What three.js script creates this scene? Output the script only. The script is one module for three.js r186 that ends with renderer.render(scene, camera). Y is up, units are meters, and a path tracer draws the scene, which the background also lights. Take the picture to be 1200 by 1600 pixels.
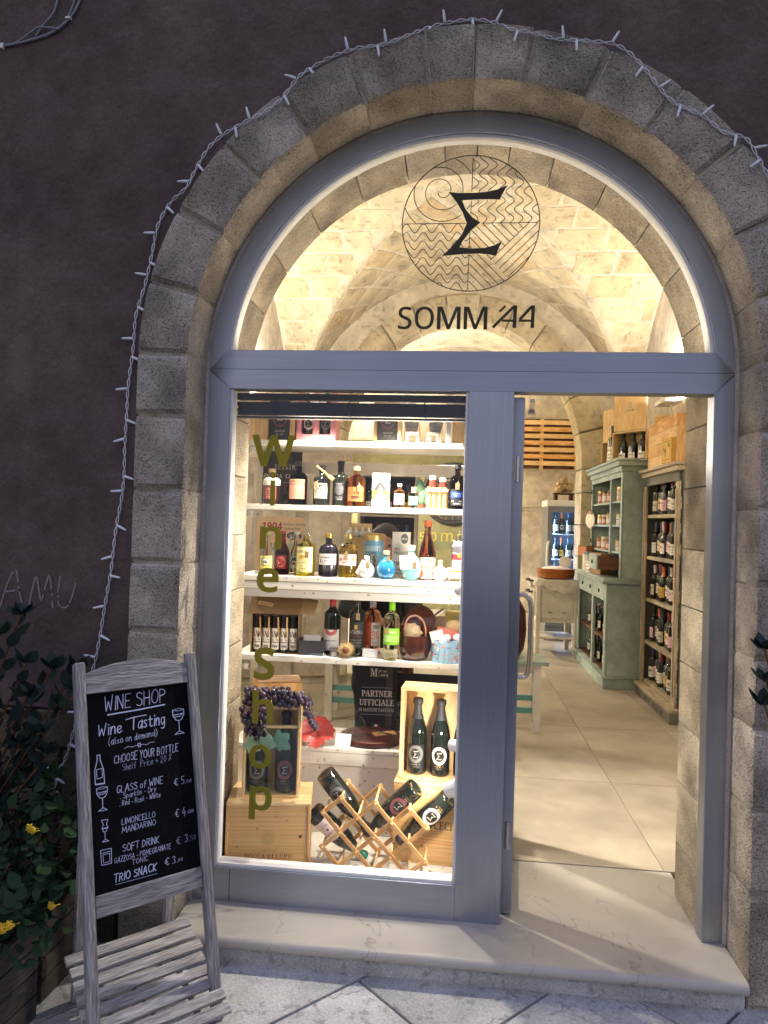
import * as THREE from 'three';
import { mergeGeometries, toCreasedNormals } from 'three/addons/utils/BufferGeometryUtils.js';
import { MarchingCubes } from 'three/addons/objects/MarchingCubes.js';
import { TextGeometry } from 'three/addons/geometries/TextGeometry.js';
import { FontLoader } from 'three/addons/loaders/FontLoader.js';
import { RectAreaLightUniformsLib } from 'three/addons/lights/RectAreaLightUniformsLib.js';
RectAreaLightUniformsLib.init();

// ---------- camera, sky, sun, exposure ----------
const scene = new THREE.Scene();
const camera = new THREE.PerspectiveCamera(71.56, 0.75, 0.05, 200);
camera.rotation.order = 'YXZ';
camera.position.set(0, 1.595, 2.7);
camera.rotation.set(0.0131, 0.1005, 0.0305);
const renderer = new THREE.WebGLRenderer({ antialias: true });
renderer.setSize(768, 1024);
renderer.toneMapping = THREE.LinearToneMapping;
renderer.toneMappingExposure = 1.9;
renderer.shadowMap.enabled = true;
{ // dusk sky over the street
  const w = 64, h = 32, d = new Float32Array(w * h * 4);
  for (let j = 0; j < h; j++) for (let i = 0; i < w; i++) {
    const e = Math.max(0, ((j + 0.5) / h - 0.5) * 2), k = (j * w + i) * 4;
    const a = [0.3, 0.29, 0.3], b = [0.19, 0.25, 0.52];
    for (let c = 0; c < 3; c++) d[k + c] = (a[c] + (b[c] - a[c]) * Math.pow(e, 0.55)) * 1.0;
    d[k + 3] = 1;
  }
  const t = new THREE.DataTexture(d, w, h, THREE.RGBAFormat, THREE.FloatType);
  t.mapping = THREE.EquirectangularReflectionMapping; t.magFilter = THREE.LinearFilter; t.needsUpdate = true;
  scene.background = t; scene.environment = t;
}
const sun = new THREE.DirectionalLight(0xffeedd, 0.12); // last light of the day, soft
sun.position.set(-3.2, 6.5, 6); sun.target.position.set(0, 1, 0); sun.shadow.radius = 24; sun.castShadow = true;
Object.assign(sun.shadow.camera, { left: -6, right: 6, top: 6, bottom: -6, near: 0.5, far: 25 });
scene.add(sun, sun.target);

// ---------- helpers ----------
function mulberry(a) { return () => { a |= 0; a = a + 0x6D2B79F5 | 0; let t = Math.imul(a ^ a >>> 15, 1 | a); t = t + Math.imul(t ^ t >>> 7, 61 | t) ^ t; return ((t ^ t >>> 14) >>> 0) / 4294967296; }; }
const rnd = mulberry(4417);
const rr = (a, b) => a + (b - a) * rnd();
const taken = {};
function numbered(n) { if (!(n in taken)) { taken[n] = 0; return n; } taken[n]++; return n + '_' + String(taken[n]).padStart(3, '0'); }
function join(g) {
  if (!Array.isArray(g)) return g;
  if (g.length === 1) return g[0];
  return mergeGeometries(g.map((x) => { const y = x.index ? x.toNonIndexed() : x; for (const k of Object.keys(y.attributes)) if (!['position', 'normal', 'uv'].includes(k)) y.deleteAttribute(k); y.morphAttributes = {}; return y; }));
}
function obj(name, g, m, parent) {
  const o = new THREE.Mesh(join(g), m);
  const p = parent || scene; o.name = p === scene ? numbered(name) : name; p.add(o); return o;
}
function tag(o, label, category, group, kind) { o.userData.label = label; o.userData.category = category; if (group) o.userData.group = group; if (kind) o.userData.kind = kind; return o; }
function thing(name, label, category, pos, turn, group) {
  const o = new THREE.Group(); o.name = numbered(name); scene.add(o);
  if (pos) o.position.set(...pos); if (turn) o.rotation.y = turn;
  return tag(o, label, category, group);
}
function struct(name, g, m, label) {
  let o; if (g) o = obj(name, g, m); else { o = new THREE.Group(); o.name = numbered(name); scene.add(o); }
  o.userData.kind = 'structure'; if (label) o.userData.label = label; return o;
}
const V = (x, y, z) => new THREE.Vector3(x, y, z);
// uv in metres from the dominant normal; grain (u) along the longest side for planks
function boxUV(g, plank, off) {
  const n = g.index ? g.toNonIndexed() : g, p = n.attributes.position, N = n.attributes.normal, uv = new Float32Array(p.count * 2);
  n.computeBoundingBox(); const s = n.boundingBox.getSize(V()), ext = [s.x, s.y, s.z], L = ext.indexOf(Math.max(...ext));
  const ou = off === undefined ? rnd() * 7 : off, ov = off === undefined ? rnd() * 7 : off;
  for (let i = 0; i < p.count; i++) {
    const q = [p.getX(i), p.getY(i), p.getZ(i)], t = i - i % 3, a = ['getX', 'getY', 'getZ'].map((f) => Math.abs(N[f](t) + N[f](t + 1) + N[f](t + 2)));
    const k = a.indexOf(Math.max(...a)); let ax = [0, 1, 2].filter((x) => x !== k);
    if (k === 0) ax = [2, 1]; else if (k === 1) ax = [0, 2]; else ax = [0, 1];
    if (plank && ax[1] === L) ax = [ax[1], ax[0]];
    uv[i * 2] = q[ax[0]] + ou; uv[i * 2 + 1] = q[ax[1]] + ov;
  }
  n.setAttribute('uv', new THREE.BufferAttribute(uv, 2)); return n;
}
// box with small chamfers, centred at x,y,z
function cbox(w, h, d, x = 0, y = 0, z = 0, c = 0.002, plank = true) {
  c = Math.min(c, w / 3, h / 3, d / 3);
  const g = new THREE.BoxGeometry(1, 1, 1, 3, 3, 3), p = g.attributes.position, H = [w / 2, h / 2, d / 2];
  for (let i = 0; i < p.count; i++) {
    const q = [p.getX(i), p.getY(i), p.getZ(i)], o = [], k = []; let e = 0;
    q.forEach((t, a) => { const out = Math.abs(t) > 0.4; const s = Math.sign(t); o[a] = s * (out ? H[a] : H[a] - c); k[a] = out; e += out; });
    if (e > 1) { const f = e === 2 ? 0.2929 : 0.4226; q.forEach((t, a) => { if (k[a]) o[a] -= Math.sign(o[a]) * c * f; }); }
    p.setXYZ(i, ...o);
  }
  g.computeVertexNormals(); g.translate(x, y, z); return boxUV(g, plank);
}
function box(w, h, d, x = 0, y = 0, z = 0, plank = true) { const g = new THREE.BoxGeometry(w, h, d); g.translate(x, y, z); return boxUV(g, plank); }
function span(x0, x1, y0, y1, z0, z1, c, plank) { return cbox(x1 - x0, y1 - y0, z1 - z0, (x0 + x1) / 2, (y0 + y1) / 2, (z0 + z1) / 2, c, plank); }
function cyl(r0, r1, h, x, y, z, s = 16) { const g = new THREE.CylinderGeometry(r1, r0, h, s); g.translate(x, y + h / 2, z); return g; }
function lathe(pts, s = 24) { return new THREE.LatheGeometry(pts.map(([r, y]) => new THREE.Vector2(r, y)), s); }
function tube(pts, r, seg = 24, rs = 6) { return new THREE.TubeGeometry(new THREE.CatmullRomCurve3(pts.map((p) => V(...p))), seg, r, rs); }
function bar(a, b, w, t, roll = 0) { // rectangular bar from a to b
  const A = V(...a), B = V(...b), g = cbox(A.distanceTo(B), w, t, 0, 0, 0, 0.0015); g.rotateX(roll);
  const d = B.clone().sub(A).normalize(); g.applyQuaternion(new THREE.Quaternion().setFromUnitVectors(V(1, 0, 0), d)); const m = A.add(B).multiplyScalar(0.5); g.translate(m.x, m.y, m.z); return g;
}
function ribbon(pts, w, z) { // flat vinyl line in the xy plane
  const pos = [], idx = [];
  pts.forEach((p, i) => { const a = pts[Math.max(0, i - 1)], b = pts[Math.min(pts.length - 1, i + 1)]; let dx = b[0] - a[0], dy = b[1] - a[1]; const l = Math.hypot(dx, dy) || 1; dx /= l; dy /= l; pos.push(p[0] - dy * w / 2, p[1] + dx * w / 2, z, p[0] + dy * w / 2, p[1] - dx * w / 2, z); if (i) { const k = i * 2; idx.push(k - 2, k - 1, k, k, k - 1, k + 1); } });
  const g = new THREE.BufferGeometry(); g.setAttribute('position', new THREE.Float32BufferAttribute(pos, 3)); g.setAttribute('uv', new THREE.Float32BufferAttribute(new Float32Array(pos.length / 3 * 2), 2)); g.setIndex(idx); g.computeVertexNormals(); return g;
}
// ---------- noise and textures ----------
const HS = new Float32Array(65536); { const q = mulberry(99); for (let i = 0; i < 65536; i++) HS[i] = q(); }
function vn(x, y, p, s) { const xi = Math.floor(x), yi = Math.floor(y), fx = x - xi, fy = y - yi, u = fx * fx * (3 - 2 * fx), v = fy * fy * (3 - 2 * fy); const h = (a, b) => HS[((((a % p) + p) % p) * 157 + (((b % p) + p) % p) * 3571 + s * 911) & 65535]; return (h(xi, yi) * (1 - u) + h(xi + 1, yi) * u) * (1 - v) + (h(xi, yi + 1) * (1 - u) + h(xi + 1, yi + 1) * u) * v; }
function vn2(x, y, px, py, s) { const xi = Math.floor(x), yi = Math.floor(y), fx = x - xi, fy = y - yi, u = fx * fx * (3 - 2 * fx), v = fy * fy * (3 - 2 * fy); const h = (a, b) => HS[((((a % px) + px) % px) * 157 + (((b % py) + py) % py) * 3571 + s * 911) & 65535]; return (h(xi, yi) * (1 - u) + h(xi + 1, yi) * u) * (1 - v) + (h(xi, yi + 1) * (1 - u) + h(xi + 1, yi + 1) * u) * v; }
function fbm(u, v, p, o, s = 0) { let a = 0.5, t = 0, n = 0; for (let i = 0; i < o; i++) { t += a * vn(u * p, v * p, p, s + i); n += a; a *= 0.5; p *= 2; } return t / n; }
function tex(size, fn, srgb = true, rep = 1) {
  const d = new Uint8Array(size * size * 4);
  for (let j = 0; j < size; j++) for (let i = 0; i < size; i++) { const c = fn(i / size, j / size), k = (j * size + i) * 4; const a = Array.isArray(c) ? c : [c, c, c]; for (let q = 0; q < 3; q++) d[k + q] = Math.max(0, Math.min(255, a[q] * 255)); d[k + 3] = 255; }
  const t = new THREE.DataTexture(d, size, size); t.wrapS = t.wrapT = THREE.RepeatWrapping; t.magFilter = THREE.LinearFilter; t.minFilter = THREE.LinearMipmapLinearFilter; t.generateMipmaps = true; if (srgb) t.colorSpace = THREE.SRGBColorSpace; t.repeat.set(rep, rep); t.needsUpdate = true; return t;
}
const cl = (x) => Math.max(0, Math.min(1, x));
const pit = (u, v) => { const a = vn(u * 260, v * 260, 260, 7), b = vn(u * 130, v * 130, 130, 5); return cl((a - 0.66) * 4) * 0.7 + cl((b - 0.74) * 4) * 0.6; };
const tStone = tex(1024, (u, v) => { const b = fbm(u, v, 5, 5, 1), f = vn(u * 300, v * 300, 300, 9), s = cl((fbm(u, v, 3, 4, 31) - 0.5) * 4), p = pit(u, v); const l = 0.82 + (b - 0.5) * 0.62 + (f - 0.5) * 0.16 - p * 0.26 - s * 0.1; return [l, l * (0.985 - s * 0.012), l * (0.96 - s * 0.05)]; }, true, 1.3);
const tStoneB = tex(1024, (u, v) => 0.55 + (fbm(u, v, 8, 6, 1) - 0.5) * 0.5 + (vn(u * 300, v * 300, 300, 9) - 0.5) * 0.2 - pit(u, v) * 0.5, false, 1.3);
const tVault = tex(512, (u, v) => { const b = fbm(u, v, 6, 5, 12), p = cl((fbm(u, v, 22, 3, 17) - 0.6) * 5); const l = 0.86 + (b - 0.5) * 0.32 - p * 0.12; return [l, l * 0.985, l * 0.95]; }, true, 1.1);
const tVaultB = tex(512, (u, v) => 0.5 + (fbm(u, v, 9, 5, 12) - 0.5) * 0.9 - cl((fbm(u, v, 22, 3, 17) - 0.58) * 4) * 0.4, false, 1.1);
const tStucco = tex(1024, (u, v) => { const b = fbm(u, v, 3, 4, 3), c = fbm(u, v, 24, 3, 8), f = vn(u * 400, v * 400, 400, 2); const dr = cl((vn2(u * 40, v * 3, 40, 3, 14) - 0.62) * 3) * cl((fbm(u, v, 4, 3, 19) - 0.5) * 5); const l = 0.86 + (b - 0.5) * 0.42 + (c - 0.5) * 0.2 + (f - 0.5) * 0.14 + dr * 0.05; return [l, l * (0.99 + (b - 0.5) * 0.05), l * (1 + (c - 0.5) * 0.06)]; }, true, 0.6);
const tStuccoB = tex(1024, (u, v) => 0.5 + (fbm(u, v, 90, 3, 4) - 0.5) * 0.8 + (fbm(u, v, 8, 3, 6) - 0.5) * 0.5, false, 0.6);
const tPaint = tex(512, (u, v) => { const c = cl((fbm(u, v, 30, 4, 40) - 0.76) * 14) * 0.8; const l = 0.95 + (fbm(u, v, 5, 4, 41) - 0.5) * 0.12; return [l - c * 0.45, l - c * 0.5, l - c * 0.55]; }, true, 1.6);
const woodFn = (pu, pv, str, s) => (u, v) => { const w = fbm(u, v, 3, 3, s); const line = vn2(u * pu, (v + w * 0.12) * pv, pu, pv, s + 5) * 0.6 + vn2(u * pu * 2, (v + w * 0.12) * pv * 2, pu * 2, pv * 2, s + 6) * 0.4, fine = vn2(u * pu * 4, v * pv * 5, pu * 4, pv * 5, s + 7); return [line, fine]; };
const wood = (dark, light, str, pv, s, rep, fine = 0.3) => { const f = woodFn(4, pv, 1, s); return tex(512, (u, v) => { const [a, b] = f(u, v); const kn = fbm(u, v, 4, 2, s + 11); const t = cl(0.5 + (a - 0.5) * str + (b - 0.5) * fine + (kn - 0.5) * 0.5); return dark.map((d, i) => d + (light[i] - d) * t); }, true, rep); };
const tPine = wood([0.72, 0.5, 0.27], [0.93, 0.76, 0.5], 0.9, 22, 50, 2.2);
const tPineB = wood([0.78, 0.62, 0.4], [0.95, 0.84, 0.63], 0.7, 26, 70, 2.5);
const tGrey = wood([0.46, 0.45, 0.46], [0.82, 0.81, 0.8], 0.9, 60, 90, 3, 0.6);
const tGreyB = (() => { const f = woodFn(4, 60, 1, 90); return tex(512, (u, v) => { const [a, b] = f(u, v); return cl(0.5 + (a - 0.5) * 1.1 + (b - 0.5) * 0.8); }, false, 3); })();
const tDarkW = wood([0.2, 0.11, 0.06], [0.5, 0.31, 0.18], 0.9, 20, 110, 2.2);
const tMarble = tex(1024, (u, v) => { const w = fbm(u, v, 4, 4, 20), q = fbm((u + w * 0.35) % 1, (v + w * 0.3) % 1, 5, 4, 24); const vein = cl(1 - Math.abs(q - 0.5) * 80) * cl((fbm(u, v, 6, 3, 27) - 0.42) * 4); const l = 0.9 + (w - 0.5) * 0.13; return [l - vein * 0.17, l * 0.98 - vein * 0.17, l * 0.945 - vein * 0.17]; }, true, 1.1);
const tTile = tex(512, (u, v) => { const a = fbm(u, v, 4, 4, 60), b = fbm(u, v, 10, 4, 63); const l = 0.88 + (a - 0.5) * 0.22 + (b - 0.5) * 0.14; return [l, l * 0.985, l * 0.955]; }, true, 0.8);
const tPave = tex(1024, (u, v) => { const b = fbm(u, v, 4, 5, 80), f = vn(u * 260, v * 260, 260, 3), s = cl((fbm(u, v, 40, 3, 82) - 0.66) * 9), st = cl((fbm(u, v, 5, 4, 88) - 0.6) * 5); const q = fbm((u + b * 0.2) % 1, (v + b * 0.2) % 1, 6, 4, 85), cr = cl(1 - Math.abs(q - 0.5) * 90) * cl((b - 0.5) * 6); const l = 0.84 + (b - 0.5) * 0.4 + (f - 0.5) * 0.16 - s * 0.12 - cr * 0.3 - st * 0.1; return [l, l, l * 0.985]; }, true, 0.9);
const tPaveB = tex(512, (u, v) => 0.5 + (fbm(u, v, 12, 5, 80) - 0.5) * 0.7 + (vn(u * 200, v * 200, 200, 3) - 0.5) * 0.25, false, 1.2);
const tBrush = tex(512, (u, v) => { const l = 0.93 + (vn2(u * 5, v * 300, 5, 300, 33) - 0.5) * 0.04 + (fbm(u, v, 3, 3, 37) - 0.5) * 0.1; return l; }, true, 1);
// ---------- materials ----------
const lin = (r, g, b) => new THREE.Color().setRGB(r, g, b);
const mat = (c, rough = 0.6, o = {}) => new THREE.MeshStandardMaterial({ color: Array.isArray(c) ? lin(...c) : c, roughness: rough, ...o });
const phy = (c, rough, o = {}) => new THREE.MeshPhysicalMaterial({ color: Array.isArray(c) ? lin(...c) : c, roughness: rough, ...o });
const stone = (c) => mat(c, 0.95, { map: tStone, bumpMap: tStoneB, bumpScale: 0.009 });
const M = {
  stone: [stone([0.56, 0.5, 0.415]), stone([0.51, 0.455, 0.375]), stone([0.6, 0.54, 0.455])],
  reveal: [stone([0.64, 0.56, 0.41]), stone([0.68, 0.6, 0.45]), stone([0.6, 0.52, 0.38])],
  vault: [[0.66, 0.58, 0.41], [0.63, 0.54, 0.37], [0.69, 0.62, 0.46], [0.63, 0.5, 0.32]].map((c) => mat(c, 0.95, { map: tVault, bumpMap: tVaultB, bumpScale: 0.014 })),
  mortar: mat([0.72, 0.66, 0.53], 0.95, { map: tVault, bumpMap: tVaultB, bumpScale: 0.006 }),
  joint: mat([0.5, 0.45, 0.36], 0.95, { map: tStone }),
  stucco: mat([0.135, 0.1, 0.083], 0.95, { map: tStucco, bumpMap: tStuccoB, bumpScale: 0.005 }),
  rough: [stone([0.2, 0.16, 0.1]), stone([0.16, 0.13, 0.085]), stone([0.24, 0.19, 0.12])],
  plaster: mat([0.76, 0.7, 0.58], 0.9, { map: tStucco }),
  cream: mat([0.66, 0.59, 0.45], 0.75, { map: tStucco }),
  olive: mat([0.26, 0.25, 0.11], 0.85, { map: tStucco }),
  marble: mat([0.52, 0.5, 0.46], 0.35, { map: tMarble }),
  tile: [[0.49, 0.44, 0.36], [0.47, 0.42, 0.34], [0.51, 0.46, 0.38]].map((c) => mat(c, 0.42, { map: tTile })),
  grout: mat([0.2, 0.17, 0.13], 0.9),
  pave: [[0.66, 0.655, 0.64], [0.6, 0.595, 0.58], [0.7, 0.695, 0.68]].map((c) => mat(c, 0.8, { map: tPave, bumpMap: tPaveB, bumpScale: 0.006 })),
  dirt: mat([0.045, 0.04, 0.035], 1),
  frame: phy([0.42, 0.445, 0.49], 0.34, { metalness: 0.8, anisotropy: 0.75, anisotropyRotation: Math.PI / 2, map: tBrush }),
  bead: mat([0.75, 0.75, 0.72], 0.5),
  gasket: mat([0.015, 0.015, 0.018], 0.6),
  glass: phy([1, 1, 1], 0.0, { transmission: 1, thickness: 0, ior: 1.45 }),
  clear: phy([0.97, 0.99, 0.98], 0.02, { transmission: 1, thickness: 0, ior: 1.45 }),
  film: phy([1, 1, 1], 0.08, { transmission: 1, thickness: 0, ior: 1.35 }),
  decal: mat([0.028, 0.023, 0.004], 0.6),
  gold: phy([0.34, 0.29, 0.012], 0.9, { transmission: 0.3, thickness: 0 }),
  shelf: mat([0.77, 0.73, 0.63], 0.55, { map: tPaint }),
  white: mat([0.8, 0.8, 0.79], 0.4), offwhite: mat([0.75, 0.7, 0.6], 0.7),
  pine: mat([1, 1, 1], 0.65, { map: tPine }), pineB: mat([1, 1, 1], 0.65, { map: tPineB }),
  grey: mat([0.62, 0.6, 0.6], 0.85, { map: tGrey, bumpMap: tGreyB, bumpScale: 0.002 }),
  slat: mat([0.85, 0.83, 0.8], 0.85, { map: tGrey, bumpMap: tGreyB, bumpScale: 0.002 }),
  darkwood: mat([1, 1, 1], 0.6, { map: tDarkW }),
  brownbox: mat([0.12, 0.095, 0.08], 0.85, { map: tGrey }),
  mint: mat([0.44, 0.55, 0.47], 0.5, { map: tStucco }), teal: mat([0.12, 0.33, 0.3], 0.55),
  rackgrey: mat([0.2, 0.19, 0.14], 0.75, { map: tStucco }), rackbeige: mat([0.56, 0.47, 0.31], 0.7, { map: tStucco }),
  black: mat([0.012, 0.012, 0.013], 0.45), slate: mat([0.03, 0.03, 0.032], 0.6), blackgloss: mat([0.01, 0.01, 0.012], 0.15),
  dkglass: phy([0.008, 0.011, 0.007], 0.06, { clearcoat: 0.5 }), cork: mat([0.55, 0.38, 0.2], 0.9),
  steel: mat([0.55, 0.55, 0.55], 0.22, { metalness: 1 }), lidgold: mat([0.7, 0.5, 0.16], 0.3, { metalness: 0.9 }),
  kraft: mat([0.42, 0.27, 0.13], 0.85, { map: tTile }), string: mat([0.7, 0.62, 0.48], 0.9),
};
const liquids = {};
function liquid(name, att, d = 0.05) { return liquids[name] || (liquids[name] = phy([1, 1, 1], 0.02, { transmission: 1, thickness: 0.05, ior: 1.34, attenuationColor: lin(...att), attenuationDistance: d })); }
const paints = {};
function paint(r, g, b, rough = 0.5) { const k = [r, g, b, rough].join(); return paints[k] || (paints[k] = mat([r, g, b], rough)); }
// ---------- print atlas: labels, cards, posters ----------
const atlas = document.createElement('canvas'); atlas.width = atlas.height = 2048;
const A = atlas.getContext('2d'); A.fillStyle = '#ddd'; A.fillRect(0, 0, 2048, 2048);
let ax = 4, ay = 4, ah = 0;
function print(w, h, draw) { // returns the uv rectangle of a piece of print
  if (ax + w > 2040) { ax = 4; ay += ah + 6; ah = 0; } if (ay + h > 2044) throw new Error('atlas full');
  A.save(); A.beginPath(); A.rect(ax - 2, ay - 2, w + 4, h + 4); A.clip(); A.translate(ax, ay); draw(A, w, h); A.restore();
  const r = [ax / 2048, 1 - (ay + h) / 2048, (ax + w) / 2048, 1 - ay / 2048]; ax += w + 6; ah = Math.max(ah, h); return r;
}
const tAtlas = new THREE.CanvasTexture(atlas); tAtlas.colorSpace = THREE.SRGBColorSpace;
M.print = mat(0xffffff, 0.6, { map: tAtlas }); M.printGloss = mat(0xffffff, 0.3, { map: tAtlas });
function uvTo(g, r) { const u = g.attributes.uv; for (let i = 0; i < u.count; i++) u.setXY(i, r[0] + u.getX(i) * (r[2] - r[0]), r[1] + u.getY(i) * (r[3] - r[1])); return g; }
function card(w, h, r, x = 0, y = 0, z = 0) { const g = new THREE.PlaneGeometry(w, h); g.translate(x, y, z); return uvTo(g, r); }
function fillBg(c, w, h, bg) { c.fillStyle = bg; c.fillRect(-3, -3, w + 6, h + 6); }
function lines(c, w, h, bg, rows) { fillBg(c, w, h, bg); c.textAlign = 'center'; for (const [t, x, y, size, col, font = 'serif', st = ''] of rows) { c.fillStyle = col; c.font = `${st} ${size}px ${font}`; c.fillText(t, x * w, y * h); } }
function scrib(c, x, y, w, h, col) { c.strokeStyle = col; c.lineWidth = Math.max(1, h * 0.22); let q = x; const r = mulberry(Math.round(x * 7 + y * 13 + w)); while (q < x + w) { const d = h * (0.3 + r() * 0.4); if (r() > 0.15) { c.beginPath(); c.moveTo(q, y + h * r() * 0.3); c.lineTo(q + d * r(), y + h); c.lineTo(q + d * 0.9, y + h * r()); c.stroke(); } q += d * 1.25; } }
const SIG = [[447, 340], [530, 350], [640, 350], [740, 345], [830, 325], [908, 293], [880, 340], [857, 385], [850, 408], [800, 403], [700, 402], [620, 405], [555, 408], [585, 480], [640, 545], [703, 585], [630, 650], [570, 730], [545, 780], [640, 790], [740, 787], [820, 765], [880, 728], [850, 790], [832, 852], [780, 838], [700, 830], [600, 832], [410, 847], [490, 770], [560, 680], [597, 590], [560, 500], [510, 420]];
function sigma(c, x, y, s, col) { c.fillStyle = col; c.beginPath(); SIG.forEach(([a, b], i) => { const X = x + (a - 650) / 500 * s, Y = y + (b - 580) / 500 * s; i ? c.lineTo(X, Y) : c.moveTo(X, Y); }); c.fill(); }
function roundel(bg, ring, inner, sig, textCol) { return (c, w, h) => { fillBg(c, w, h, bg); c.fillStyle = ring; c.beginPath(); c.arc(w / 2, h * 0.4, w * 0.44, 0, 7); c.fill(); c.fillStyle = inner; c.beginPath(); c.arc(w / 2, h * 0.4, w * 0.3, 0, 7); c.fill(); c.strokeStyle = sig; c.lineWidth = w * 0.012; c.beginPath(); c.arc(w / 2, h * 0.4, w * 0.28, 0, 7); c.stroke(); sigma(c, w / 2, h * 0.4, w * 0.34, sig); scrib(c, w * 0.28, h * 0.8, w * 0.44, h * 0.06, textCol); scrib(c, w * 0.36, h * 0.91, w * 0.28, h * 0.04, textCol); }; }
const P = {
  rGrey: print(120, 140, roundel('#0b0c0a', '#6d6a63', '#191917', '#b9b4a6', '#8d8672')),
  rWhite: print(120, 140, roundel('#0b0c0a', '#eadfd6', '#10100f', '#cfc5ac', '#cdb46a')),
  rPink: print(120, 140, roundel('#0b0c0a', '#8c4850', '#141313', '#b9b4a6', '#a08f6a')),
  rBox: print(150, 200, (c, w, h) => { fillBg(c, w, h, '#37383c'); c.strokeStyle = '#8f5a60'; c.lineWidth = 5; c.beginPath(); c.arc(w / 2, h * 0.42, w * 0.33, 0, 7); c.stroke(); sigma(c, w / 2, h * 0.42, w * 0.3, '#c9c4ba'); scrib(c, 42, h * 0.76, 66, 9, '#b6b0a6'); scrib(c, 52, h * 0.84, 46, 8, '#b6b0a6'); }),
};
// ================= the street and the facade =================
const CX = 0.012, SPR = 2.165, FL = 0.105; // arch centre, springing, shop floor level
{ // pavement: slabs laid diagonally with open joints
  const base = struct('pavement', box(14, 0.1, 9, 0, -0.066, 4.55), M.dirt, 'diagonal grey stone paving in front of the shop');
  const a = Math.PI / 4 + 0.02, ca = Math.cos(a), sa = Math.sin(a), W = 0.452, geos = [];
  const o = [-0.290, 0.226]; // a joint crossing
  for (let i = -6; i <= 6; i++) { // courses across
    let s = -4 + ((i * 0.37) % 0.5) - (i === 0 ? 0 : 0.1);
    const cuts = []; if (i === 0) { for (let k = -5; k < 6; k++) cuts.push(k * 0.62); } else while (s < 4) { cuts.push(s); s += 0.5 + HS[(i * 37 + cuts.length * 11) & 65535] * 0.35; }
    for (let k = 0; k + 1 < cuts.length; k++) {
      const u0 = cuts[k] + 0.005, u1 = cuts[k + 1] - 0.005, v0 = i * W + 0.005, v1 = (i + 1) * W - 0.005;
      const cxm = o[0] + (u0 + u1) / 2 * ca + (v0 + v1) / 2 * sa * 1, czm = o[1] - (u0 + u1) / 2 * sa + (v0 + v1) / 2 * ca;
      if (czm < -0.32 || czm > 3.4 || Math.abs(cxm) > 3.1) continue;
      const g = cbox(u1 - u0, 0.03, v1 - v0, 0, 0, 0, 0.004, false); g.rotateY(a);
      const m = obj('paving_slab', g, M.pave[(i + k * 2 + 60) % 3], base); m.position.set(cxm, -0.0155 + HS[(i * 91 + k * 7 + 999) & 65535] * 0.0015, czm);
    }
  }
}
struct('ground', box(60, 0.1, 40, 0, -0.16, 5), M.dirt, 'bare ground of the street beyond the paving');
function archShape(R, x0, x1, y0, y1) {
  const s = new THREE.Shape(); s.moveTo(x0, y0); s.lineTo(x1, y0); s.lineTo(x1, y1); s.lineTo(x0, y1); s.closePath();
  const h = new THREE.Path(); h.moveTo(CX - R, y0 - 1e-4); h.lineTo(CX - R, SPR); for (let i = 1; i <= 48; i++) { const t = Math.PI * (1 - i / 48); h.lineTo(CX + R * Math.cos(t), SPR + R * Math.sin(t)); } h.lineTo(CX + R, y0 - 1e-4); h.closePath(); return [s, h];
}
function portalWall(R, x0, x1, y0, y1, z0, z1) { // wall with an arched doorway open to the ground
  const s = new THREE.Shape(); s.moveTo(x0, y0); s.lineTo(CX - R, y0); s.lineTo(CX - R, SPR);
  for (let i = 1; i <= 64; i++) { const t = Math.PI * (1 - i / 64); s.lineTo(CX + R * Math.cos(t), SPR + R * Math.sin(t)); }
  s.lineTo(CX + R, y0); s.lineTo(x1, y0); s.lineTo(x1, y1); s.lineTo(x0, y1); s.closePath();
  const g = new THREE.ExtrudeGeometry(s, { depth: z1 - z0, bevelEnabled: false }); g.translate(0, 0, z0); return boxUV(g, false, 0);
}
const facade = struct('facade_wall', portalWall(1.16, -5, 5, 0.86, 7, 0.0, 0.165), M.stucco, 'dark mauve brown stucco wall round the stone arch');
struct('wall_core', portalWall(0.99, -5, 5, 0, 7, -0.33, -0.004), M.plaster, 'inner face of the thick front wall');
{ // rough old stones below the stucco, either side
  const left = struct('base_wall', box(3.84, 0.855, 0.14, -3.08, 0.428, 0.074, false), M.dirt, 'rough old stone footing of the wall below the stucco');
  for (const [sx, xa, xb] of [[-1, -2.6, -1.205], [1, 1.225, 2.4]]) {
    if (sx > 0) { const b = box(3.84, 0.855, 0.14, 3.1, 0.428, 0.074, false); obj('backing', b, M.dirt, left); }
    let y = 0.0, row = 0; while (y < 0.85) { const h = Math.min(0.856 - y, 0.2 + 0.06 * HS[row * 7 + 3]); let x = xa + (row % 2) * -0.12; while (x < xb - 0.02) { const w = Math.min(0.28 + 0.2 * HS[(row * 31 + Math.round(x * 50) + 400) & 65535], xb - x); const m = obj('stone_block', cbox(w - 0.012, h - 0.012, 0.06, 0, 0, 0, 0.012, false), M.rough[Math.floor(rnd() * 3)], left); m.position.set(x + w / 2, y + h / 2, 0.137 + rr(-0.006, 0.008)); x += w; } y += h; row++; }
  }
}
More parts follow.
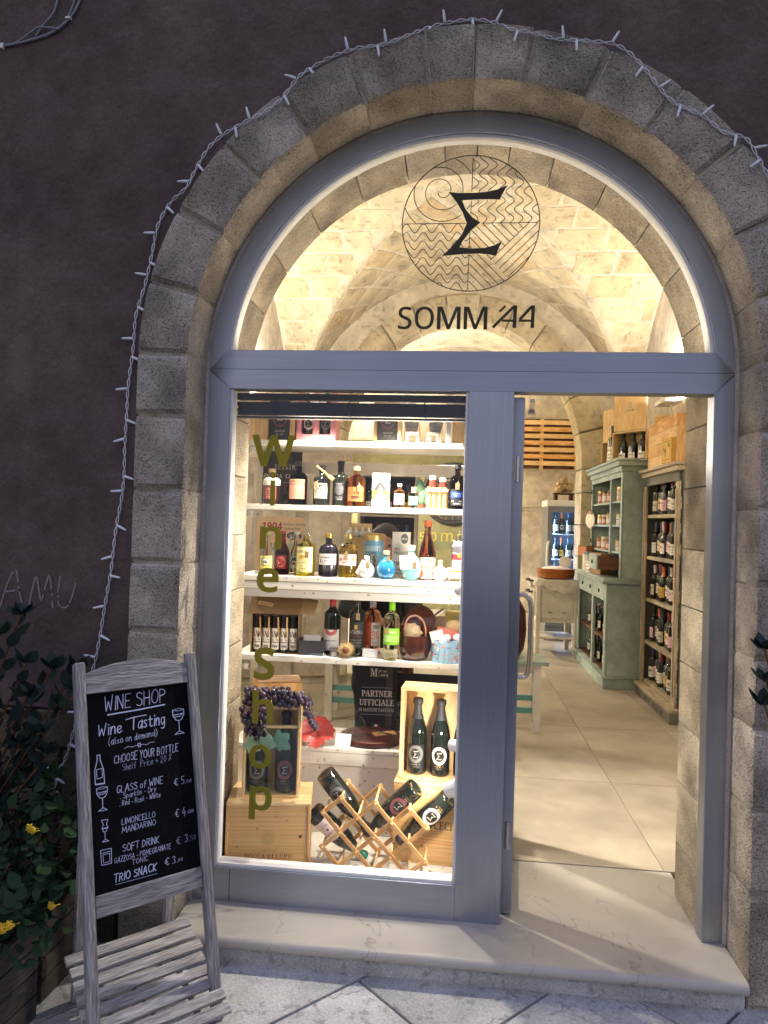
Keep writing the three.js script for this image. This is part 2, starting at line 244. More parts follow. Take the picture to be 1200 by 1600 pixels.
{ // scratched letters on the stucco
  const z = 0.1675, w = 0.007, L = [[[-1.704, 1.223], [-1.675, 1.32], [-1.646, 1.37], [-1.63, 1.3], [-1.615, 1.239]], [[-1.69, 1.285], [-1.625, 1.295]], [[-1.589, 1.216], [-1.58, 1.28], [-1.562, 1.345], [-1.55, 1.3], [-1.54, 1.26], [-1.525, 1.31], [-1.512, 1.352], [-1.5, 1.3], [-1.493, 1.232]], [[-1.467, 1.353], [-1.474, 1.28], [-1.466, 1.243], [-1.44, 1.237], [-1.421, 1.27], [-1.403, 1.343]]];
  const g = []; for (const l of L) { const c = new THREE.CatmullRomCurve3(l.map(([x, y]) => V(x, y, 0))).getPoints(60); let run = []; c.forEach((p, i) => { if (HS[(i * 13 + Math.round(p.x * 999)) & 65535] < 0.08) { if (run.length > 1) g.push(ribbon(run, w, z)); run = []; } else run.push([p.x, p.y]); }); if (run.length > 1) g.push(ribbon(run, w, z)); }
  obj('scratched_letters', g, mat([0.235, 0.19, 0.19], 1), facade);
}
// a stone block bent round the arch (or straight), chamfered and roughened
function block(map, lu, lv, lw, bev, rough, seed, nu = 8, nv = 5, nw = 5) {
  const g = new THREE.BoxGeometry(1, 1, 1, nu, nv, nw), p = g.attributes.position, H = [lu / 2, lv / 2, lw / 2], n = [nu, nv, nw];
  for (let i = 0; i < p.count; i++) {
    const q = [p.getX(i), p.getY(i), p.getZ(i)], o = [0, 0, 0]; let e = 0; const k = [];
    for (let a = 0; a < 3; a++) { const id = Math.round((q[a] + 0.5) * n[a]); k[a] = id === 0 || id === n[a]; e += k[a]; const c = H[a] - bev; o[a] = id === 0 ? -H[a] : id === n[a] ? H[a] : -c + 2 * c * (id - 1) / (n[a] - 2); }
    if (e > 1) { const fr = k[2] && o[2] > 0, f = fr ? (k[0] ? 0.5 : 0.3) : 0.12; for (let a = 0; a < 3; a++) if (k[a]) o[a] -= Math.sign(o[a]) * bev * f; }
    const h = (s) => HS[(Math.round(o[0] * 900) * 131 + Math.round(o[1] * 900) * 17 + Math.round(o[2] * 900) * 733 + seed * 977 + s) & 65535] - 0.5;
    if (e === 1) for (let a = 1; a < 3; a++) if (k[a]) o[a] += h(a) * rough;
    const m = map(o[0], o[1], o[2]); p.setXYZ(i, ...m);
  }
  g.computeVertexNormals(); return toCreasedNormals(boxUV(g.toNonIndexed(), false), 0.55);
}
{ // the portal: dressed blocks up the jambs and voussoirs round the arch
  const arch = thing('stone_portal', 'rusticated pale stone arch of dressed blocks framing the shopfront', 'stone arch');
  const R0 = 1.0, R1 = 1.2, z0 = 0.0, z1 = 0.2, T = [179, 166, 152.6, 139.1, 125.4, 112, 98.4, 89.5, 79.7, 66.4, 52.8, 39.5, 25.6, 12.6, 0.6].map((d) => d * Math.PI / 180);
  let s = 1;
  { const sh = new THREE.Shape(), q0 = 1.005, q1 = 1.188; sh.moveTo(CX - q0, 0); sh.lineTo(CX - q0, SPR); for (let i = 0; i <= 64; i++) { const t = Math.PI * (1 - i / 64); sh.lineTo(CX + q0 * Math.cos(t), SPR + q0 * Math.sin(t)); } sh.lineTo(CX + q0, 0); sh.lineTo(CX + q1, 0); for (let i = 0; i <= 64; i++) { const t = Math.PI * i / 64; sh.lineTo(CX + q1 * Math.cos(t), SPR + q1 * Math.sin(t)); } sh.lineTo(CX - q1, 0); sh.closePath(); const g = new THREE.ExtrudeGeometry(sh, { depth: 0.176, bevelEnabled: false }); g.translate(0, 0, 0.008); obj('mortar', boxUV(g, false), M.joint, arch); }
  for (let i = 0; i + 1 < T.length; i++) {
    const t1 = T[i], t0 = T[i + 1], tm = (t0 + t1) / 2, rm = (R0 + R1) / 2, lu = (t1 - t0) * rm - 0.002, pr = (HS[i * 5] - 0.5) * 0.006, bv = i === 6 || i === 7 ? 0.01 : 0.021;
    const g = block((u, v, w) => { const r = rm + v, th = tm - u / rm; return [CX + r * Math.cos(th), SPR + r * Math.sin(th), 0.1 + w]; }, lu, R1 - R0, z1 - z0 + pr, bv, 0.0018, s++, 10, 6, 6);
    obj('voussoir', g, M.stone[s % 3], arch);
  }
  const yl = [0, 0.3, 0.6, 0.89, 1.166, 1.417, 1.686, 1.96, 2.19], yr = [0, 0.384, 0.66, 0.936, 1.169, 1.417, 1.675, 1.94, 2.178];
  for (const [side, ys] of [[-1, yl], [1, yr]]) for (let i = 0; i + 1 < ys.length; i++) {
    const ym = (ys[i] + ys[i + 1]) / 2, lu = ys[i + 1] - ys[i] - 0.002;
    const g = block((u, v, w) => [CX + side * (1.1 + v) , ym + u * side, 0.1 + w], lu, 0.2, 0.2 + (HS[i * 9 + 3 + side] - 0.5) * 0.006, 0.021, 0.0018, s++, 9, 6, 6);
    obj('jamb_block', g, M.stone[s % 3], arch);
  }
  // inner reveal behind the frame
  const rev = thing('stone_reveal', 'warm stone reveal blocks lining the arch behind the glass', 'stone arch');
  const TI = [178, 160, 147, 133, 119, 106, 96, 88, 80, 69, 55, 41, 28, 14, 2].map((d) => d * Math.PI / 180);
  for (let i = 0; i + 1 < TI.length; i++) {
    const t1 = TI[i], t0 = TI[i + 1], tm = (t0 + t1) / 2, rm = 0.955, lu = (t1 - t0) * rm - 0.004;
    obj('voussoir', block((u, v, w) => { const r = rm + v, th = tm - u / rm; return [CX + r * Math.cos(th), SPR + r * Math.sin(th), -0.2 + w]; }, lu, 0.066, 0.27, 0.006, 0.003, s++, 8, 3, 6), M.reveal[s % 3], rev);
  }
  for (const side of [-1, 1]) { const ys = [FL, 0.33, 0.575, 0.815, 1.06, 1.29, 1.52, 1.765, 2.0, 2.188]; for (let i = 0; i + 1 < ys.length; i++) { const ym = (ys[i] + ys[i + 1]) / 2; obj('jamb_block', block((u, v, w) => [CX + side * (0.955 + v), ym + u * side, -0.2 + w], ys[i + 1] - ys[i] - 0.004, 0.066, 0.27, 0.006, 0.003, s++, 6, 3, 6), M.reveal[(s + 1) % 3], rev); } }
}
{ // doorstep
  const st = thing('doorstep', 'pale veined marble doorstep slab with rounded nosing before the shop', 'step', [0, 0, 0]);
  const sh = new THREE.Shape(); const y0 = 0.062, y1 = FL; sh.moveTo(-0.02, y0); sh.lineTo(0.215, y0); for (let i = 0; i <= 10; i++) { const t = -Math.PI / 2 + Math.PI * i / 10; sh.lineTo(0.213 + 0.021 * Math.cos(t), (y0 + y1) / 2 + (y1 - y0) / 2 * Math.sin(t)); } sh.lineTo(-0.02, y1); sh.closePath();
  const g = new THREE.ExtrudeGeometry(sh, { depth: 1.99, bevelEnabled: false }); g.rotateY(-Math.PI / 2); g.translate(1.007, 0, 0); g.computeVertexNormals();
  obj('tread', boxUV(g, false, 0.3), M.marble, st);
  obj('riser', span(-0.985, 1.008, -0.01, 0.062, 0.0, 0.197, 0.004, false), M.pave[1], st);
  struct('threshold', span(-0.955, 0.975, 0.03, FL - 0.0015, -0.529, -0.0215, 0.0015, false), M.marble, 'veined marble threshold slab inside the doorway');
}
// ================= inside: floor, walls, vaults =================
{
  const fl = struct('floor', box(4.3, 0.1, 9.6, 0, 0.042, -5.33), M.grout, 'large beige floor tiles of the shop');
  const xs = [-2.3, -1.65, -1.0, -0.35, 0.3, 0.95, 1.6, 2.25], zs = [-0.532, -1.6, -2.75, -3.9, -5.05, -6.2, -7.35, -8.5, -9.65];
  for (let i = 0; i + 1 < xs.length; i++) for (let j = 0; j + 1 < zs.length; j++) { const x0 = Math.max(-2.1, xs[i]), x1 = Math.min(2.1, xs[i + 1]); obj('floor_tile', span(x0 + 0.0015, x1 - 0.0015, 0.093, FL + 0.0005, zs[j + 1] + 0.0015, zs[j] - 0.0015, 0.001, false), M.tile[(i * 3 + j * 2) % 3], fl); }
  struct('wall_right', box(0.2, 5.4, 9.5, 2.15, 2.6, -5.05, false), M.plaster, 'pale plaster side wall behind the wine rack');
  struct('wall_left', box(0.2, 5.4, 9.5, -2.15, 2.6, -5.05, false), M.plaster, 'pale plaster side wall beyond the window shelves');
  struct('wall_back', box(4.5, 5.4, 0.2, 0, 2.6, -9.75, false), M.cream, 'cream panelled back wall of the shop');
  struct('roof', box(4.7, 0.2, 9.9, 0, 5.3, -4.95, false), M.plaster, 'slab over the vaults');
  const band = struct('wall_panel', box(2.75, 2.9, 0.05, -0.8, 1.555, -9.62, false), M.olive, 'olive green painted part of the back wall');
  // yellow outlined letters on the green wall
  band.userData.label = 'olive green painted part of the back wall';
  // groin vault over the front bay
  const a = 2.05, zc = -3.1, b = 2.78, ys = 2.25, hgt = 2.3;
  const yA = (x) => ys + hgt * Math.sqrt(Math.max(0, 1 - (x / a) ** 2)), yB = (z) => ys + hgt * Math.sqrt(Math.max(0, 1 - ((z - zc) / b) ** 2)), top = (x, z) => Math.max(yA(x), yB(z));
  const nx = 80, nz = 90, pos = [], uv = [], idx = [];
  for (let j = 0; j <= nz; j++) for (let i = 0; i <= nx; i++) { const x = -a + 2 * a * i / nx, z = zc + b - 2 * b * j / nz; pos.push(x, top(x, z), z); uv.push(x, z); if (i && j) { const k = j * (nx + 1) + i; idx.push(k, k - 1, k - nx - 1, k - 1, k - nx - 2, k - nx - 1); } }
  const vg = new THREE.BufferGeometry(); vg.setAttribute('position', new THREE.Float32BufferAttribute(pos, 3)); vg.setAttribute('uv', new THREE.Float32BufferAttribute(uv, 2)); vg.setIndex(idx); vg.computeVertexNormals();
  const vault = struct('vault', vg, M.mortar, 'pale stone groin vault of rough blocks seen through the fanlight');
  let seed = 500;
  const put = (f, lu, lv) => { // f(s,t in -.5...5) -> surface point; a low block proud of the mortar
    const g = new THREE.BoxGeometry(1, 1, 1, 4, 1, 3), p = g.attributes.position; seed++;
    const j = (k) => (HS[(seed * 37 + k * 11) & 65535] - 0.5);
    for (let i = 0; i < p.count; i++) { let s = p.getX(i), t = p.getZ(i); const w = p.getY(i); const ed = Math.abs(s) > 0.49 || Math.abs(t) > 0.49; const gu = 0.5 - Math.min(0.3, 0.016 / lu), gv = 0.5 - Math.min(0.3, 0.015 / lv); s *= gu * 2; t *= gv * 2; s += j(Math.round(t * 9) + 3) * 0.03; t += j(Math.round(s * 9) + 20) * 0.05; const q = f(s, t), e = 0.01, qs = f(s + e, t), qt = f(s, t + e); const n = V(qs[0] - q[0], qs[1] - q[1], qs[2] - q[2]).cross(V(qt[0] - q[0], qt[1] - q[1], qt[2] - q[2])).normalize(); if (n.y > 0) n.negate(); const d = w < 0 ? (ed ? 0.004 : 0.013 + j(i + 40) * 0.008) : -0.03; p.setXYZ(i, q[0] + n.x * d, q[1] + n.y * d, q[2] + n.z * d); }
    g.computeVertexNormals(); const k = HS[(seed * 71) & 65535];
    obj('vault_block', boxUV(g, false), M.vault[k > 0.86 ? 3 : Math.floor(k * 3.48)], vault);
  };
  for (const sx of [-1, 1]) {
    for (let r = 0; r < 20; r++) { // side webs: courses along x
      const p0 = -1.25 + r * 0.115, p1 = p0 + 0.115, zA = zc - b * Math.sin(p0), zB = zc - b * Math.sin(p1); if (p0 < -0.15) continue;
      const zm = (zA + zB) / 2, g0 = a * Math.abs(zm - zc) / b + 0.05, g1 = a - 0.01; let x = g0; let first = true;
      while (x < g1 - 0.08) { const l = Math.min(g1 - x, (first && r % 2 ? 0.24 : 0.3) + 0.2 * HS[(r * 17 + Math.round(x * 20) + (sx + 1) * 300) & 65535]); first = false; const x0 = x, ll = l; put((s, t) => { const p = (p0 + p1) / 2 - 0.115 * t; return [sx * (x0 + ll * (s + 0.5)), ys + hgt * Math.cos(p), zc - b * Math.sin(p)]; }, ll, 0.3); x += l; }
    }
    for (let r = 0; r < 10; r++) { // back web
      const x0 = 0.12 + r * 0.185, dx = 0.185; const zg = zc - b * (x0 + dx / 2) / a - 0.07, L = Math.min((x0 - 0.02) * 2.24 + 0.2, (zg + 5.86) / 0.894); let s0 = 0.02;
      while (s0 < L - 0.1) { const l = Math.min(L - s0, 0.3 + 0.18 * HS[(r * 29 + Math.round(s0 * 30) + (sx + 1) * 77) & 65535]), q0 = s0; put((s, t) => { const d = q0 + l * (s + 0.5), x = Math.max(0.001, x0 + dx * (t + 0.5) - d * 0.447), z = zg - d * 0.894 - (t) * dx * b / a; return [sx * x, yA(x), z]; }, l, dx); s0 += l; }
    }
  }
  // transverse stone arch between the bays, standing on piers
  const ta = thing('transverse_arch', 'yellow stone transverse arch on piers behind the mint cabinet', 'stone arch');
  const AX = 0.02, aw = 1.44, ah = 1.77, ay = 2.28, th = 0.3; let k = 900;
  for (let i = 0; i < 13; i++) { const t0 = Math.PI * i / 13, t1 = Math.PI * (i + 1) / 13, tm = (t0 + t1) / 2; obj('voussoir', block((u, v, w) => { const t = tm + u / 1.6; return [AX + (aw + th / 2 + v) * Math.cos(t), ay + (ah + th / 2 + v) * Math.sin(t), -6.05 + w]; }, (t1 - t0) * 1.6 - 0.01, th, 0.42, 0.012, 0.006, k++, 6, 3, 4), M.vault[[0, 1, 2, 1][i % 4]], ta); }
  for (const sx of [-1, 1]) for (let y = FL, i = 0; y < ay - 0.01; i++) { const h = Math.min(0.38, ay - y); obj('pier_block', cbox(0.6, h - 0.008, 0.42, AX + sx * (aw + 0.3), y + h / 2, -6.05, 0.012, false), M.vault[(i * 2 + (sx > 0 ? 1 : 0)) % 3], ta); y += h; }
  struct('arch_spandrel', (() => { const s = new THREE.Shape(); s.moveTo(-2.05, 2.0); s.lineTo(AX - aw - th + 0.02, 2.0); for (let i = 0; i <= 40; i++) { const t = Math.PI * (1 - i / 40); s.lineTo(AX + (aw + th - 0.01) * Math.cos(t), ay + (ah + th - 0.01) * Math.sin(t)); } s.lineTo(2.05, 2.0); s.lineTo(2.05, 5.2); s.lineTo(-2.05, 5.2); s.closePath(); const g = new THREE.ExtrudeGeometry(s, { depth: 0.3, bevelEnabled: false }); g.translate(0, 0, -6.18); return boxUV(g, false); })(), M.mortar, 'plastered spandrel above the transverse arch');
  // barrel vault of the back bay
  const bg = new THREE.CylinderGeometry(2.05, 2.05, 3.4, 40, 1, true, -Math.PI / 2, Math.PI); bg.rotateX(-Math.PI / 2); bg.scale(1, 0.85, 1); bg.translate(0, 2.9, -7.9); struct('back_vault', boxUV(bg, false), M.mortar, 'pale vault of the back room');
  // pallet slats fixed high on the back wall
  const pal = thing('slat_panel', 'pine pallet slats fixed high on the back wall', 'slat panel', [0, 0, -9.55]);
  for (let i = 0; i < 7; i++) obj('slat', cbox(1.5, 0.075, 0.02, 1.45, 2.66 + i * 0.115, 0.03, 0.003), i % 2 ? M.pine : M.pineB, pal);
  for (const x of [0.8, 1.42, 2.0]) obj('batten', cbox(0.06, 0.86, 0.03, x, 2.99, -0.005, 0.003), M.pineB, pal);
  obj('backing', cbox(1.5, 0.85, 0.02, 1.45, 3.0, -0.09, 0.002), M.darkwood, pal);
  const rail = thing('wall_moulding', 'thin cream moulding rail along the back wall panelling', 'moulding', [0, 0, -9.64]); obj('rail', [cbox(1.45, 0.035, 0.03, 1.35, 1.93, 0.005), cbox(1.45, 0.02, 0.02, 1.35, 1.86, 0.002)], M.cream, rail);
}
// ================= the metal shopfront =================
const font = await new FontLoader().loadAsync('fonts/droid/droid_sans_regular.typeface.json');
{
  const fr = thing('shopfront_frame', 'brushed grey metal shopfront frame with fanlight, window and doorway', 'shopfront', [0, 0, 0]);
  const ex = (pts, name, long = 'x', z0 = -0.07, z1 = 0) => { const s = new THREE.Shape(); pts.forEach(([x, y], i) => i ? s.lineTo(x, y) : s.moveTo(x, y)); s.closePath(); const g = new THREE.ExtrudeGeometry(s, { depth: z1 - z0 - 0.004, bevelEnabled: true, bevelSize: 0.0015, bevelThickness: 0.002, bevelSegments: 1, curveSegments: 4 }); g.translate(0, 0, z0 + 0.002); return obj(name, boxUV(g, true), M.frame, fr); };
  const L = -0.976, Li = -0.894, Rr = 1.0, Ri = 0.931, B = FL + 0.0005, tb = 2.098, tm = 2.1725, tt = 2.248;
  ex([[L, B], [Li, B + 0.0], [Li, tb - 0.001], [L, tm - 0.006]], 'stile');
  ex([[Ri, B], [Rr, B], [Rr, tm - 0.006], [Ri, tb - 0.001]], 'stile');
  ex([[Li + 0.001, tb], [Ri - 0.001, tb], [Rr, tm], [L, tm]], 'transom_rail');
  ex([[L, tm + 0.002], [Rr, tm + 0.002], [Ri - 0.004, tt], [Li - 0.012, tt]], 'transom_rail');
  ex([[0.038, B], [0.206, B], [0.206, tb - 0.0015], [0.038, tb - 0.0015]], 'mullion');
  ex([[Li + 0.0015, B], [0.0365, B], [0.0365, 0.236], [Li + 0.0015, 0.236]], 'bottom_rail');
  { // arched head
    const s = new THREE.Shape(), R0 = 0.922, R1 = 0.988, a0 = 0.09, n = 64; for (let i = 0; i <= n; i++) { const t = 0.008 + (Math.PI - 0.016) * i / n; const x = CX + R1 * Math.cos(t), y = SPR + R1 * Math.sin(t); i ? s.lineTo(x, y) : s.moveTo(x, y); } for (let i = 0; i <= n; i++) { const t = Math.PI - a0 - (Math.PI - 2 * a0) * i / n; s.lineTo(CX + R0 * Math.cos(t), SPR + R0 * Math.sin(t)); } s.closePath();
    const g = new THREE.ExtrudeGeometry(s, { depth: 0.066, bevelEnabled: true, bevelSize: 0.0015, bevelThickness: 0.002, bevelSegments: 1 }); g.translate(0, 0, -0.068); const q = boxUV(g, false); const p = q.attributes.position, uv = q.attributes.uv; for (let i = 0; i < p.count; i++) { const t = Math.atan2(p.getY(i) - SPR, p.getX(i) - CX), r = Math.hypot(p.getY(i) - SPR, p.getX(i) - CX); uv.setXY(i, t * 0.95, r); }
    obj('arched_head', q, M.frame, fr);
    const ring = (r0, r1, z0, z1, name, m) => { const s2 = new THREE.Shape(); for (let i = 0; i <= n; i++) { const t = 0.092 + (Math.PI - 0.184) * i / n; const x = CX + r1 * Math.cos(t), y = SPR + r1 * Math.sin(t); i ? s2.lineTo(x, y) : s2.moveTo(x, y); } for (let i = n; i >= 0; i--) { const t = 0.092 + (Math.PI - 0.184) * i / n; s2.lineTo(CX + r0 * Math.cos(t), SPR + r0 * Math.sin(t)); } s2.closePath(); const g2 = new THREE.ExtrudeGeometry(s2, { depth: z1 - z0, bevelEnabled: false }); g2.translate(0, 0, z0); obj(name, boxUV(g2, false), m, fr); };
    ring(0.9085, 0.9205, -0.066, -0.012, 'glazing_bead', M.bead);
    const gs = new THREE.Shape(); gs.moveTo(CX + 0.906, tt + 0.002); for (let i = 0; i <= n; i++) { const t = 0.09 + (Math.PI - 0.18) * i / n; gs.lineTo(CX + 0.906 * Math.cos(t), SPR + 0.906 * Math.sin(t)); } gs.closePath();
    const pg = new THREE.ShapeGeometry(gs); pg.translate(0, 0, -0.032); obj('fanlight_pane', pg, M.glass, fr);
  }
  obj('glazing_bead', span(Li + 0.001, Li + 0.011, 0.238, tb - 0.002, -0.062, -0.01, 0.001), M.bead, fr);
  obj('glazing_bead', span(0.027, 0.0365, 0.238, tb - 0.002, -0.062, -0.01, 0.001), M.bead, fr);
  obj('glazing_bead', span(Li + 0.012, 0.026, 0.2375, 0.25, -0.062, -0.006, 0.001), M.bead, fr);
  const wp = new THREE.PlaneGeometry(0.926, 1.85); wp.translate(-0.432, 1.173, -0.034); obj('window_pane', wp, M.glass, fr);
  obj('panel_joint', box(0.002, 0.12, 0.002, -0.83, 0.17, 0.0002), M.gasket, fr);
  // ---- vinyl lettering on the panes
  const zl = -0.0315;
  const fit = (ch, x0, y0, x1, y1, m, z = zl, bold = 0) => { const g = new TextGeometry(ch, { font, size: 0.1, depth: 0.0008, curveSegments: 8, bevelEnabled: bold > 0, bevelSize: bold, bevelThickness: 0.0002, bevelSegments: 1 }); g.computeBoundingBox(); const b = g.boundingBox; g.translate(-b.min.x, -b.min.y, 0); g.scale((x1 - x0) / (b.max.x - b.min.x), (y1 - y0) / (b.max.y - b.min.y), 1); g.translate(x0, y0, z); return g; };
  const word = [['W', -0.807, 1.797, -0.632, 1.921], ['i', -0.728, 1.643, -0.706, 1.777], ['n', -0.763, 1.473, -0.676, 1.562], ['e', -0.77, 1.302, -0.681, 1.399], ['s', -0.771, 0.959, -0.686, 1.088], ['h', -0.771, 0.789, -0.686, 0.919], ['o', -0.778, 0.614, -0.689, 0.707], ['p', -0.771, 0.415, -0.681, 0.546]];
  for (const [c, ...b] of word) obj('vinyl_letter', fit(c, ...b, M.gold, zl, 0.0035), M.gold, fr);
  { // SOMM'44 and the round emblem
    let x = -0.243; for (const [c, w] of [['S', 0.052], ['O', 0.074], ['M', 0.09], ['M', 0.09]]) { obj('vinyl_letter', fit(c, x, 2.34, x + w, 2.428, M.decal, zl, 0.001), M.decal, fr); x += w + 0.012; }
    const Z = (a, b) => [0.024 + (a - 625) * 0.000489, 2.75 - (b - 590) * 0.000489];
    const st = (p, w) => ribbon(p.map(([a, b]) => Z(a, b)), w, zl);
    obj('vinyl_letter', st([[872, 1288], [915, 1243]], 0.009), M.decal, fr);
    obj('vinyl_letter', [st([[822, 1412], [983, 1246]], 0.011), st([[993, 1238], [989, 1415]], 0.013), st([[892, 1358], [1000, 1358]], 0.009)], M.decal, fr);
    obj('vinyl_letter', [st([[1028, 1350], [1120, 1246]], 0.011), st([[1130, 1238], [1126, 1415]], 0.013), st([[1022, 1358], [1140, 1358]], 0.009)], M.decal, fr);
    const s = new THREE.Shape(SIG.map(([a, b]) => new THREE.Vector2(...Z(a, b)))); const sg = new THREE.ExtrudeGeometry(s, { depth: 0.0008, bevelEnabled: false }); sg.translate(0, 0, zl); obj('emblem_sigma', sg, M.decal, fr);
    const R = 0.2625, cx = 0.024, cy = 2.75, w = 0.003, g = [], inSig = (x, y) => { let c = false; const q = SIG.map(([a, b]) => Z(a, b)); for (let i = 0, j = q.length - 1; i < q.length; j = i++) if ((q[i][1] > y) !== (q[j][1] > y) && x < (q[j][0] - q[i][0]) * (y - q[i][1]) / (q[j][1] - q[i][1]) + q[i][0]) c = !c; return c; };
    const clip = (pts, ok) => { let run = []; for (const [dx, dy] of pts) { const inside = Math.hypot(dx, dy) < R && ok(dx, dy) && !inSig(cx + dx, cy + dy); if (inside) run.push([cx + dx, cy + dy]); else { if (run.length > 1) g.push(ribbon(run, w, zl)); run = []; } } if (run.length > 1) g.push(ribbon(run, w, zl)); };
    const T = (n, f) => Array.from({ length: n + 1 }, (_, i) => f(i / n));
    g.push(ribbon(T(90, (t) => [cx + R * Math.cos(t * 2 * Math.PI), cy + R * Math.sin(t * 2 * Math.PI)]), w * 1.3, zl));
    clip(T(60, (t) => [-R + 2 * R * t, 0]), () => true); clip(T(60, (t) => [0.004 * (1 - t * 2) * -1, -R + 2 * R * t]), () => true);
    const tl = (x, y) => x < 0 && y > 0, tr = (x, y) => x > 0 && y > 0, bl = (x, y) => x < 0 && y < 0, br = (x, y) => x > 0 && y < 0;
    clip(T(400, (t) => { const an = -0.4 - t * 5.2 * 2 * Math.PI, r = 0.012 + 0.185 * Math.pow(t, 0.92) * 1.25; return [-0.115 - r * Math.cos(an), 0.125 + r * Math.sin(an)]; }), tl);
    for (let i = -1; i < 9; i++) clip(T(160, (t) => [0.012 + i * 0.034 + 0.016 * Math.sin(t * R / 0.069 * 2 * Math.PI), t * R]), tr);
    for (let i = 0; i < 9; i++) clip(T(160, (t) => [-R + t * R, -0.018 - i * 0.0325 + 0.017 * Math.sin(t * R / 0.066 * 2 * Math.PI)]), bl);
    for (let i = -8; i < 9; i++) clip(T(160, (t) => [i * 0.0337 + 0.012 + t * R * 1.3, -t * R * 1.3]), (x, y) => br(x, y) && ((x - y) < 0.2225 || (x + y) < -0.066));
    for (let i = 0; i < 6; i++) clip(T(160, (t) => [0.2225 + i * 0.0335 - t * 0.3, -t * 0.3]), (x, y) => br(x, y) && (x + y) > -0.066);
    obj('emblem_lines', g, M.decal, fr);
  }
}
{ // glass door leaf, opened inwards on the mullion
  const d = thing('glass_door', 'grey framed glass door standing open inwards with steel handles', 'door', [0.232, FL + 0.006, -0.074], Math.PI / 2 - 0.09);
  const W = 0.70, Hh = 1.978, t = 0.045, s = 0.07;
  const b = (x0, x1, y0, y1, n) => obj(n, span(x0, x1, y0, y1, -t / 2, t / 2, 0.002), M.frame, d);
  b(0, s, 0, Hh, 'stile'); b(W - s, W, 0, Hh, 'stile'); b(s + 0.001, W - s - 0.001, 0, 0.1, 'rail'); b(s + 0.001, W - s - 0.001, Hh - 0.07, Hh, 'rail');
  const g = new THREE.PlaneGeometry(W - 2 * s, Hh - 0.17); g.translate(W / 2, 0.1 + (Hh - 0.17) / 2, 0); obj('door_pane', g, M.glass, d);
  for (const sz of [-1, 1]) { const h = tube([[W - 0.035, 0.77, sz * 0.02], [W - 0.035, 0.765, sz * 0.055], [W - 0.035, 0.79, sz * 0.072], [W - 0.035, 0.86, sz * 0.078], [W - 0.035, 1.0, sz * 0.078], [W - 0.035, 1.09, sz * 0.078], [W - 0.035, 1.135, sz * 0.07], [W - 0.035, 1.155, sz * 0.05], [W - 0.035, 1.155, sz * 0.02]], 0.0135, 40, 10); obj('handle', h, M.steel, d); }
  obj('gasket', span(W - 0.001, W + 0.004, 0.02, Hh - 0.02, -0.008, 0.008, 0.001), M.gasket, d);
  obj('closer_arm', [cbox(0.26, 0.012, 0.02, 0.13, Hh - 0.012, 0.05, 0.002), cbox(0.05, 0.014, 0.03, 0.25, Hh - 0.02, 0.05, 0.002)], M.steel, d);
  obj('hinge', [cyl(0.01, 0.01, 0.1, -0.008, 0.25, 0, 10), cyl(0.01, 0.01, 0.1, -0.008, 1.65, 0, 10)], M.steel, d);
}
{ // raised venetian blind at the head of the window
  const b = thing('venetian_blind', 'raised black venetian blind stacked at the window head', 'blind', [-0.43, 0, -0.1]);
  obj('headrail', cbox(0.92, 0.026, 0.03, 0, 2.082, 0, 0.002), M.slate, b);
  for (let i = 0; i < 14; i++) obj('slat', cbox(0.915, 0.0036, 0.028, rr(-0.003, 0.003), 2.058 - i * 0.0038, rr(-0.003, 0.003), 0.0005), M.blackgloss, b);
  obj('bottom_rail', cbox(0.918, 0.008, 0.03, 0, 1.999, 0, 0.002), M.blackgloss, b);
  for (const x of [-0.3, 0.0, 0.3]) { const p = []; for (let i = 0; i < 24; i++) p.push([x + 0.008 * Math.sin(i * 2.1), 2.068 - i * 0.003, 0.018]); obj('ladder_cord', tube(p, 0.0013, 60, 5), paint(0.02, 0.03, 0.09), b); }
  for (const x of [-0.425, 0.425]) obj('bracket', cbox(0.02, 0.025, 0.034, x, 2.083, 0.001, 0.002), paint(0.03, 0.04, 0.08), b);
}
// ================= lamps of the shop =================
function spot(x, y, z, tx, ty, tz, cd, angle, pen, col = 0xfff0dc, r = 1) { const l = new THREE.SpotLight(col, cd, 0, angle, pen, 2); l.position.set(x, y, z); l.target.position.set(tx, ty, tz); l.castShadow = true; l.shadow.radius = r; scene.add(l, l.target); return l; }
M.glow = mat([0.9, 0.9, 0.88], 0.5, { emissive: lin(1, 0.93, 0.82), emissiveIntensity: 3 });
const LAMPCOL = 0xfff5e6;
function windowLamp(x, y, z, tx, ty, tz, cd, label, r = 0.024, len = 0.062) { // white can spotlight on a short stem from the mullion
  const d = V(tx - x, ty - y, tz - z).normalize();
  const t = thing('spot_lamp', label, 'lamp', [x, y, z], 0, 'white can spotlights inside the mullion');
  const orient = (g) => { g.applyQuaternion(new THREE.Quaternion().setFromUnitVectors(V(0, 1, 0), d)); return g; };
  obj('can', orient(lathe([[0.0001, -len], [r * 0.8, -len], [r, -len + 0.008], [r, 0], [r * 0.88, 0.0005], [r * 0.86, -0.006], [0.0001, -0.006]], 20)), M.white, t);
  obj('lens', orient(lathe([[0.0001, -0.0045], [r * 0.85, -0.0045]], 20)), M.glow, t);
  obj('stem', [bar([-d.x * len * 0.6, -d.y * len * 0.6, -d.z * len * 0.6], [0.06 - x, 0, -0.075 - z], 0.008, 0.008)], M.white, t);
  spot(x + d.x * 0.004, y + d.y * 0.004, z + d.z * 0.004, tx, ty, tz, cd, 1.4, 0.5, LAMPCOL, 0.7);
}
windowLamp(0.008, 1.5, -0.16, -0.5, 1.45, -0.62, 0.2, 'white can spotlight on the mullion level with the upper bottle shelf');
windowLamp(0.016, 1.33, -0.16, -0.5, 1.1, -0.62, 0.28, 'white can spotlight on the mullion just under the shelf of round bottles');
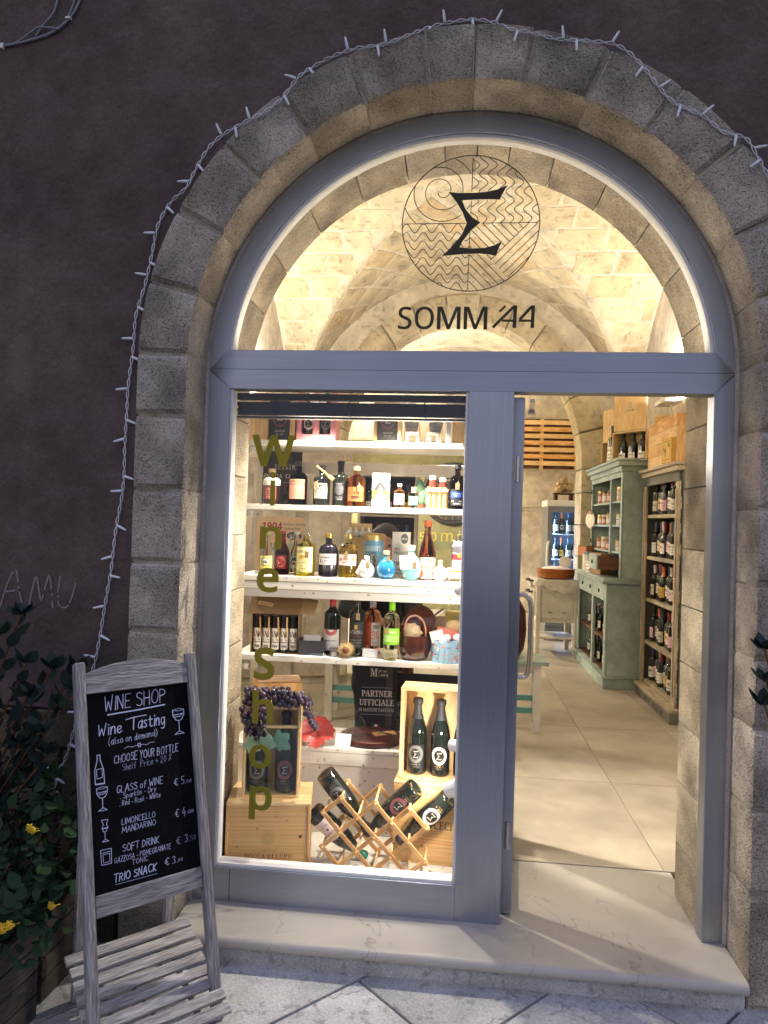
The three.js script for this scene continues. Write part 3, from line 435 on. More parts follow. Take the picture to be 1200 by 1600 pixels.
windowLamp(0.01, 0.72, -0.13, -0.5, 0.62, -0.5, 0.42, 'white can spotlight on the mullion beside the champagne box');
windowLamp(-0.002, 0.545, -0.12, -0.42, 0.3, -0.24, 0.34, 'largest white can spotlight on the mullion above the folding wine rack', 0.031, 0.075);
for (const [lx, cd, lb] of [[-0.22, 4.4, 'white spotlight bracketed to the transom behind the blind, the one near its middle'], [-0.62, 1.0, 'white spotlight bracketed to the transom behind the blind, added unseen beside the jamb']]) { // transom lamps behind the blind; the jamb-side one is added to brighten the display
  const t = thing('ceiling_spot', lb, 'lamp', [lx, 2.075, -0.4]);
  obj('bracket', [bar([0, 0.02, 0], [0, 0.09, 0.31], 0.016, 0.016), cbox(0.05, 0.05, 0.018, 0, 0.09, 0.32, 0.002)], M.white, t);
  obj('can', lathe([[0.0001, 0.05], [0.03, 0.05], [0.036, 0.04], [0.036, 0], [0.032, 0], [0.03, 0.01], [0.0001, 0.01]], 20), M.white, t);
  obj('lens', lathe([[0.0001, 0.0085], [0.031, 0.0085]], 20), M.glow, t);
  spot(lx, 2.071, -0.4, lx + 0.02, 0, -0.25, cd, 1.3, 0.5, LAMPCOL, 0.9);
}
{ // unseen lamp strip added along the transom top to brighten the arch
  const t = thing('added_led_strip', 'slim unseen light strip added on the inner top of the transom', 'lamp', [0.01, 2.2495, -0.1]);
  obj('channel', [cbox(1.72, 0.004, 0.03, 0, 0.002, 0), cbox(1.72, 0.012, 0.003, 0, 0.006, 0.0165), cbox(1.72, 0.1, 0.01, 0, -0.05, 0.024)], M.white, t); obj('added_lamp_tape', cbox(1.7, 0.003, 0.016, 0, 0.006, 0), M.glow, t);
  const l = new THREE.RectAreaLight(0xffefd4, 22, 1.7, 0.018); l.position.set(0.01, 2.262, -0.1); l.rotation.set(Math.PI / 2, 0, 0); scene.add(l);
}
{ // clamp lamp on the rear shelf post, shining on the floor by the door
  const t = thing('clamp_lamp', 'white clamp spotlight on top of the rear shelf post', 'lamp', [0.075, 2.35, -0.87]);
  obj('clamp', [cbox(0.04, 0.05, 0.045, 0.04, -0.17, 0.07, 0.003), bar([0.04, -0.15, 0.065], [0.0, 0.03, 0.0], 0.012, 0.012)], M.white, t); const d = V(0.5, -2.2, 0.22).normalize(), q = new THREE.Quaternion().setFromUnitVectors(V(0, -1, 0), d);
  const c = lathe([[0.0001, 0.06], [0.026, 0.06], [0.03, 0.05], [0.03, 0], [0.027, 0], [0.025, 0.01], [0.0001, 0.01]], 20); c.applyQuaternion(q); obj('can', c, M.white, t); const le = lathe([[0.0001, 0.0085], [0.0255, 0.0085]], 20); le.applyQuaternion(q); obj('lens', le, M.glow, t);
  spot(0.075 + d.x * 0.004, 2.35 + d.y * 0.004, -0.87 + d.z * 0.004, 0.575, 0.15, -0.65, 15, 0.62, 0.4, LAMPCOL, 0.7);
}
function uplight(x, y, z, turn, label, L = 340, down = 0) {
  const t = thing('wall_lamp', label, 'lamp', [x, y, z], turn);
  obj('plate', cbox(0.3, 0.012, 0.16, 0, 0, 0, 0.003), M.white, t); obj('rim', [cbox(0.3, 0.03, 0.008, 0, 0.018, 0.076), cbox(0.3, 0.03, 0.008, 0, 0.018, -0.076)], M.white, t);
  obj('tube', cbox(0.27, 0.008, 0.1, 0, 0.012, 0, 0.002), M.glow, t);
  obj('arm', tube([[0, -0.006, -0.02], [0.0, -0.06, -0.03], [0, -0.14, -0.06], [0, -0.16, -0.11]], 0.009, 16, 8), M.white, t); obj('backplate', cbox(0.06, 0.12, 0.012, 0, -0.16, -0.114, 0.002), M.white, t);
  const l = new THREE.RectAreaLight(0xfff5e4, L, 0.26, 0.1); l.position.set(x, y + 0.024, z); l.rotation.set(Math.PI / 2, 0, 0); if (turn) l.rotation.set(Math.PI / 2, 0, -turn); scene.add(l);
  if (down) { const k = new THREE.RectAreaLight(0xfff5e4, down, 0.26, 0.1); k.position.set(x, y - 0.03, z); k.rotation.set(-Math.PI / 2, 0, turn || 0); scene.add(k); obj('added_lower_tube', cbox(0.27, 0.004, 0.1, 0, -0.01, 0, 0.001), M.glow, t); }  // downward tube and light added to brighten the floor
}
uplight(1.92, 2.76, -4.07, -Math.PI / 2, 'white wall uplight above the tall wooden wine rack');
uplight(-1.92, 2.76, -4.0, Math.PI / 2, 'added unseen white wall lamp on the plaster wall beyond the shelves', 380, 640);  // this and the next two are unseen, added to light the front bay
uplight(-1.92, 2.76, -1.7, Math.PI / 2, 'added unseen white wall lamp close inside the front wall', 230, 220);
uplight(1.92, 2.76, -1.7, -Math.PI / 2, 'added unseen white wall lamp on the side wall by the doorway', 220, 80);
uplight(-1.92, 2.7, -7.9, Math.PI / 2, 'added unseen white wall lamp in the back room', 1700, 1900);  // unseen lamp added to brighten the back wall
// ================= bottles =================
const gcache = {};
function bottleGeo(kind, h, r) {
  const key = kind + h.toFixed(3) + r.toFixed(3); if (gcache[key]) return gcache[key]; let p;
  const n = r * 0.39;
  if (kind === 'wine') p = [[0.0001, 0.012], [r * 0.6, 0.004], [r * 0.93, 0], [r, 0.006], [r, h * 0.62], [r * 0.97, h * 0.655], [r * 0.82, h * 0.69], [r * 0.55, h * 0.72], [n, h * 0.755], [n * 0.95, h * 0.9], [n * 1.12, h * 0.955], [n * 1.12, h * 0.99], [0.0001, h]];
  else if (kind === 'champ') p = [[0.0001, 0.016], [r * 0.6, 0.005], [r * 0.93, 0], [r, 0.007], [r, h * 0.48], [r * 0.96, h * 0.55], [r * 0.84, h * 0.63], [r * 0.6, h * 0.73], [r * 0.42, h * 0.81], [n * 0.9, h * 0.9], [n * 1.1, h * 0.93], [n * 1.25, h * 0.95], [n * 1.2, h * 0.99], [0.0001, h]];
  else if (kind === 'spirit') p = [[0.0001, 0.008], [r * 0.93, 0], [r, 0.006], [r, h * 0.64], [r * 0.95, h * 0.69], [r * 0.7, h * 0.74], [r * 0.36, h * 0.765], [r * 0.34, h * 0.86], [r * 0.4, h * 0.87], [r * 0.38, h * 0.885], [0.0001, h * 0.885]];
  else if (kind === 'slim') p = [[0.0001, 0.008], [r * 0.9, 0], [r, 0.006], [r, h * 0.5], [r * 0.85, h * 0.58], [r * 0.5, h * 0.7], [r * 0.4, h * 0.8], [r * 0.38, h * 0.96], [0.0001, h * 0.97]];
  else if (kind === 'cone') p = [[0.0001, 0.008], [r * 0.93, 0], [r, 0.006], [r, h * 0.4], [r * 0.95, h * 0.46], [r * 0.7, h * 0.6], [r * 0.42, h * 0.76], [r * 0.36, h * 0.86], [r * 0.4, h * 0.9], [0.0001, h * 0.9]];
  else if (kind === 'round') p = [[0.0001, 0.003], [r * 0.5, 0], [r * 0.58, 0.004], [r * 0.86, h * 0.14], [r, h * 0.3], [r * 0.95, h * 0.46], [r * 0.68, h * 0.62], [r * 0.38, h * 0.7], [r * 0.3, h * 0.78], [r * 0.3, h * 0.84], [0.0001, h * 0.84]];
  else p = [[0.0001, 0.003], [r * 0.95, 0], [r, 0.004], [r, h * 0.8], [r * 0.9, h * 0.85], [0.0001, h * 0.86]]; // jar
  return (gcache[key] = lathe(p, 22));
}
function labelGeo(r, h, y, arc, rect, turn = 0) { const g = new THREE.CylinderGeometry(r + 0.0008, r + 0.0008, h, 14, 1, true, -arc / 2 + turn, arc); g.translate(0, y, 0); return uvTo(g, rect); }
function capGeo(kind, h, r) { const n = r * 0.39, k = 'cap' + kind + h.toFixed(3) + r.toFixed(3); if (gcache[k]) return gcache[k]; let p;
  if (kind === 'wine') p = [[n * 1.03, h * 0.77], [n * 1.02, h * 0.9], [n * 1.18, h * 0.955], [n * 1.18, h * 0.995], [n * 1.1, h * 1.004], [0.0001, h * 1.004]];
  else if (kind === 'champ') p = [[r * 0.62, h * 0.735], [r * 0.45, h * 0.81], [n * 0.98, h * 0.9], [n * 1.2, h * 0.93], [n * 1.36, h * 0.95], [n * 1.3, h * 0.995], [n, h * 1.006], [0.0001, h * 1.006]];
  else if (kind === 'spirit') p = [[r * 0.36, h * 0.885], [r * 0.44, h * 0.89], [r * 0.44, h * 0.99], [r * 0.4, h], [0.0001, h]];
  else if (kind === 'slim') p = [[r * 0.43, h * 0.94], [r * 0.43, h * 0.995], [0.0001, h]];
  else if (kind === 'cone') p = [[r * 0.44, h * 0.9], [r * 0.45, h * 0.99], [r * 0.4, h], [0.0001, h]];
  else if (kind === 'round') p = [[r * 0.34, h * 0.845], [r * 0.36, h * 0.99], [0.0001, h]];
  else p = [[r * 0.98, h * 0.855], [r * 1.0, h * 0.86], [r * 1.0, h * 0.99], [r * 0.95, h], [0.0001, h]];
  return (gcache[k] = lathe(p, 16)); }
// o: name,label,kind,x,y,z,h,r, glass, cap, print rect + lh (label height), ly (label centre), arc
function bottle(o) {
  const t = thing(o.name || 'wine_bottle', o.label, o.cat || 'bottle', [o.x, o.y, o.z], o.turn || 0, o.group);
  const kind = o.kind || 'wine';
  obj('body', bottleGeo(kind, o.h, o.r), o.glass || M.dkglass, t);
  if (o.cap) obj(kind === 'wine' || kind === 'champ' ? 'capsule' : 'cap', capGeo(kind, o.h, o.r), o.cap, t);
  if (o.print) obj('label', labelGeo(o.lr || o.r, o.lh, o.ly, o.arc || 1.9, o.print), M.print, t);
  if (o.tag) { const s = o.tag; obj('price_tag', [cbox(0.018, 0.03, 0.0012, s[0], s[1], o.r + 0.004, 0.0004)], M.kraft, t); obj('tag_string', tube([[s[0], s[1] + 0.014, o.r + 0.004], [s[0] * 0.6 + 0.004, (s[1] + s[2]) / 2, o.r * 0.8 + 0.004], [0.006, s[2], o.r * 0.36 + 0.003]], 0.0007, 10, 4), M.string, t); }
  return t;
}
// ================= the window display =================
const S = [1.955, 1.658, 1.331, 0.965, 0.56, 0.17]; // shelf tops
{
  const u = thing('display_shelf_unit', 'cream painted wooden display shelves behind the shop window', 'shelf', [0, 0, 0]);
  const X0 = -1.0, X1 = 0.13, Z0 = -0.82, Z1 = -0.5;
  for (let i = 0; i < 4; i++) obj('shelf_board', span(X0, X1, S[i] - 0.026, S[i], Z0, Z1, 0.003), M.shelf, u);
  obj('shelf_board', span(X0 + 0.0, -0.13, S[4] - 0.02, S[4], Z0, Z1, 0.003), M.shelf, u);
  obj('apron', span(X0, X1, S[2] - 0.062, S[2] - 0.0275, Z1 - 0.03, Z1 - 0.002, 0.003), M.shelf, u);
  obj('apron', span(X0, X1, S[2] - 0.1, S[2] - 0.063, Z1 - 0.02, Z1 - 0.012, 0.003), M.shelf, u);
  obj('apron', span(X0, -0.13, S[4] - 0.078, S[4] - 0.0215, Z1 - 0.025, Z1 - 0.004, 0.003), M.shelf, u);
  for (const [x, z] of [[-0.985, -0.52], [-0.985, -0.8], [0.115, -0.8]]) obj('upright', span(x - 0.015, x + 0.015, FL, 2.2, z - 0.016, z + 0.016, 0.003), M.shelf, u);
  obj('upright', span(-0.055, -0.03, S[0] + 0.0005, 2.2, -0.56, -0.53, 0.003), M.shelf, u);
  obj('back_rail', span(X0 + 0.2, X1, S[1] + 0.165, S[1] + 0.225, -0.86, -0.84, 0.003), M.shelf, u);
  obj('back_rail', span(X0, X1, S[2] - 0.1, S[2] - 0.03, -0.86, -0.84, 0.003), M.shelf, u);
  for (const y of [1.905, 1.61, 1.27, 0.9]) for (const z of [-0.535]) { const g = lathe([[0.0001, 0], [0.02, 0], [0.012, 0.012], [0.02, 0.022], [0.012, 0.03], [0.0001, 0.03]], 12); g.translate(-0.955, y - 0.01, z); obj('turned_bracket', g, M.shelf, u); }
  obj('glass_strip', cbox(1.0, 0.05, 0.003, -0.45, S[2] + 0.155, -0.83, 0.0005), M.clear, u);
  const fl2 = thing('display_plinth', 'white painted plinth of the shop window', 'plinth', [0, 0, 0]);
  obj('top', span(-0.9, 0.09, S[5] - 0.02, S[5], -0.52, -0.075, 0.003), M.shelf, fl2); obj('base', span(-0.89, 0.08, FL + 0.001, S[5] - 0.021, -0.5, -0.085, 0.003), M.white, fl2);
  obj('back_panel', span(-0.9, 0.09, S[5] + 0.0005, S[4] - 0.0795, -0.531, -0.521, 0.001), M.shelf, fl2);
}
// --- prints used in the window
const pr = (w, h, bg, rows, extra) => print(w, h, (c, W, H) => { lines(c, W, H, bg, rows); if (extra) extra(c, W, H); });
const sc = (col, ...rows) => (c, w, h) => { for (const [x, y, ww, hh] of rows) scrib(c, x * w, y * h, ww * w, hh * h, col); };
Object.assign(P, {
  elisir: pr(260, 300, '#2b2928', [['ELISIR', 0.62, 0.34, 34, '#c9c5bd', 'monospace'], ['FARMACIA CAVBO', 0.5, 0.5, 30, '#d8d3ca', 'monospace']], (c, w, h) => { sc('#8d8982', [0.1, 0.56, 0.8, 0.03])(c, w, h); const gr = mulberry(5); for (let i = 0; i < 40; i++) { c.fillStyle = ['rgba(90,40,45,.5)', 'rgba(200,195,190,.25)', 'rgba(10,8,8,.6)'][i % 3]; c.beginPath(); c.ellipse(gr() * w, h * (0.66 + gr() * 0.34), 6 + gr() * 18, 5 + gr() * 24, 0.4, 0, 7); c.fill(); } for (let i = 0; i < 9; i++) { c.fillStyle = 'rgba(85,80,76,.35)'; c.beginPath(); c.ellipse(gr() * w, gr() * h * 0.3, 30, 14, 0, 0, 7); c.fill(); } }),
  jug: pr(90, 110, '#8a4a3e', [], sc('#d8b59a', [0.2, 0.15, 0.6, 0.12], [0.15, 0.4, 0.7, 0.08], [0.2, 0.6, 0.6, 0.08], [0.25, 0.78, 0.5, 0.08])),
  amaro: pr(130, 190, '#dd9f84', [['AMARO', 0.5, 0.16, 27, '#4a1f1a', 'serif', 'bold'], ['SALENTO', 0.5, 0.29, 26, '#4a1f1a', 'serif', 'bold']], (c, w, h) => { c.strokeStyle = '#7a3b30'; c.lineWidth = 2; for (let i = 0; i < 5; i++) for (let j = 0; j < 5; j++) { c.beginPath(); c.arc(24 + i * 20, 92 + j * 18, 4, 0, 5); c.stroke(); } }),
  gin1: pr(110, 150, '#d9d2bd', [], (c, w, h) => { scrib(c, 40, 14, 60, 22, '#222'); scrib(c, 40, 42, 58, 26, '#111'); sc('#555', [0.1, 0.56, 0.8, 0.07], [0.15, 0.72, 0.7, 0.07])(c, w, h); }),
  net: pr(110, 150, '#090909', [], (c, w, h) => { c.save(); c.beginPath(); c.ellipse(55, 62, 38, 42, 0, 0, 7); c.fillStyle = '#b9b9b6'; c.fill(); c.clip(); c.strokeStyle = '#151515'; c.lineWidth = 3; for (let i = -20; i < 30; i++) { c.beginPath(); c.moveTo(i * 9, 0); c.lineTo(i * 9 + 120, 120); c.stroke(); c.beginPath(); c.moveTo(i * 9 + 120, 0); c.lineTo(i * 9, 120); c.stroke(); } c.restore(); sc('#cfcfcf', [0.25, 0.78, 0.5, 0.06], [0.3, 0.9, 0.4, 0.05], [0.25, 0.06, 0.5, 0.05])(c, w, h); }),
  amber: pr(130, 130, '#c06a33', [], (c) => { c.strokeStyle = '#4a2412'; c.lineWidth = 3; c.beginPath(); c.arc(65, 65, 44, 0, 7); c.stroke(); c.fillStyle = '#4a2412'; c.beginPath(); c.ellipse(65, 92, 34, 13, 0, 0, 7); c.fill(); scrib(c, 40, 40, 50, 20, '#5a2c15'); }),
  carton: pr(110, 210, '#f3f2ec', [], (c, w, h) => { c.fillStyle = '#b9b6ae'; c.fillRect(18, 10, 20, 70); c.fillRect(78, 14, 16, 66); c.fillStyle = '#3c3a36'; c.beginPath(); c.moveTo(8, 104); c.lineTo(40, 52); c.lineTo(66, 58); c.lineTo(92, 104); c.fill(); c.fillStyle = '#efeee8'; c.beginPath(); c.moveTo(40, 104); c.lineTo(54, 76); c.lineTo(70, 104); c.fill(); c.fillStyle = '#5d7a38'; c.fillRect(0, 104, w, 60); c.fillStyle = '#eef0e2'; c.beginPath(); c.moveTo(20, 156); c.lineTo(20, 136); c.lineTo(55, 112); c.lineTo(92, 136); c.lineTo(92, 156); c.fill(); scrib(c, 30, 136, 52, 12, '#444'); scrib(c, 16, 184, 78, 14, '#333'); c.fillStyle = '#222'; c.beginPath(); c.arc(55, 175, 5, 0, 7); c.fill(); }),
  salento2: pr(80, 110, '#efe6d2', [['AMARO', 0.5, 0.26, 19, '#5a4a35', 'serif', 'bold'], ['SALENTO', 0.5, 0.46, 16, '#5a4a35', 'serif', 'bold']], sc('#8d7c62', [0.15, 0.58, 0.7, 0.08], [0.2, 0.74, 0.6, 0.08])),
  octa: pr(90, 90, '#6cc9b8', [], sc('#2c6a60', [0.2, 0.36, 0.6, 0.1], [0.28, 0.54, 0.44, 0.08])),
  blue: pr(110, 120, '#151318', [], (c) => { c.fillStyle = '#1d44a8'; c.fillRect(0, 18, 110, 44); scrib(c, 20, 28, 70, 9, '#c9d4ee'); scrib(c, 30, 44, 50, 8, '#c9d4ee'); scrib(c, 16, 80, 78, 12, '#e6e6e6'); scrib(c, 26, 100, 58, 9, '#d6d6d6'); }),
  tray: print(320, 350, (c, w, h) => { fillBg(c, w, h, '#ecc9a4'); c.fillStyle = '#b3303a'; c.font = 'bold 62px sans-serif'; c.fillText('1904', 34, 82); c.fillStyle = '#4b3a2c'; c.font = 'italic 24px serif'; c.fillText('Antica ricetta', 168, 54); c.fillText('Salentina', 178, 82); c.fillStyle = '#5a5560'; c.beginPath(); c.ellipse(250, 120, 50, 26, 0, 0, 7); c.fill(); scrib(c, 218, 108, 64, 12, '#eee'); scrib(c, 222, 124, 56, 11, '#eee'); const gr = mulberry(8); for (let i = 0; i < 6; i++) { c.fillStyle = ['#b9b2a2', '#9a3140', '#7d9a86', '#c9b56a', '#b9b2a2', '#8f6a4a'][i]; c.fillRect(26 + i * 46, 170, 34, 160); c.fillRect(36 + i * 46, 120, 14, 60); } }),
  lemonade: pr(110, 110, '#e6e07e', [], (c) => { c.fillStyle = '#3a4a2a'; c.beginPath(); c.arc(55, 50, 34, 0, 7); c.fill(); c.fillStyle = '#e9ead2'; c.beginPath(); c.arc(55, 50, 29, 0, 7); c.fill(); scrib(c, 32, 36, 46, 26, '#2c3a22'); c.fillStyle = '#e9c92e'; c.beginPath(); c.ellipse(30, 88, 14, 9, 0.4, 0, 7); c.ellipse(72, 90, 16, 9, -0.3, 0, 7); c.fill(); }),
  redl: pr(110, 110, '#8f2330', [], (c) => { c.strokeStyle = '#d9b48a'; c.lineWidth = 4; c.beginPath(); c.arc(55, 55, 36, 0, 7); c.stroke(); scrib(c, 30, 40, 50, 28, '#e3cda8'); }),
  teall: pr(110, 110, '#8fb3a4', [], (c) => { c.fillStyle = '#2c2a28'; c.beginPath(); c.arc(55, 50, 34, 0, 7); c.fill(); scrib(c, 30, 36, 50, 28, '#e6dcc8'); c.fillStyle = '#d5582a'; c.fillRect(24, 74, 60, 10); }),
  limon: pr(150, 190, '#efe9a0', [['LIMON', 0.36, 0.24, 27, '#5a5a2a', 'serif', 'bold']], (c) => { c.fillStyle = '#e3b41a'; c.beginPath(); c.ellipse(54, 76, 22, 15, -0.4, 0, 7); c.fill(); c.strokeStyle = '#a89a4a'; c.lineWidth = 2; c.strokeRect(8, 8, 134, 174); scrib(c, 24, 116, 100, 8, '#a89a4a'); scrib(c, 50, 136, 50, 12, '#8d8240'); scrib(c, 40, 158, 70, 10, '#7a703a'); }),
  ribA: pr(150, 90, '#ece6e0', [], (c) => { scrib(c, 14, 18, 118, 18, '#4a4448'); scrib(c, 40, 48, 90, 16, '#5a5458'); c.fillStyle = '#5a5458'; c.fillRect(16, 44, 12, 34); c.fillStyle = '#7d7680'; c.fillRect(30, 74, 100, 3); }),
  ribB: pr(150, 90, '#f0e6da', [], (c) => { c.fillStyle = '#d98a62'; c.beginPath(); c.arc(124, 36, 18, 0, 7); c.fill(); c.fillStyle = '#c9685a'; c.beginPath(); c.arc(22, 42, 14, 0, 7); c.fill(); scrib(c, 44, 30, 60, 14, '#7a6a5a'); scrib(c, 44, 56, 60, 12, '#7a6a5a'); }),
  tin: print(300, 190, (c, w, h) => { fillBg(c, w, h, '#77aec2'); c.fillStyle = '#eef3ee'; c.font = 'bold 34px serif'; c.textAlign = 'center'; c.fillText('AMARETTI', w / 2, 62); c.fillStyle = '#d9d2b8'; c.beginPath(); c.ellipse(w / 2, 124, 46, 52, 0, 0, 7); c.fill(); c.strokeStyle = '#3a4a3c'; c.lineWidth = 3; c.stroke(); const q = mulberry(3); for (let i = 0; i < 14; i++) { c.fillStyle = ['#4b5a3e', '#a05a4a', '#efe6d0', '#2c3a44'][i % 4]; c.beginPath(); c.arc(w / 2 + (q() - 0.5) * 60, 124 + (q() - 0.5) * 70, 6 + q() * 7, 0, 7); c.fill(); } }),
  taralli: pr(130, 230, '#eae2d0', [['PREGIATI', 0.5, 0.5, 22, '#5a5040', 'sans-serif', 'bold'], ['TARALLI', 0.5, 0.74, 26, '#4a4234', 'sans-serif', 'bold']], (c) => { c.fillStyle = '#6a625a'; c.beginPath(); c.arc(88, 34, 26, 0, 7); c.fill(); scrib(c, 68, 28, 40, 10, '#eee'); scrib(c, 20, 186, 90, 10, '#8d8474'); scrib(c, 24, 206, 80, 8, '#8d8474'); scrib(c, 18, 80, 40, 14, '#9a8a6a'); }),
  fox: print(260, 180, (c, w, h) => { fillBg(c, w, h, '#efe6d8'); c.fillStyle = '#d2703a'; c.font = 'bold 40px sans-serif'; c.fillText('THE', 130, 48); c.fillText('ORANGE', 60, 96); c.fillText('FOX', 130, 142); c.beginPath(); c.moveTo(50, 170); c.lineTo(60, 112); c.lineTo(76, 104); c.lineTo(92, 122); c.lineTo(112, 170); c.lineTo(100, 170); c.lineTo(88, 144); c.lineTo(80, 170); c.fill(); }),
  herb: pr(90, 90, '#eef0ec', [], (c) => { c.strokeStyle = '#6a8a3e'; c.lineWidth = 4; const q = mulberry(11); for (let i = 0; i < 14; i++) { c.beginPath(); c.ellipse(20 + q() * 50, 18 + q() * 54, 9, 4, q() * 3, 0, 5); c.stroke(); } }),
  clearR: pr(110, 170, '#efe9dc', [], (c) => { c.fillStyle = '#a8323a'; c.fillRect(0, 10, 110, 40); c.fillStyle = '#d8a23a'; c.beginPath(); c.arc(60, 20, 16, 0, 7); c.fill(); scrib(c, 12, 66, 86, 14, '#5a5048'); scrib(c, 20, 90, 70, 10, '#7a7068'); c.fillStyle = '#e9c832'; c.fillRect(0, 120, 110, 14); }),
  oil: pr(70, 110, '#eee6d2', [], (c, w, h) => { scrib(c, 10, 12, 50, 30, '#33302a'); sc('#6a6254', [0.1, 0.5, 0.8, 0.08])(c, w, h); c.fillStyle = '#77706a'; c.fillRect(4, 70, 62, 5); scrib(c, 12, 84, 46, 14, '#55504a'); }),
  oilTag: pr(120, 50, '#d8b98a', [], sc('#6a5030', [0.15, 0.3, 0.7, 0.14], [0.25, 0.58, 0.5, 0.14])),
  anto: print(150, 190, (c, w, h) => { fillBg(c, w, h, '#e9e2d6'); c.fillStyle = '#cf6a64'; c.beginPath(); c.arc(w / 2, 0, 54, 0, Math.PI); c.fill(); c.fillStyle = '#efe6dc'; c.beginPath(); c.arc(w / 2, 0, 22, 0, Math.PI); c.fill(); scrib(c, 34, 92, 84, 12, '#6a6058'); scrib(c, 50, 132, 52, 7, '#8d8378'); c.fillStyle = '#443c36'; c.fillRect(72, 164, 6, 9); }),
  kompa: pr(140, 220, '#2c2a28', [['SOMPÀ', 0.5, 0.46, 34, '#b9b2a4', 'serif']], (c) => { c.fillStyle = '#b08d3a'; c.fillRect(58, 24, 24, 36); scrib(c, 40, 66, 62, 10, '#a79f90'); c.fillStyle = '#8a3a44'; c.fillRect(20, 118, 100, 5); sc('#9d968a', [0.15, 0.66, 0.7, 0.05], [0.2, 0.76, 0.6, 0.05], [0.25, 0.86, 0.5, 0.05])(c, 140, 220); }),
  rose: print(220, 200, (c, w, h) => { fillBg(c, w, h, '#c4562a'); c.fillStyle = '#d8d2c6'; c.fillRect(110, 0, 110, 200); c.fillStyle = '#9a9288'; c.fillRect(120, 20, 90, 34); c.fillStyle = '#cf5a3a'; c.font = '92px sans-serif'; c.fillText('30', 108, 140); scrib(c, 124, 164, 80, 14, '#8a8278'); }),
  green: print(180, 150, (c, w, h) => { fillBg(c, w, h, '#86c932'); scrib(c, 50, 24, 80, 18, '#f2f8e6'); c.strokeStyle = '#eef6da'; c.lineWidth = 3; for (let i = 0; i < 8; i++) for (let j = 0; j < 3; j++) { c.beginPath(); c.arc(20 + i * 20, 72 + j * 20, 7, 0, i < 4 ? 7 : 3.2); c.stroke(); } scrib(c, 30, 134, 80, 8, '#5a8a22'); }),
  floral: print(420, 150, (c, w, h) => { fillBg(c, w, h, '#9cc6dc'); const q = mulberry(21); for (let i = 0; i < 120; i++) { const x = q() * w, y = q() * h; c.strokeStyle = '#7fa3b4'; c.lineWidth = 2; c.beginPath(); c.moveTo(x, h); c.lineTo(x + 8, y); c.stroke(); c.fillStyle = ['#e28a9a', '#efe8e4', '#c05a70', '#f0b59a', '#7a86b0', '#d77a5e'][i % 6]; for (let k = 0; k < 5; k++) { c.beginPath(); c.arc(x + 4 * Math.cos(k * 1.26), y + 4 * Math.sin(k * 1.26), 3.2, 0, 7); c.fill(); } } }),
  partner: print(260, 330, (c, w, h) => { fillBg(c, w, h, '#221f1c'); c.fillStyle = '#4a433a'; c.fillRect(190, 0, 40, h); c.fillStyle = '#e9e4da'; c.font = 'bold 54px serif'; c.fillText('M', 82, 58); scrib(c, 138, 22, 60, 14, '#d8d2c6'); scrib(c, 138, 42, 56, 14, '#d8d2c6'); c.font = 'bold 41px serif'; c.textAlign = 'center'; c.fillText('PARTNER', w / 2, 158); c.fillText('UFFICIALE', w / 2, 202); c.font = '21px serif'; c.fillText('DI MAESTRI TARTUFAI', w / 2, 232); c.fillStyle = '#b9b2a4'; c.fillRect(26, 112, 208, 2); c.fillRect(26, 246, 208, 2); c.fillStyle = '#2f7a45'; c.fillRect(106, 296, 16, 26); c.fillStyle = '#eee'; c.fillRect(122, 296, 16, 26); c.fillStyle = '#b0383a'; c.fillRect(138, 296, 16, 26); }),
  card: pr(110, 90, '#f1eee6', [], sc('#b0aba2', [0.2, 0.2, 0.6, 0.1], [0.15, 0.45, 0.5, 0.09])),
  bocca: print(520, 400, (c, w, h) => { c.drawImage(pineCanvas(w, h, 5), 0, 0); c.strokeStyle = 'rgba(150,125,60,.5)'; c.lineWidth = 5; c.beginPath(); c.arc(w * 0.5, h * 0.5, 46, 0, 7); c.stroke(); c.fillStyle = 'rgba(160,135,70,.35)'; c.beginPath(); c.arc(w * 0.5, h * 0.5, 38, 0, 7); c.fill(); c.textAlign = 'center'; c.fillStyle = 'rgba(120,84,40,.55)'; c.font = '18px serif'; c.fillText('T E N U T A', w * 0.52, h * 0.74); c.fillStyle = 'rgba(110,74,34,.8)'; c.font = 'bold 40px serif'; c.fillText('BOCCA DI LUPO', w * 0.51, h * 0.85); }),
  ceci: print(400, 300, (c, w, h) => { c.drawImage(pineCanvas(w, h, 9), 0, 0); c.textAlign = 'center'; c.fillStyle = 'rgba(70,48,24,.85)'; c.font = 'bold 46px serif'; c.fillText('E CECI', w * 0.66, h * 0.54); }),
  pinkbox: null,
});
function pineCanvas(w, h, seed) { const k = document.createElement('canvas'); k.width = w; k.height = h; const c = k.getContext('2d'), q = mulberry(seed); c.fillStyle = '#dcb377'; c.fillRect(0, 0, w, h); for (let i = 0; i < 160; i++) { const y = q() * h; c.strokeStyle = `rgba(${150 + q() * 60 | 0},${100 + q() * 50 | 0},${40 + q() * 40 | 0},${0.08 + q() * 0.16})`; c.lineWidth = 1 + q() * 5; c.beginPath(); c.moveTo(0, y); c.bezierCurveTo(w * 0.3, y + (q() - 0.5) * 22, w * 0.6, y + (q() - 0.5) * 22, w, y + (q() - 0.5) * 14); c.stroke(); } for (let i = 0; i < 4; i++) { c.fillStyle = 'rgba(120,70,30,.55)'; c.beginPath(); c.ellipse(q() * w, q() * h, 9, 5, -0.2, 0, 7); c.fill(); } return k; }
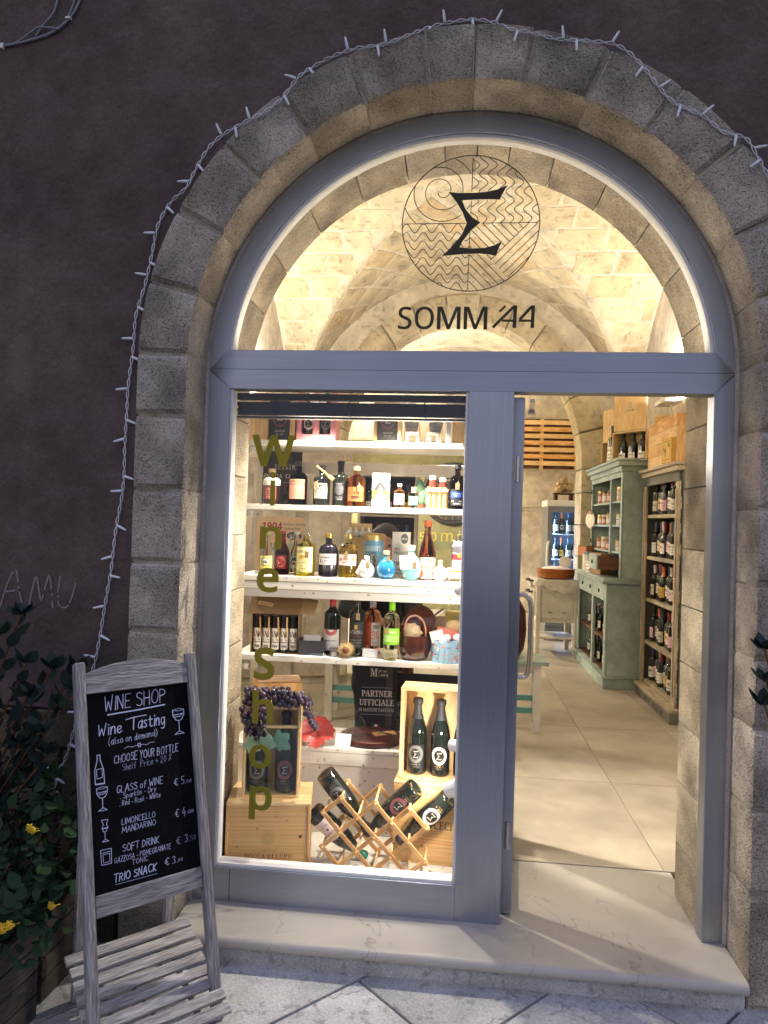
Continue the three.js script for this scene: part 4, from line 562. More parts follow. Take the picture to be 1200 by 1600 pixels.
// ---------- row 1: boxes and small chairs on the top shelf
function openBox(name, label, w, h, d, x, y, z, turn, m, t = 0.012, cat = 'box') { // crate open to the front
  const o = thing(name, label, cat, [x, y, z], turn);
  obj('side', span(-w / 2, -w / 2 + t, 0, h, -d / 2, d / 2, 0.002), m, o); obj('side', span(w / 2 - t, w / 2, 0, h, -d / 2, d / 2, 0.002), m, o);
  obj('bottom', span(-w / 2 + t, w / 2 - t, 0, t, -d / 2, d / 2, 0.001), m, o); obj('top', span(-w / 2 + t, w / 2 - t, h - t, h, -d / 2, d / 2, 0.001), m, o); obj('back', span(-w / 2 + t, w / 2 - t, t, h - t, -d / 2, -d / 2 + 0.006, 0.001), m, o); return o;
}
{
  let t = thing('wine_box', 'narrow pale pine wine box at the end of the top shelf', 'box', [-0.945, S[0], -0.62]);
  obj('body', cbox(0.078, 0.23, 0.09, 0, 0.115, 0), M.pineB, t); obj('stamp', card(0.05, 0.02, pr(80, 30, '#e6cf9f', [], sc('#a0522d', [0.1, 0.3, 0.8, 0.4])), 0, 0.2, 0.0462), M.print, t);
  t = thing('gift_box', 'pine wine box with a charcoal printed sliding panel on the top shelf', 'box', [-0.835, S[0], -0.62]);
  obj('frame', [cbox(0.014, 0.23, 0.09, -0.066, 0.115, 0), cbox(0.026, 0.23, 0.09, 0.06, 0.115, 0), cbox(0.106, 0.23, 0.07, -0.006, 0.115, -0.01)], M.pineB, t); obj('panel', card(0.104, 0.2, P.rBox, -0.006, 0.11, 0.0265), M.print, t);
  t = thing('gift_carton', 'pink gift carton with two cut-out windows on the top shelf', 'carton', [-0.655, S[0], -0.6]);
  const pk = paint(0.62, 0.24, 0.25, 0.7);
  obj('front', [cbox(0.022, 0.24, 0.003, -0.082, 0.12, 0.045), cbox(0.03, 0.24, 0.003, -0.004, 0.12, 0.045), cbox(0.024, 0.24, 0.003, 0.076, 0.12, 0.045), cbox(0.186, 0.035, 0.003, -0.003, 0.0175, 0.0452)], pk, t); obj('side', [cbox(0.003, 0.24, 0.09, -0.094, 0.12, 0), cbox(0.003, 0.24, 0.09, 0.089, 0.12, 0)], pk, t); obj('bottom', cbox(0.18, 0.003, 0.088, -0.003, 0.0015, 0), pk, t); obj('back', cbox(0.18, 0.24, 0.003, -0.003, 0.12, -0.045), pk, t);
  for (const [x, p, w] of [[-0.043, P.rWhite, 'white'], [0.038, P.rGrey, 'grey']]) bottle({ name: 'champagne_bottle', label: `dark sparkling bottle with ${w} ringed label in the pink carton`, kind: 'champ', x: -0.655 + x, y: S[0] + 0.0032, z: -0.598, h: 0.23, r: 0.03, print: p, lh: 0.075, ly: 0.075, cap: M.black });
  t = thing('gift_box', 'pale pine box framing a charcoal print with pink ring', 'box', [-0.325, S[0], -0.6]);
  obj('frame', [cbox(0.016, 0.2, 0.09, -0.056, 0.1, 0), cbox(0.016, 0.2, 0.09, 0.056, 0.1, 0), cbox(0.096, 0.012, 0.09, 0, 0.006, 0), cbox(0.096, 0.188, 0.06, 0, 0.106, -0.012)], M.pineB, t); obj('panel', card(0.094, 0.17, P.rBox, 0, 0.1, 0.0195), M.print, t);
  for (const [x, tn, lb] of [[-0.21, 0.25, 'miniature weathered wooden chair facing the other small chair'], [-0.11, -0.3, 'miniature weathered wooden chair by the white shelf post']]) {
    t = thing('miniature_chair', lb, 'ornament', [x, S[0], -0.57], tn, 'two miniature chairs on the top shelf');
    const s = new THREE.Shape(); s.moveTo(-0.02, 0); s.lineTo(0.02, 0); s.quadraticCurveTo(0.036, 0.03, 0.033, 0.052); s.quadraticCurveTo(0.0, 0.06, -0.033, 0.052); s.quadraticCurveTo(-0.036, 0.03, -0.02, 0); const g = new THREE.ExtrudeGeometry(s, { depth: 0.004, bevelEnabled: false }); g.translate(0, 0.052, -0.026); obj('backrest', boxUV(g, true), M.slat, t);
    const sg = lathe([[0.0001, 0], [0.03, 0], [0.032, 0.004], [0.03, 0.009], [0.0001, 0.009]], 16); sg.translate(0, 0.044, 0); obj('seat', sg, M.offwhite, t);
    for (const [a, b] of [[-1, -1], [1, -1], [-1, 1], [1, 1]]) obj('leg', bar([a * 0.022, 0.045, b * 0.018], [a * 0.026, 0, b * 0.022], 0.007, 0.007), M.offwhite, t);
  }
  t = thing('wine_box', 'pale pine wine box at the mullion end of the top shelf', 'box', [0.028, S[0], -0.62]); obj('body', cbox(0.108, 0.21, 0.1, 0, 0.105, 0), M.pineB, t); obj('lid', cbox(0.088, 0.19, 0.004, 0, 0.105, 0.053), M.pineB, t);
  t = thing('wicker_loop', 'thin wooden loop handle behind the miniature chairs', 'ornament', [-0.215, S[0], -0.66]); obj('loop', tube([[-0.035, 0, 0], [-0.035, 0.08, 0], [-0.02, 0.12, 0], [0.0, 0.13, 0], [0.02, 0.12, 0], [0.035, 0.08, 0], [0.035, 0, 0]], 0.003, 30, 6), M.pine, t);
}
// ---------- row 2
{
  const y = S[1];
  let t = thing('poster_card', 'dark photographic poster card leaning at the back of the shelf', 'poster', [-0.887, y, -0.79]); const g = card(0.227, 0.277, P.elisir, 0, 0.1385, 0.0022); obj('board', cbox(0.227, 0.277, 0.003, 0, 0.1385, 0), M.black, t); obj('print', g, M.printGloss, t); t.rotation.x = -0.05;
  t = bottle({ name: 'liqueur_bottle', label: 'squat dark jug shaped bottle with rust label before the poster', kind: 'spirit', x: -0.871, y, z: -0.6, h: 0.17, r: 0.04, glass: phy([0.03, 0.012, 0.01], 0.08), print: P.jug, lh: 0.06, ly: 0.055, arc: 1.6, cap: M.cork }); obj('shoulder_band', lathe([[0.0405, 0.09], [0.0412, 0.105], [0.04, 0.118], [0.03, 0.127]], 20), M.offwhite, t);
  t = bottle({ name: 'liqueur_bottle', label: 'dark red bitter bottle with salmon label and glass stopper', kind: 'spirit', x: -0.744, y, z: -0.6, h: 0.206, r: 0.043, glass: liquid('amaro', [0.28, 0.02, 0.015], 0.012), print: P.amaro, lh: 0.092, ly: 0.076, arc: 2, cap: M.clear });
  t = bottle({ name: 'liqueur_bottle', label: 'black spirit bottle with cream label and wooden dipper tied on', kind: 'spirit', x: -0.627, y, z: -0.58, h: 0.189, r: 0.039, print: P.gin1, lh: 0.07, ly: 0.07, arc: 1.7, cap: M.black, tag: [-0.02, 0.095, 0.145] }); obj('wooden_dipper', [bar([-0.02, 0.185, 0.035], [0.045, 0.135, 0.042], 0.007, 0.007), bar([0.04, 0.139, 0.042], [0.06, 0.122, 0.043], 0.016, 0.016)], M.pine, t);
  bottle({ name: 'liqueur_bottle', label: 'black bottle printed with a round white net pattern', x: -0.542, y, z: -0.6, h: 0.214, r: 0.037, print: P.net, lh: 0.085, ly: 0.07, arc: 1.9, cap: M.black });
  bottle({ name: 'liqueur_bottle', label: 'amber spirit bottle with orange roundel label and cork', kind: 'spirit', x: -0.463, y, z: -0.58, h: 0.191, r: 0.042, glass: liquid('amber', [0.75, 0.33, 0.06], 0.05), print: P.amber, lh: 0.066, ly: 0.058, arc: 2, cap: M.cork, tag: [0.02, 0.085, 0.14] });
  t = thing('liqueur_carton', 'white upright carton with green band and house drawing', 'carton', [-0.348, y, -0.58], 0.06); obj('body', cbox(0.08, 0.158, 0.05, 0, 0.079, 0, 0.001), M.white, t); obj('front_print', card(0.08, 0.158, P.carton, 0, 0.079, 0.0256), M.print, t);
  bottle({ name: 'miniature_bottle', label: 'small amber miniature bottle with cream label', kind: 'spirit', x: -0.26, y, z: -0.56, h: 0.112, r: 0.025, glass: liquid('amber', [0.75, 0.33, 0.06], 0.05), print: P.salento2, lh: 0.05, ly: 0.04, arc: 2.2, cap: M.offwhite });
  t = bottle({ name: 'miniature_bottle', label: 'small clear square bottle with turquoise octagon label', kind: 'jar', x: -0.193, y, z: -0.55, h: 0.085, r: 0.026, glass: M.clear, print: P.octa, lh: 0.04, ly: 0.035, arc: 1.7, cap: null }); obj('stopper', cyl(0.011, 0.013, 0.024, 0, 0.0735, 0, 12), M.cork, t);
  { // cactus ornament
    t = thing('cactus_ornament', 'small green ornamental cactus with red spines', 'ornament', [-0.16, y, -0.65]); const cg = paint(0.09, 0.2, 0.11, 0.6), red = paint(0.4, 0.05, 0.04);
    obj('pot', cyl(0.022, 0.026, 0.022, 0, 0, 0, 14), M.darkwood, t);
    for (const [x, yy, rx, ry, a] of [[-0.012, 0.108, 0.022, 0.034, 0.2], [0.02, 0.078, 0.02, 0.03, -0.3], [0.0, 0.055, 0.018, 0.038, 0], [0.028, 0.04, 0.014, 0.024, -0.5]]) { const q = new THREE.SphereGeometry(1, 14, 10); q.scale(rx, ry, 0.012); q.rotateZ(a); q.translate(x, yy, 0); const pad = obj('pad', q, cg, t); const sp = []; for (let i = 0; i < 9; i++) { const an = i / 8 * Math.PI; const s = new THREE.SphereGeometry(0.0028, 5, 4); s.translate(x + Math.cos(an) * rx * 1.02, yy + Math.sin(an) * ry * 1.02, 0.002); sp.push(s); } obj('spines', sp, red, pad); }
  }
  { t = thing('bamboo_holder', 'bamboo holder carrying small jars of dark sauce', 'holder', [-0.087, y, -0.58]); for (let i = 0; i < 4; i++) { const c = cyl(0.0125, 0.0125, 0.1, -0.036 + i * 0.024, 0, 0.02, 12); obj('bamboo_cane', c, M.pine, t); } obj('back_slat', cbox(0.1, 0.09, 0.006, 0, 0.045, -0.03), M.pineB, t); obj('rail', cbox(0.1, 0.012, 0.004, 0, 0.085, 0.035), M.pineB, t); obj('base', cbox(0.1, 0.008, 0.06, 0, 0.004, -0.006), M.pineB, t); }
  for (const [x, h] of [[-0.11, 0.15], [-0.062, 0.142]]) { t = thing('sauce_jar', x < -0.1 ? 'taller jar of dark sauce in the bamboo holder' : 'shorter jar of dark sauce in the bamboo holder', 'jar', [x, y + 0.0085, -0.6]); obj('body', lathe([[0.0001, 0], [0.017, 0], [0.018, 0.004], [0.018, h - 0.03], [0.014, h - 0.022]], 16), paint(0.18, 0.03, 0.02, 0.15), t); obj('lid', cyl(0.0175, 0.0175, 0.018, 0, h - 0.022, 0, 16), paint(0.7, 0.66, 0.62), t); }
  bottle({ name: 'liqueur_bottle', label: 'dark brown bottle with blue banded label beside the mullion', kind: 'spirit', x: 0.005, y, z: -0.56, h: 0.207, r: 0.036, glass: liquid('brown', [0.2, 0.06, 0.025], 0.012), print: P.blue, lh: 0.075, ly: 0.055, cap: M.black, tag: [0.0, 0.105, 0.155] });
}
// ---------- row 3
{
  const y = S[2]; let t = thing('tin_tray', 'beige rounded tin sign printed with old bottles', 'sign', [-0.864, y, -0.76]);
  { const s = new THREE.Shape(), w = 0.124, h = 0.271, r = 0.035; s.moveTo(-w + r, 0); s.lineTo(w - r, 0); s.absarc(w - r, r, r, -Math.PI / 2, 0); s.lineTo(w, h - r); s.absarc(w - r, h - r, r, 0, Math.PI / 2); s.lineTo(-w + r, h); s.absarc(-w + r, h - r, r, Math.PI / 2, Math.PI); s.lineTo(-w, r); s.absarc(-w + r, r, r, Math.PI, Math.PI * 1.5); const g = new THREE.ShapeGeometry(s, 8), u = g.attributes.uv, p = g.attributes.position; for (let i = 0; i < u.count; i++) u.setXY(i, (p.getX(i) + w) / (2 * w), p.getY(i) / h); uvTo(g, P.tray); g.translate(0, 0, 0.003); obj('print', g, M.printGloss, t); const e = new THREE.ExtrudeGeometry(s, { depth: 0.002, bevelEnabled: false }); obj('tin', e, paint(0.6, 0.45, 0.3, 0.4), t); t.rotation.x = -0.06; }
  const b = (o) => bottle({ y, ...o });
  b({ name: 'soda_bottle', label: 'clear lemonade bottle with yellow label', kind: 'slim', x: -0.872, z: -0.56, h: 0.198, r: 0.034, glass: liquid('water', [0.92, 0.95, 0.85], 0.12), print: P.lemonade, lh: 0.06, ly: 0.058, cap: paint(0.7, 0.7, 0.2) });
  b({ name: 'soda_bottle', label: 'red soda bottle with dark red label', kind: 'slim', x: -0.806, z: -0.585, h: 0.205, r: 0.034, glass: liquid('redsoda', [0.5, 0.03, 0.05], 0.015), print: P.redl, lh: 0.062, ly: 0.06, cap: paint(0.5, 0.05, 0.06) });
  b({ name: 'soda_bottle', label: 'clear soda bottle with sage and black label', kind: 'slim', x: -0.745, z: -0.61, h: 0.202, r: 0.03, glass: liquid('sage', [0.75, 0.85, 0.72], 0.09), print: P.teall, lh: 0.06, ly: 0.06, cap: paint(0.75, 0.75, 0.7) });
  b({ name: 'liqueur_bottle', label: 'square shouldered bottle of pale yellow lemon liqueur', kind: 'spirit', x: -0.687, z: -0.55, h: 0.211, r: 0.0435, glass: liquid('limon', [0.92, 0.86, 0.16], 0.05), print: P.limon, lh: 0.115, ly: 0.078, arc: 2, cap: M.clear, tag: [0.015, 0.1, 0.16] });
  for (const [x, lb, gl, p] of [[-0.581, 'ribbed bottle of black liqueur with white label', phy([0.012, 0.008, 0.016], 0.07), P.ribA], [-0.488, 'ribbed bottle of golden yellow liqueur with white label', liquid('gold', [0.9, 0.7, 0.14], 0.06), P.ribB]]) { t = b({ name: 'liqueur_bottle', label: lb, kind: 'spirit', x, z: -0.56, h: 0.202, r: 0.042, glass: gl, print: p, lh: 0.05, ly: 0.082, lr: 0.0445, arc: 2.1, cap: M.lidgold, tag: x > -0.5 ? [-0.005, 0.1, 0.16] : null }); const ribs = []; for (let i = 0; i < 22; i++) { const a = i / 22 * Math.PI * 2, q = new THREE.CylinderGeometry(0.0042, 0.0042, 0.118, 6); q.translate(Math.cos(a) * 0.0408, 0.066, Math.sin(a) * 0.0408); ribs.push(q); } obj('ribs', ribs, gl, t); }
  { t = thing('biscuit_tin', 'round light blue biscuit tin with gold lid', 'tin', [-0.385, y, -0.69]); obj('body', uvTo(new THREE.CylinderGeometry(0.046, 0.046, 0.18, 28, 1, true, -Math.PI / 2, Math.PI).translate(0, 0.09, 0), P.tin), M.printGloss, t); obj('shell', new THREE.CylinderGeometry(0.0455, 0.0455, 0.18, 24).translate(0, 0.09, 0), paint(0.2, 0.4, 0.5, 0.3), t); obj('lid', lathe([[0.0475, 0.172], [0.0475, 0.195], [0.044, 0.205], [0.0001, 0.207]], 28), M.lidgold, t); obj('price_tag', cbox(0.016, 0.034, 0.001, 0.05, 0.185, 0.03), M.kraft, t); }
  const fish = (x, z, h, r, m, cap, lb, extra) => { const q = b({ name: 'round_bottle', label: lb, kind: 'round', x, z, h, r, glass: m, cap }); if (extra) extra(q); return q; };
  fish(-0.4, -0.55, 0.103, 0.037, phy([0.78, 0.78, 0.77], 0.15, { clearcoat: 1 }), M.offwhite, 'small white ceramic round bottle with tag', (q) => { obj('price_tag', cbox(0.018, 0.03, 0.001, 0.008, 0.062, 0.036), M.kraft, q); const c = cbox(0.02, 0.07, 0.0015, -0.046, 0.034, 0.012); c.rotateZ(-0.45); c.translate(0.0, 0.0, 0); obj('leaflet', c, M.offwhite, q); });
  fish(-0.31, -0.55, 0.132, 0.0445, phy([0.02, 0.2, 0.42], 0.06, { clearcoat: 1 }), M.cork, 'round glossy deep blue bottle with cork', (q) => obj('price_tag', cbox(0.015, 0.026, 0.001, 0.012, 0.095, 0.03), M.kraft, q));
  fish(-0.194, -0.54, 0.16, 0.0465, phy([0.3, 0.62, 0.62], 0.08, { clearcoat: 1 }), M.offwhite, 'round glossy aqua bottle with white stopper and folded card', (q) => { const c = cbox(0.044, 0.062, 0.001, -0.018, 0.085, 0.047); c.rotateZ(0.12); obj('folded_card', c, M.white, q); obj('price_tag', cbox(0.016, 0.032, 0.001, 0.018, 0.07, 0.05), M.kraft, q); });
  fish(-0.062, -0.54, 0.096, 0.033, phy([0.76, 0.77, 0.76], 0.15, { clearcoat: 1 }), M.cork, 'small white round bottle painted with green herbs', (q) => { obj('herb_print', labelGeo(0.0325, 0.036, 0.034, 1.2, P.herb), M.print, q); const c = cbox(0.024, 0.05, 0.001, 0.044, 0.03, 0.012); c.rotateZ(0.35); obj('leaflet', c.translate(0.012, -0.004, 0), M.offwhite, q); });
  t = thing('snack_box', 'tall cream paper box of snacks behind the blue bottles', 'carton', [-0.255, y, -0.72]); obj('body', cbox(0.086, 0.215, 0.045, 0, 0.1075, 0, 0.001), M.offwhite, t); obj('front_print', card(0.086, 0.215, P.taralli, 0, 0.1075, 0.0232), M.print, t);
  b({ name: 'wine_bottle', label: 'amber rose conical bottle with orange cap and white fox label', kind: 'cone', x: -0.125, z: -0.6, h: 0.273, r: 0.0405, glass: liquid('orangewine', [0.72, 0.3, 0.16], 0.045), print: P.fox, lh: 0.098, ly: 0.056, arc: 2.6, cap: paint(0.8, 0.16, 0.03) });
  b({ name: 'liqueur_bottle', label: 'clear bottle with red and yellow banded label beside the mullion', kind: 'spirit', x: 0.02, z: -0.57, h: 0.23, r: 0.036, glass: liquid('water', [0.92, 0.95, 0.85], 0.12), print: P.clearR, lh: 0.115, ly: 0.075, cap: M.clear });
  t = thing('salt_carton', 'cream card rack holding four white round shakers', 'carton', [-0.47, S[2], -0.79]); obj('board', cbox(0.12, 0.25, 0.004, 0, 0.125, -0.01), M.pineB, t); for (let i = 0; i < 4; i++) { const q = new THREE.SphereGeometry(0.015, 12, 10); q.scale(1, 1.2, 1); q.translate(-0.045 + i * 0.03, 0.2, 0.01); obj('shaker', [q, cyl(0.005, 0.005, 0.02, -0.045 + i * 0.03, 0.21, 0.01, 8)], M.white, t); } obj('ledge', cbox(0.12, 0.008, 0.034, 0, 0.178, 0.008), M.pineB, t);
}
// ---------- row 4
{
  const y = S[3]; let t = thing('cardboard_box', 'open kraft cardboard box with raised flaps full of oil bottles', 'box', [-0.828, y, -0.61], 0.1);
  const w = 0.22, h = 0.185, d = 0.13, k = M.kraft;
  obj('side', cbox(0.003, h, d, -w / 2, h / 2, 0), k, t); obj('side', cbox(0.003, h, d, w / 2, h / 2, 0), k, t); obj('back', cbox(w, h, 0.003, 0, h / 2, -d / 2), k, t); obj('bottom', cbox(w, 0.003, d, 0, 0.0015, 0), k, t);
  { const q = cbox(0.25, 0.003, 0.13, 0, 0, 0); q.rotateX(0.62); q.translate(-0.005, h + 0.036, 0.005); obj('lid_flap', q, k, t); const q2 = cbox(0.07, 0.003, 0.11, 0, 0, 0); q2.rotateX(0.62); q2.rotateZ(-0.15); q2.translate(0.152, h + 0.03, 0.01); obj('lid_flap', q2, k, t); const q3 = cbox(0.24, 0.003, 0.06, 0, 0, 0); q3.rotateX(-0.35); q3.translate(-0.02, h + 0.07, -0.085); obj('lid_flap', q3, k, t); const q4 = card(0.075, 0.024, P.oilTag, 0, 0, 0); q4.rotateZ(-0.25); q4.rotateX(-0.95); q4.translate(-0.055, h + 0.038, 0.006); obj('sticker', q4, M.print, t); }
  for (let i = 0; i < 5; i++) { const q = bottle({ name: 'oil_bottle', label: 'dark oil bottle with cream label standing in the open cardboard box', group: 'oil bottles in the cardboard box', cat: 'bottle', kind: 'jar', x: -0.828 - 0.084 + i * 0.042 + 0.004, y: y + 0.0035, z: -0.57 - i * 0.004, h: 0.17, r: 0.0185, print: P.oil, lh: 0.1, ly: 0.062, arc: 2.4, cap: M.blackgloss }); if (i < 4) obj('wooden_stick', bar([0.014, 0.165, 0.021], [0.022 - (i % 2) * 0.006, 0.07, 0.023], 0.007, 0.003), M.pine, q); }
  t = thing('card_box', 'small black tray box holding blank cards', 'box', [-0.647, y, -0.58], 0.1); obj('tray', [cbox(0.12, 0.07, 0.003, 0, 0.035, 0.045), cbox(0.12, 0.07, 0.003, 0, 0.035, -0.045), cbox(0.003, 0.07, 0.09, -0.0585, 0.035, 0), cbox(0.003, 0.07, 0.09, 0.0585, 0.035, 0), cbox(0.12, 0.003, 0.09, 0, 0.0015, 0)], M.slate, t); for (let i = 0; i < 4; i++) obj('card', cbox(0.078, 0.082, 0.001, -0.01 + i * 0.003, 0.044, -0.02 + i * 0.008), M.offwhite, t);
  bottle({ label: 'red wine bottle with red capsule and white label', x: -0.563, y, z: -0.62, h: 0.29, r: 0.0395, print: P.anto, lh: 0.098, ly: 0.068, arc: 2.2, cap: paint(0.45, 0.05, 0.06, 0.35) });
  bottle({ label: 'dark wine bottle with charcoal label and hanging tag', x: -0.443, y, z: -0.6, h: 0.301, r: 0.0365, print: P.kompa, lh: 0.12, ly: 0.1, arc: 2.2, cap: paint(0.06, 0.055, 0.045, 0.35), tag: [0.008, 0.185, 0.25] });
  bottle({ label: 'rose wine bottle with white capsule and orange split label', x: -0.377, y, z: -0.66, h: 0.29, r: 0.0395, glass: liquid('rose', [0.8, 0.4, 0.28], 0.06), print: P.rose, lh: 0.11, ly: 0.098, arc: 2.4, cap: paint(0.7, 0.68, 0.64, 0.4) });
  bottle({ label: 'white wine bottle with lime green capsule and label', x: -0.275, y, z: -0.54, h: 0.294, r: 0.037, glass: liquid('whitewine', [0.84, 0.9, 0.62], 0.12), print: P.green, lh: 0.074, ly: 0.11, arc: 2.6, cap: paint(0.22, 0.55, 0.02, 0.35), tag: [-0.018, 0.135, 0.2] });
  { t = thing('chestnut_burr', 'spiny chestnut burr with a brown chestnut in the middle', 'ornament', [-0.479, y, -0.53]); const sp = []; for (let i = 0; i < 150; i++) { const a = i * 2.399, e = Math.acos(1 - 2 * (i + 0.5) / 150), dx = Math.sin(e) * Math.cos(a), dy = Math.sin(e) * Math.sin(a), dz = Math.cos(e); if (dz > 0.72) continue; const q = new THREE.ConeGeometry(0.0035, 0.026, 4); q.translate(0, 0.03, 0); q.applyQuaternion(new THREE.Quaternion().setFromUnitVectors(V(0, 1, 0), V(dx, dy, dz))); sp.push(q); } const q = new THREE.SphereGeometry(0.026, 14, 10); sp.push(q); for (const s of sp) s.translate(0, 0.036, 0); obj('burr', sp, paint(0.5, 0.36, 0.16, 0.8), t); const c = new THREE.SphereGeometry(0.017, 14, 10); c.translate(0, 0.038, 0.02); obj('chestnut', c, paint(0.16, 0.05, 0.025, 0.25), t); }
  t = thing('spice_jar', 'tiny clear jar with metal lid next to the chestnut burr', 'jar', [-0.54, y, -0.55]); obj('body', lathe([[0.0001, 0.001], [0.018, 0], [0.019, 0.004], [0.019, 0.03], [0.016, 0.034]], 16), M.clear, t); obj('lid', cyl(0.018, 0.018, 0.01, 0, 0.034, 0, 16), M.steel, t); obj('spice', cyl(0.016, 0.016, 0.02, 0, 0.003, 0, 12), paint(0.5, 0.45, 0.4), t);
  { t = thing('ceramic_pot', 'glossy brown ceramic pot with its lid standing open', 'pot', [-0.171, y, -0.59]); const br = phy([0.07, 0.02, 0.011], 0.12, { clearcoat: 1 }); obj('body', lathe([[0.0001, 0.004], [0.05, 0], [0.066, 0.012], [0.075, 0.045], [0.076, 0.085], [0.072, 0.108], [0.075, 0.112], [0.07, 0.114], [0.067, 0.106], [0.07, 0.08], [0.06, 0.016], [0.0001, 0.012]], 36), br, t); const lid = lathe([[0.0001, 0], [0.072, 0.0], [0.074, 0.005], [0.06, 0.014], [0.0001, 0.02]], 32); lid.rotateX(Math.PI / 2 - 0.25); lid.rotateY(0.2); lid.translate(0.02, 0.168, -0.045); obj('lid', lid, br, t); obj('handle', tube([[-0.045, 0.1, 0.02], [-0.045, 0.15, 0.03], [-0.03, 0.19, 0.02], [0.005, 0.2, 0.01], [0.035, 0.18, 0.015], [0.05, 0.14, 0.03], [0.05, 0.1, 0.03]], 0.004, 40, 8), paint(0.5, 0.25, 0.14), t); const pk = new THREE.IcosahedronGeometry(0.045, 2); { const p = pk.attributes.position; for (let i = 0; i < p.count; i++) { const f = 1 + 0.12 * Math.sin(p.getX(i) * 190) * Math.cos(p.getY(i) * 170); p.setXYZ(i, p.getX(i) * f, p.getY(i) * f, p.getZ(i) * f * 0.7); } pk.computeVertexNormals(); } pk.translate(-0.01, 0.12, 0.005); obj('pasta_bag', pk, paint(0.6, 0.45, 0.25, 0.5), t); const ear = new THREE.TorusGeometry(0.016, 0.006, 8, 14); ear.translate(0.082, 0.075, 0); obj('ear', ear, br, t); }
  { t = thing('gift_basket', 'floral gift hamper box wrapped in clear film', 'gift box', [-0.022, y, -0.57]); obj('box_wall', uvTo(new THREE.CylinderGeometry(0.074, 0.07, 0.105, 32, 1, true).translate(0, 0.0525, 0), P.floral), M.print, t); obj('box_base', cyl(0.069, 0.069, 0.004, 0, 0, 0, 28), M.offwhite, t); const cor = paint(0.72, 0.18, 0.12, 0.6); const a = cbox(0.1, 0.035, 0.05, 0, 0, 0); a.rotateZ(-0.2); a.translate(0.0, 0.128, -0.01); obj('coral_packet', a, cor, t); const q = cbox(0.06, 0.05, 0.03, 0, 0, 0); q.rotateZ(0.3); q.translate(-0.045, 0.118, 0.03); obj('cream_packet', q, M.offwhite, t); for (const [x, yy, z] of [[0, 0.112, 0.05], [0.045, 0.115, 0.045], [-0.02, 0.1, 0.055]]) { const f = new THREE.IcosahedronGeometry(0.018, 1); f.translate(x, yy, z); obj('paper_flower', f, M.white, t); } const lo = new THREE.SphereGeometry(0.04, 16, 12); lo.scale(1, 0.8, 0.6); lo.translate(0.03, 0.155, -0.02); obj('bread', lo, paint(0.5, 0.32, 0.14, 0.7), t);
    const fm = lathe([[0.077, 0.02], [0.078, 0.1], [0.07, 0.15], [0.045, 0.2], [0.014, 0.225], [0.012, 0.24], [0.035, 0.27], [0.05, 0.3]], 26), p = fm.attributes.position; for (let i = 0; i < p.count; i++) { const a2 = Math.atan2(p.getZ(i), p.getX(i)), k2 = 1 + 0.09 * Math.sin(a2 * 7 + p.getY(i) * 60) * cl((p.getY(i) - 0.1) * 9); p.setX(i, p.getX(i) * k2); p.setZ(i, p.getZ(i) * k2); } fm.computeVertexNormals(); obj('clear_film', fm, M.film, t); }
  for (const [x, z, w2, d2, a, lb] of [[-0.93, -0.525, 0.09, 0.035, 0.05, 'white leaflet at the jamb end of the cluttered shelf'], [-0.79, -0.52, 0.12, 0.04, -0.12, 'long pale leaflet in front of the oil bottles'], [-0.69, -0.525, 0.1, 0.04, 0.2, 'printed leaflet before the black card box'], [-0.6, -0.515, 0.1, 0.03, -0.08, 'thin brochure before the red capped bottle'], [-0.4, -0.53, 0.055, 0.035, 0.2, 'small white round edged card by the tagged bottle']]) { t = thing('leaflet', lb, 'leaflet', [x, y, z], a); obj('sheet', cbox(w2, 0.002, d2, 0, 0.001, 0, 0.0005), rnd() > 0.4 ? M.white : M.offwhite, t); obj('printed_face', card(w2 * 0.9, d2 * 0.8, P.card, 0, 0, 0).rotateX(-Math.PI / 2).translate(0, 0.0024, 0), M.print, t); }
  t = thing('price_card', 'folded white price card before the rose bottle', 'card', [-0.375, y, -0.575]); { const q = card(0.07, 0.04, P.card, 0, 0, 0); q.rotateX(-0.35); q.translate(0, 0.019, 0.004); obj('front', q, M.print, t); const q2 = cbox(0.07, 0.04, 0.001, 0, 0, 0); q2.rotateX(0.35); q2.translate(0, 0.019, -0.01); obj('rear', q2, M.white, t); }
  t = thing('ball_pen', 'dark ball pen lying on the leaflets', 'pen', [-0.625, y + 0.002, -0.535], -0.1); { const q = new THREE.CylinderGeometry(0.006, 0.006, 0.075, 10); q.rotateZ(Math.PI / 2); q.translate(0, 0.006, 0); obj('barrel', q, paint(0.04, 0.06, 0.08, 0.3), t); const q2 = new THREE.CylinderGeometry(0.005, 0.002, 0.02, 10); q2.rotateZ(Math.PI / 2); q2.translate(0.047, 0.006, 0); obj('tip', q2, M.steel, t); }
}
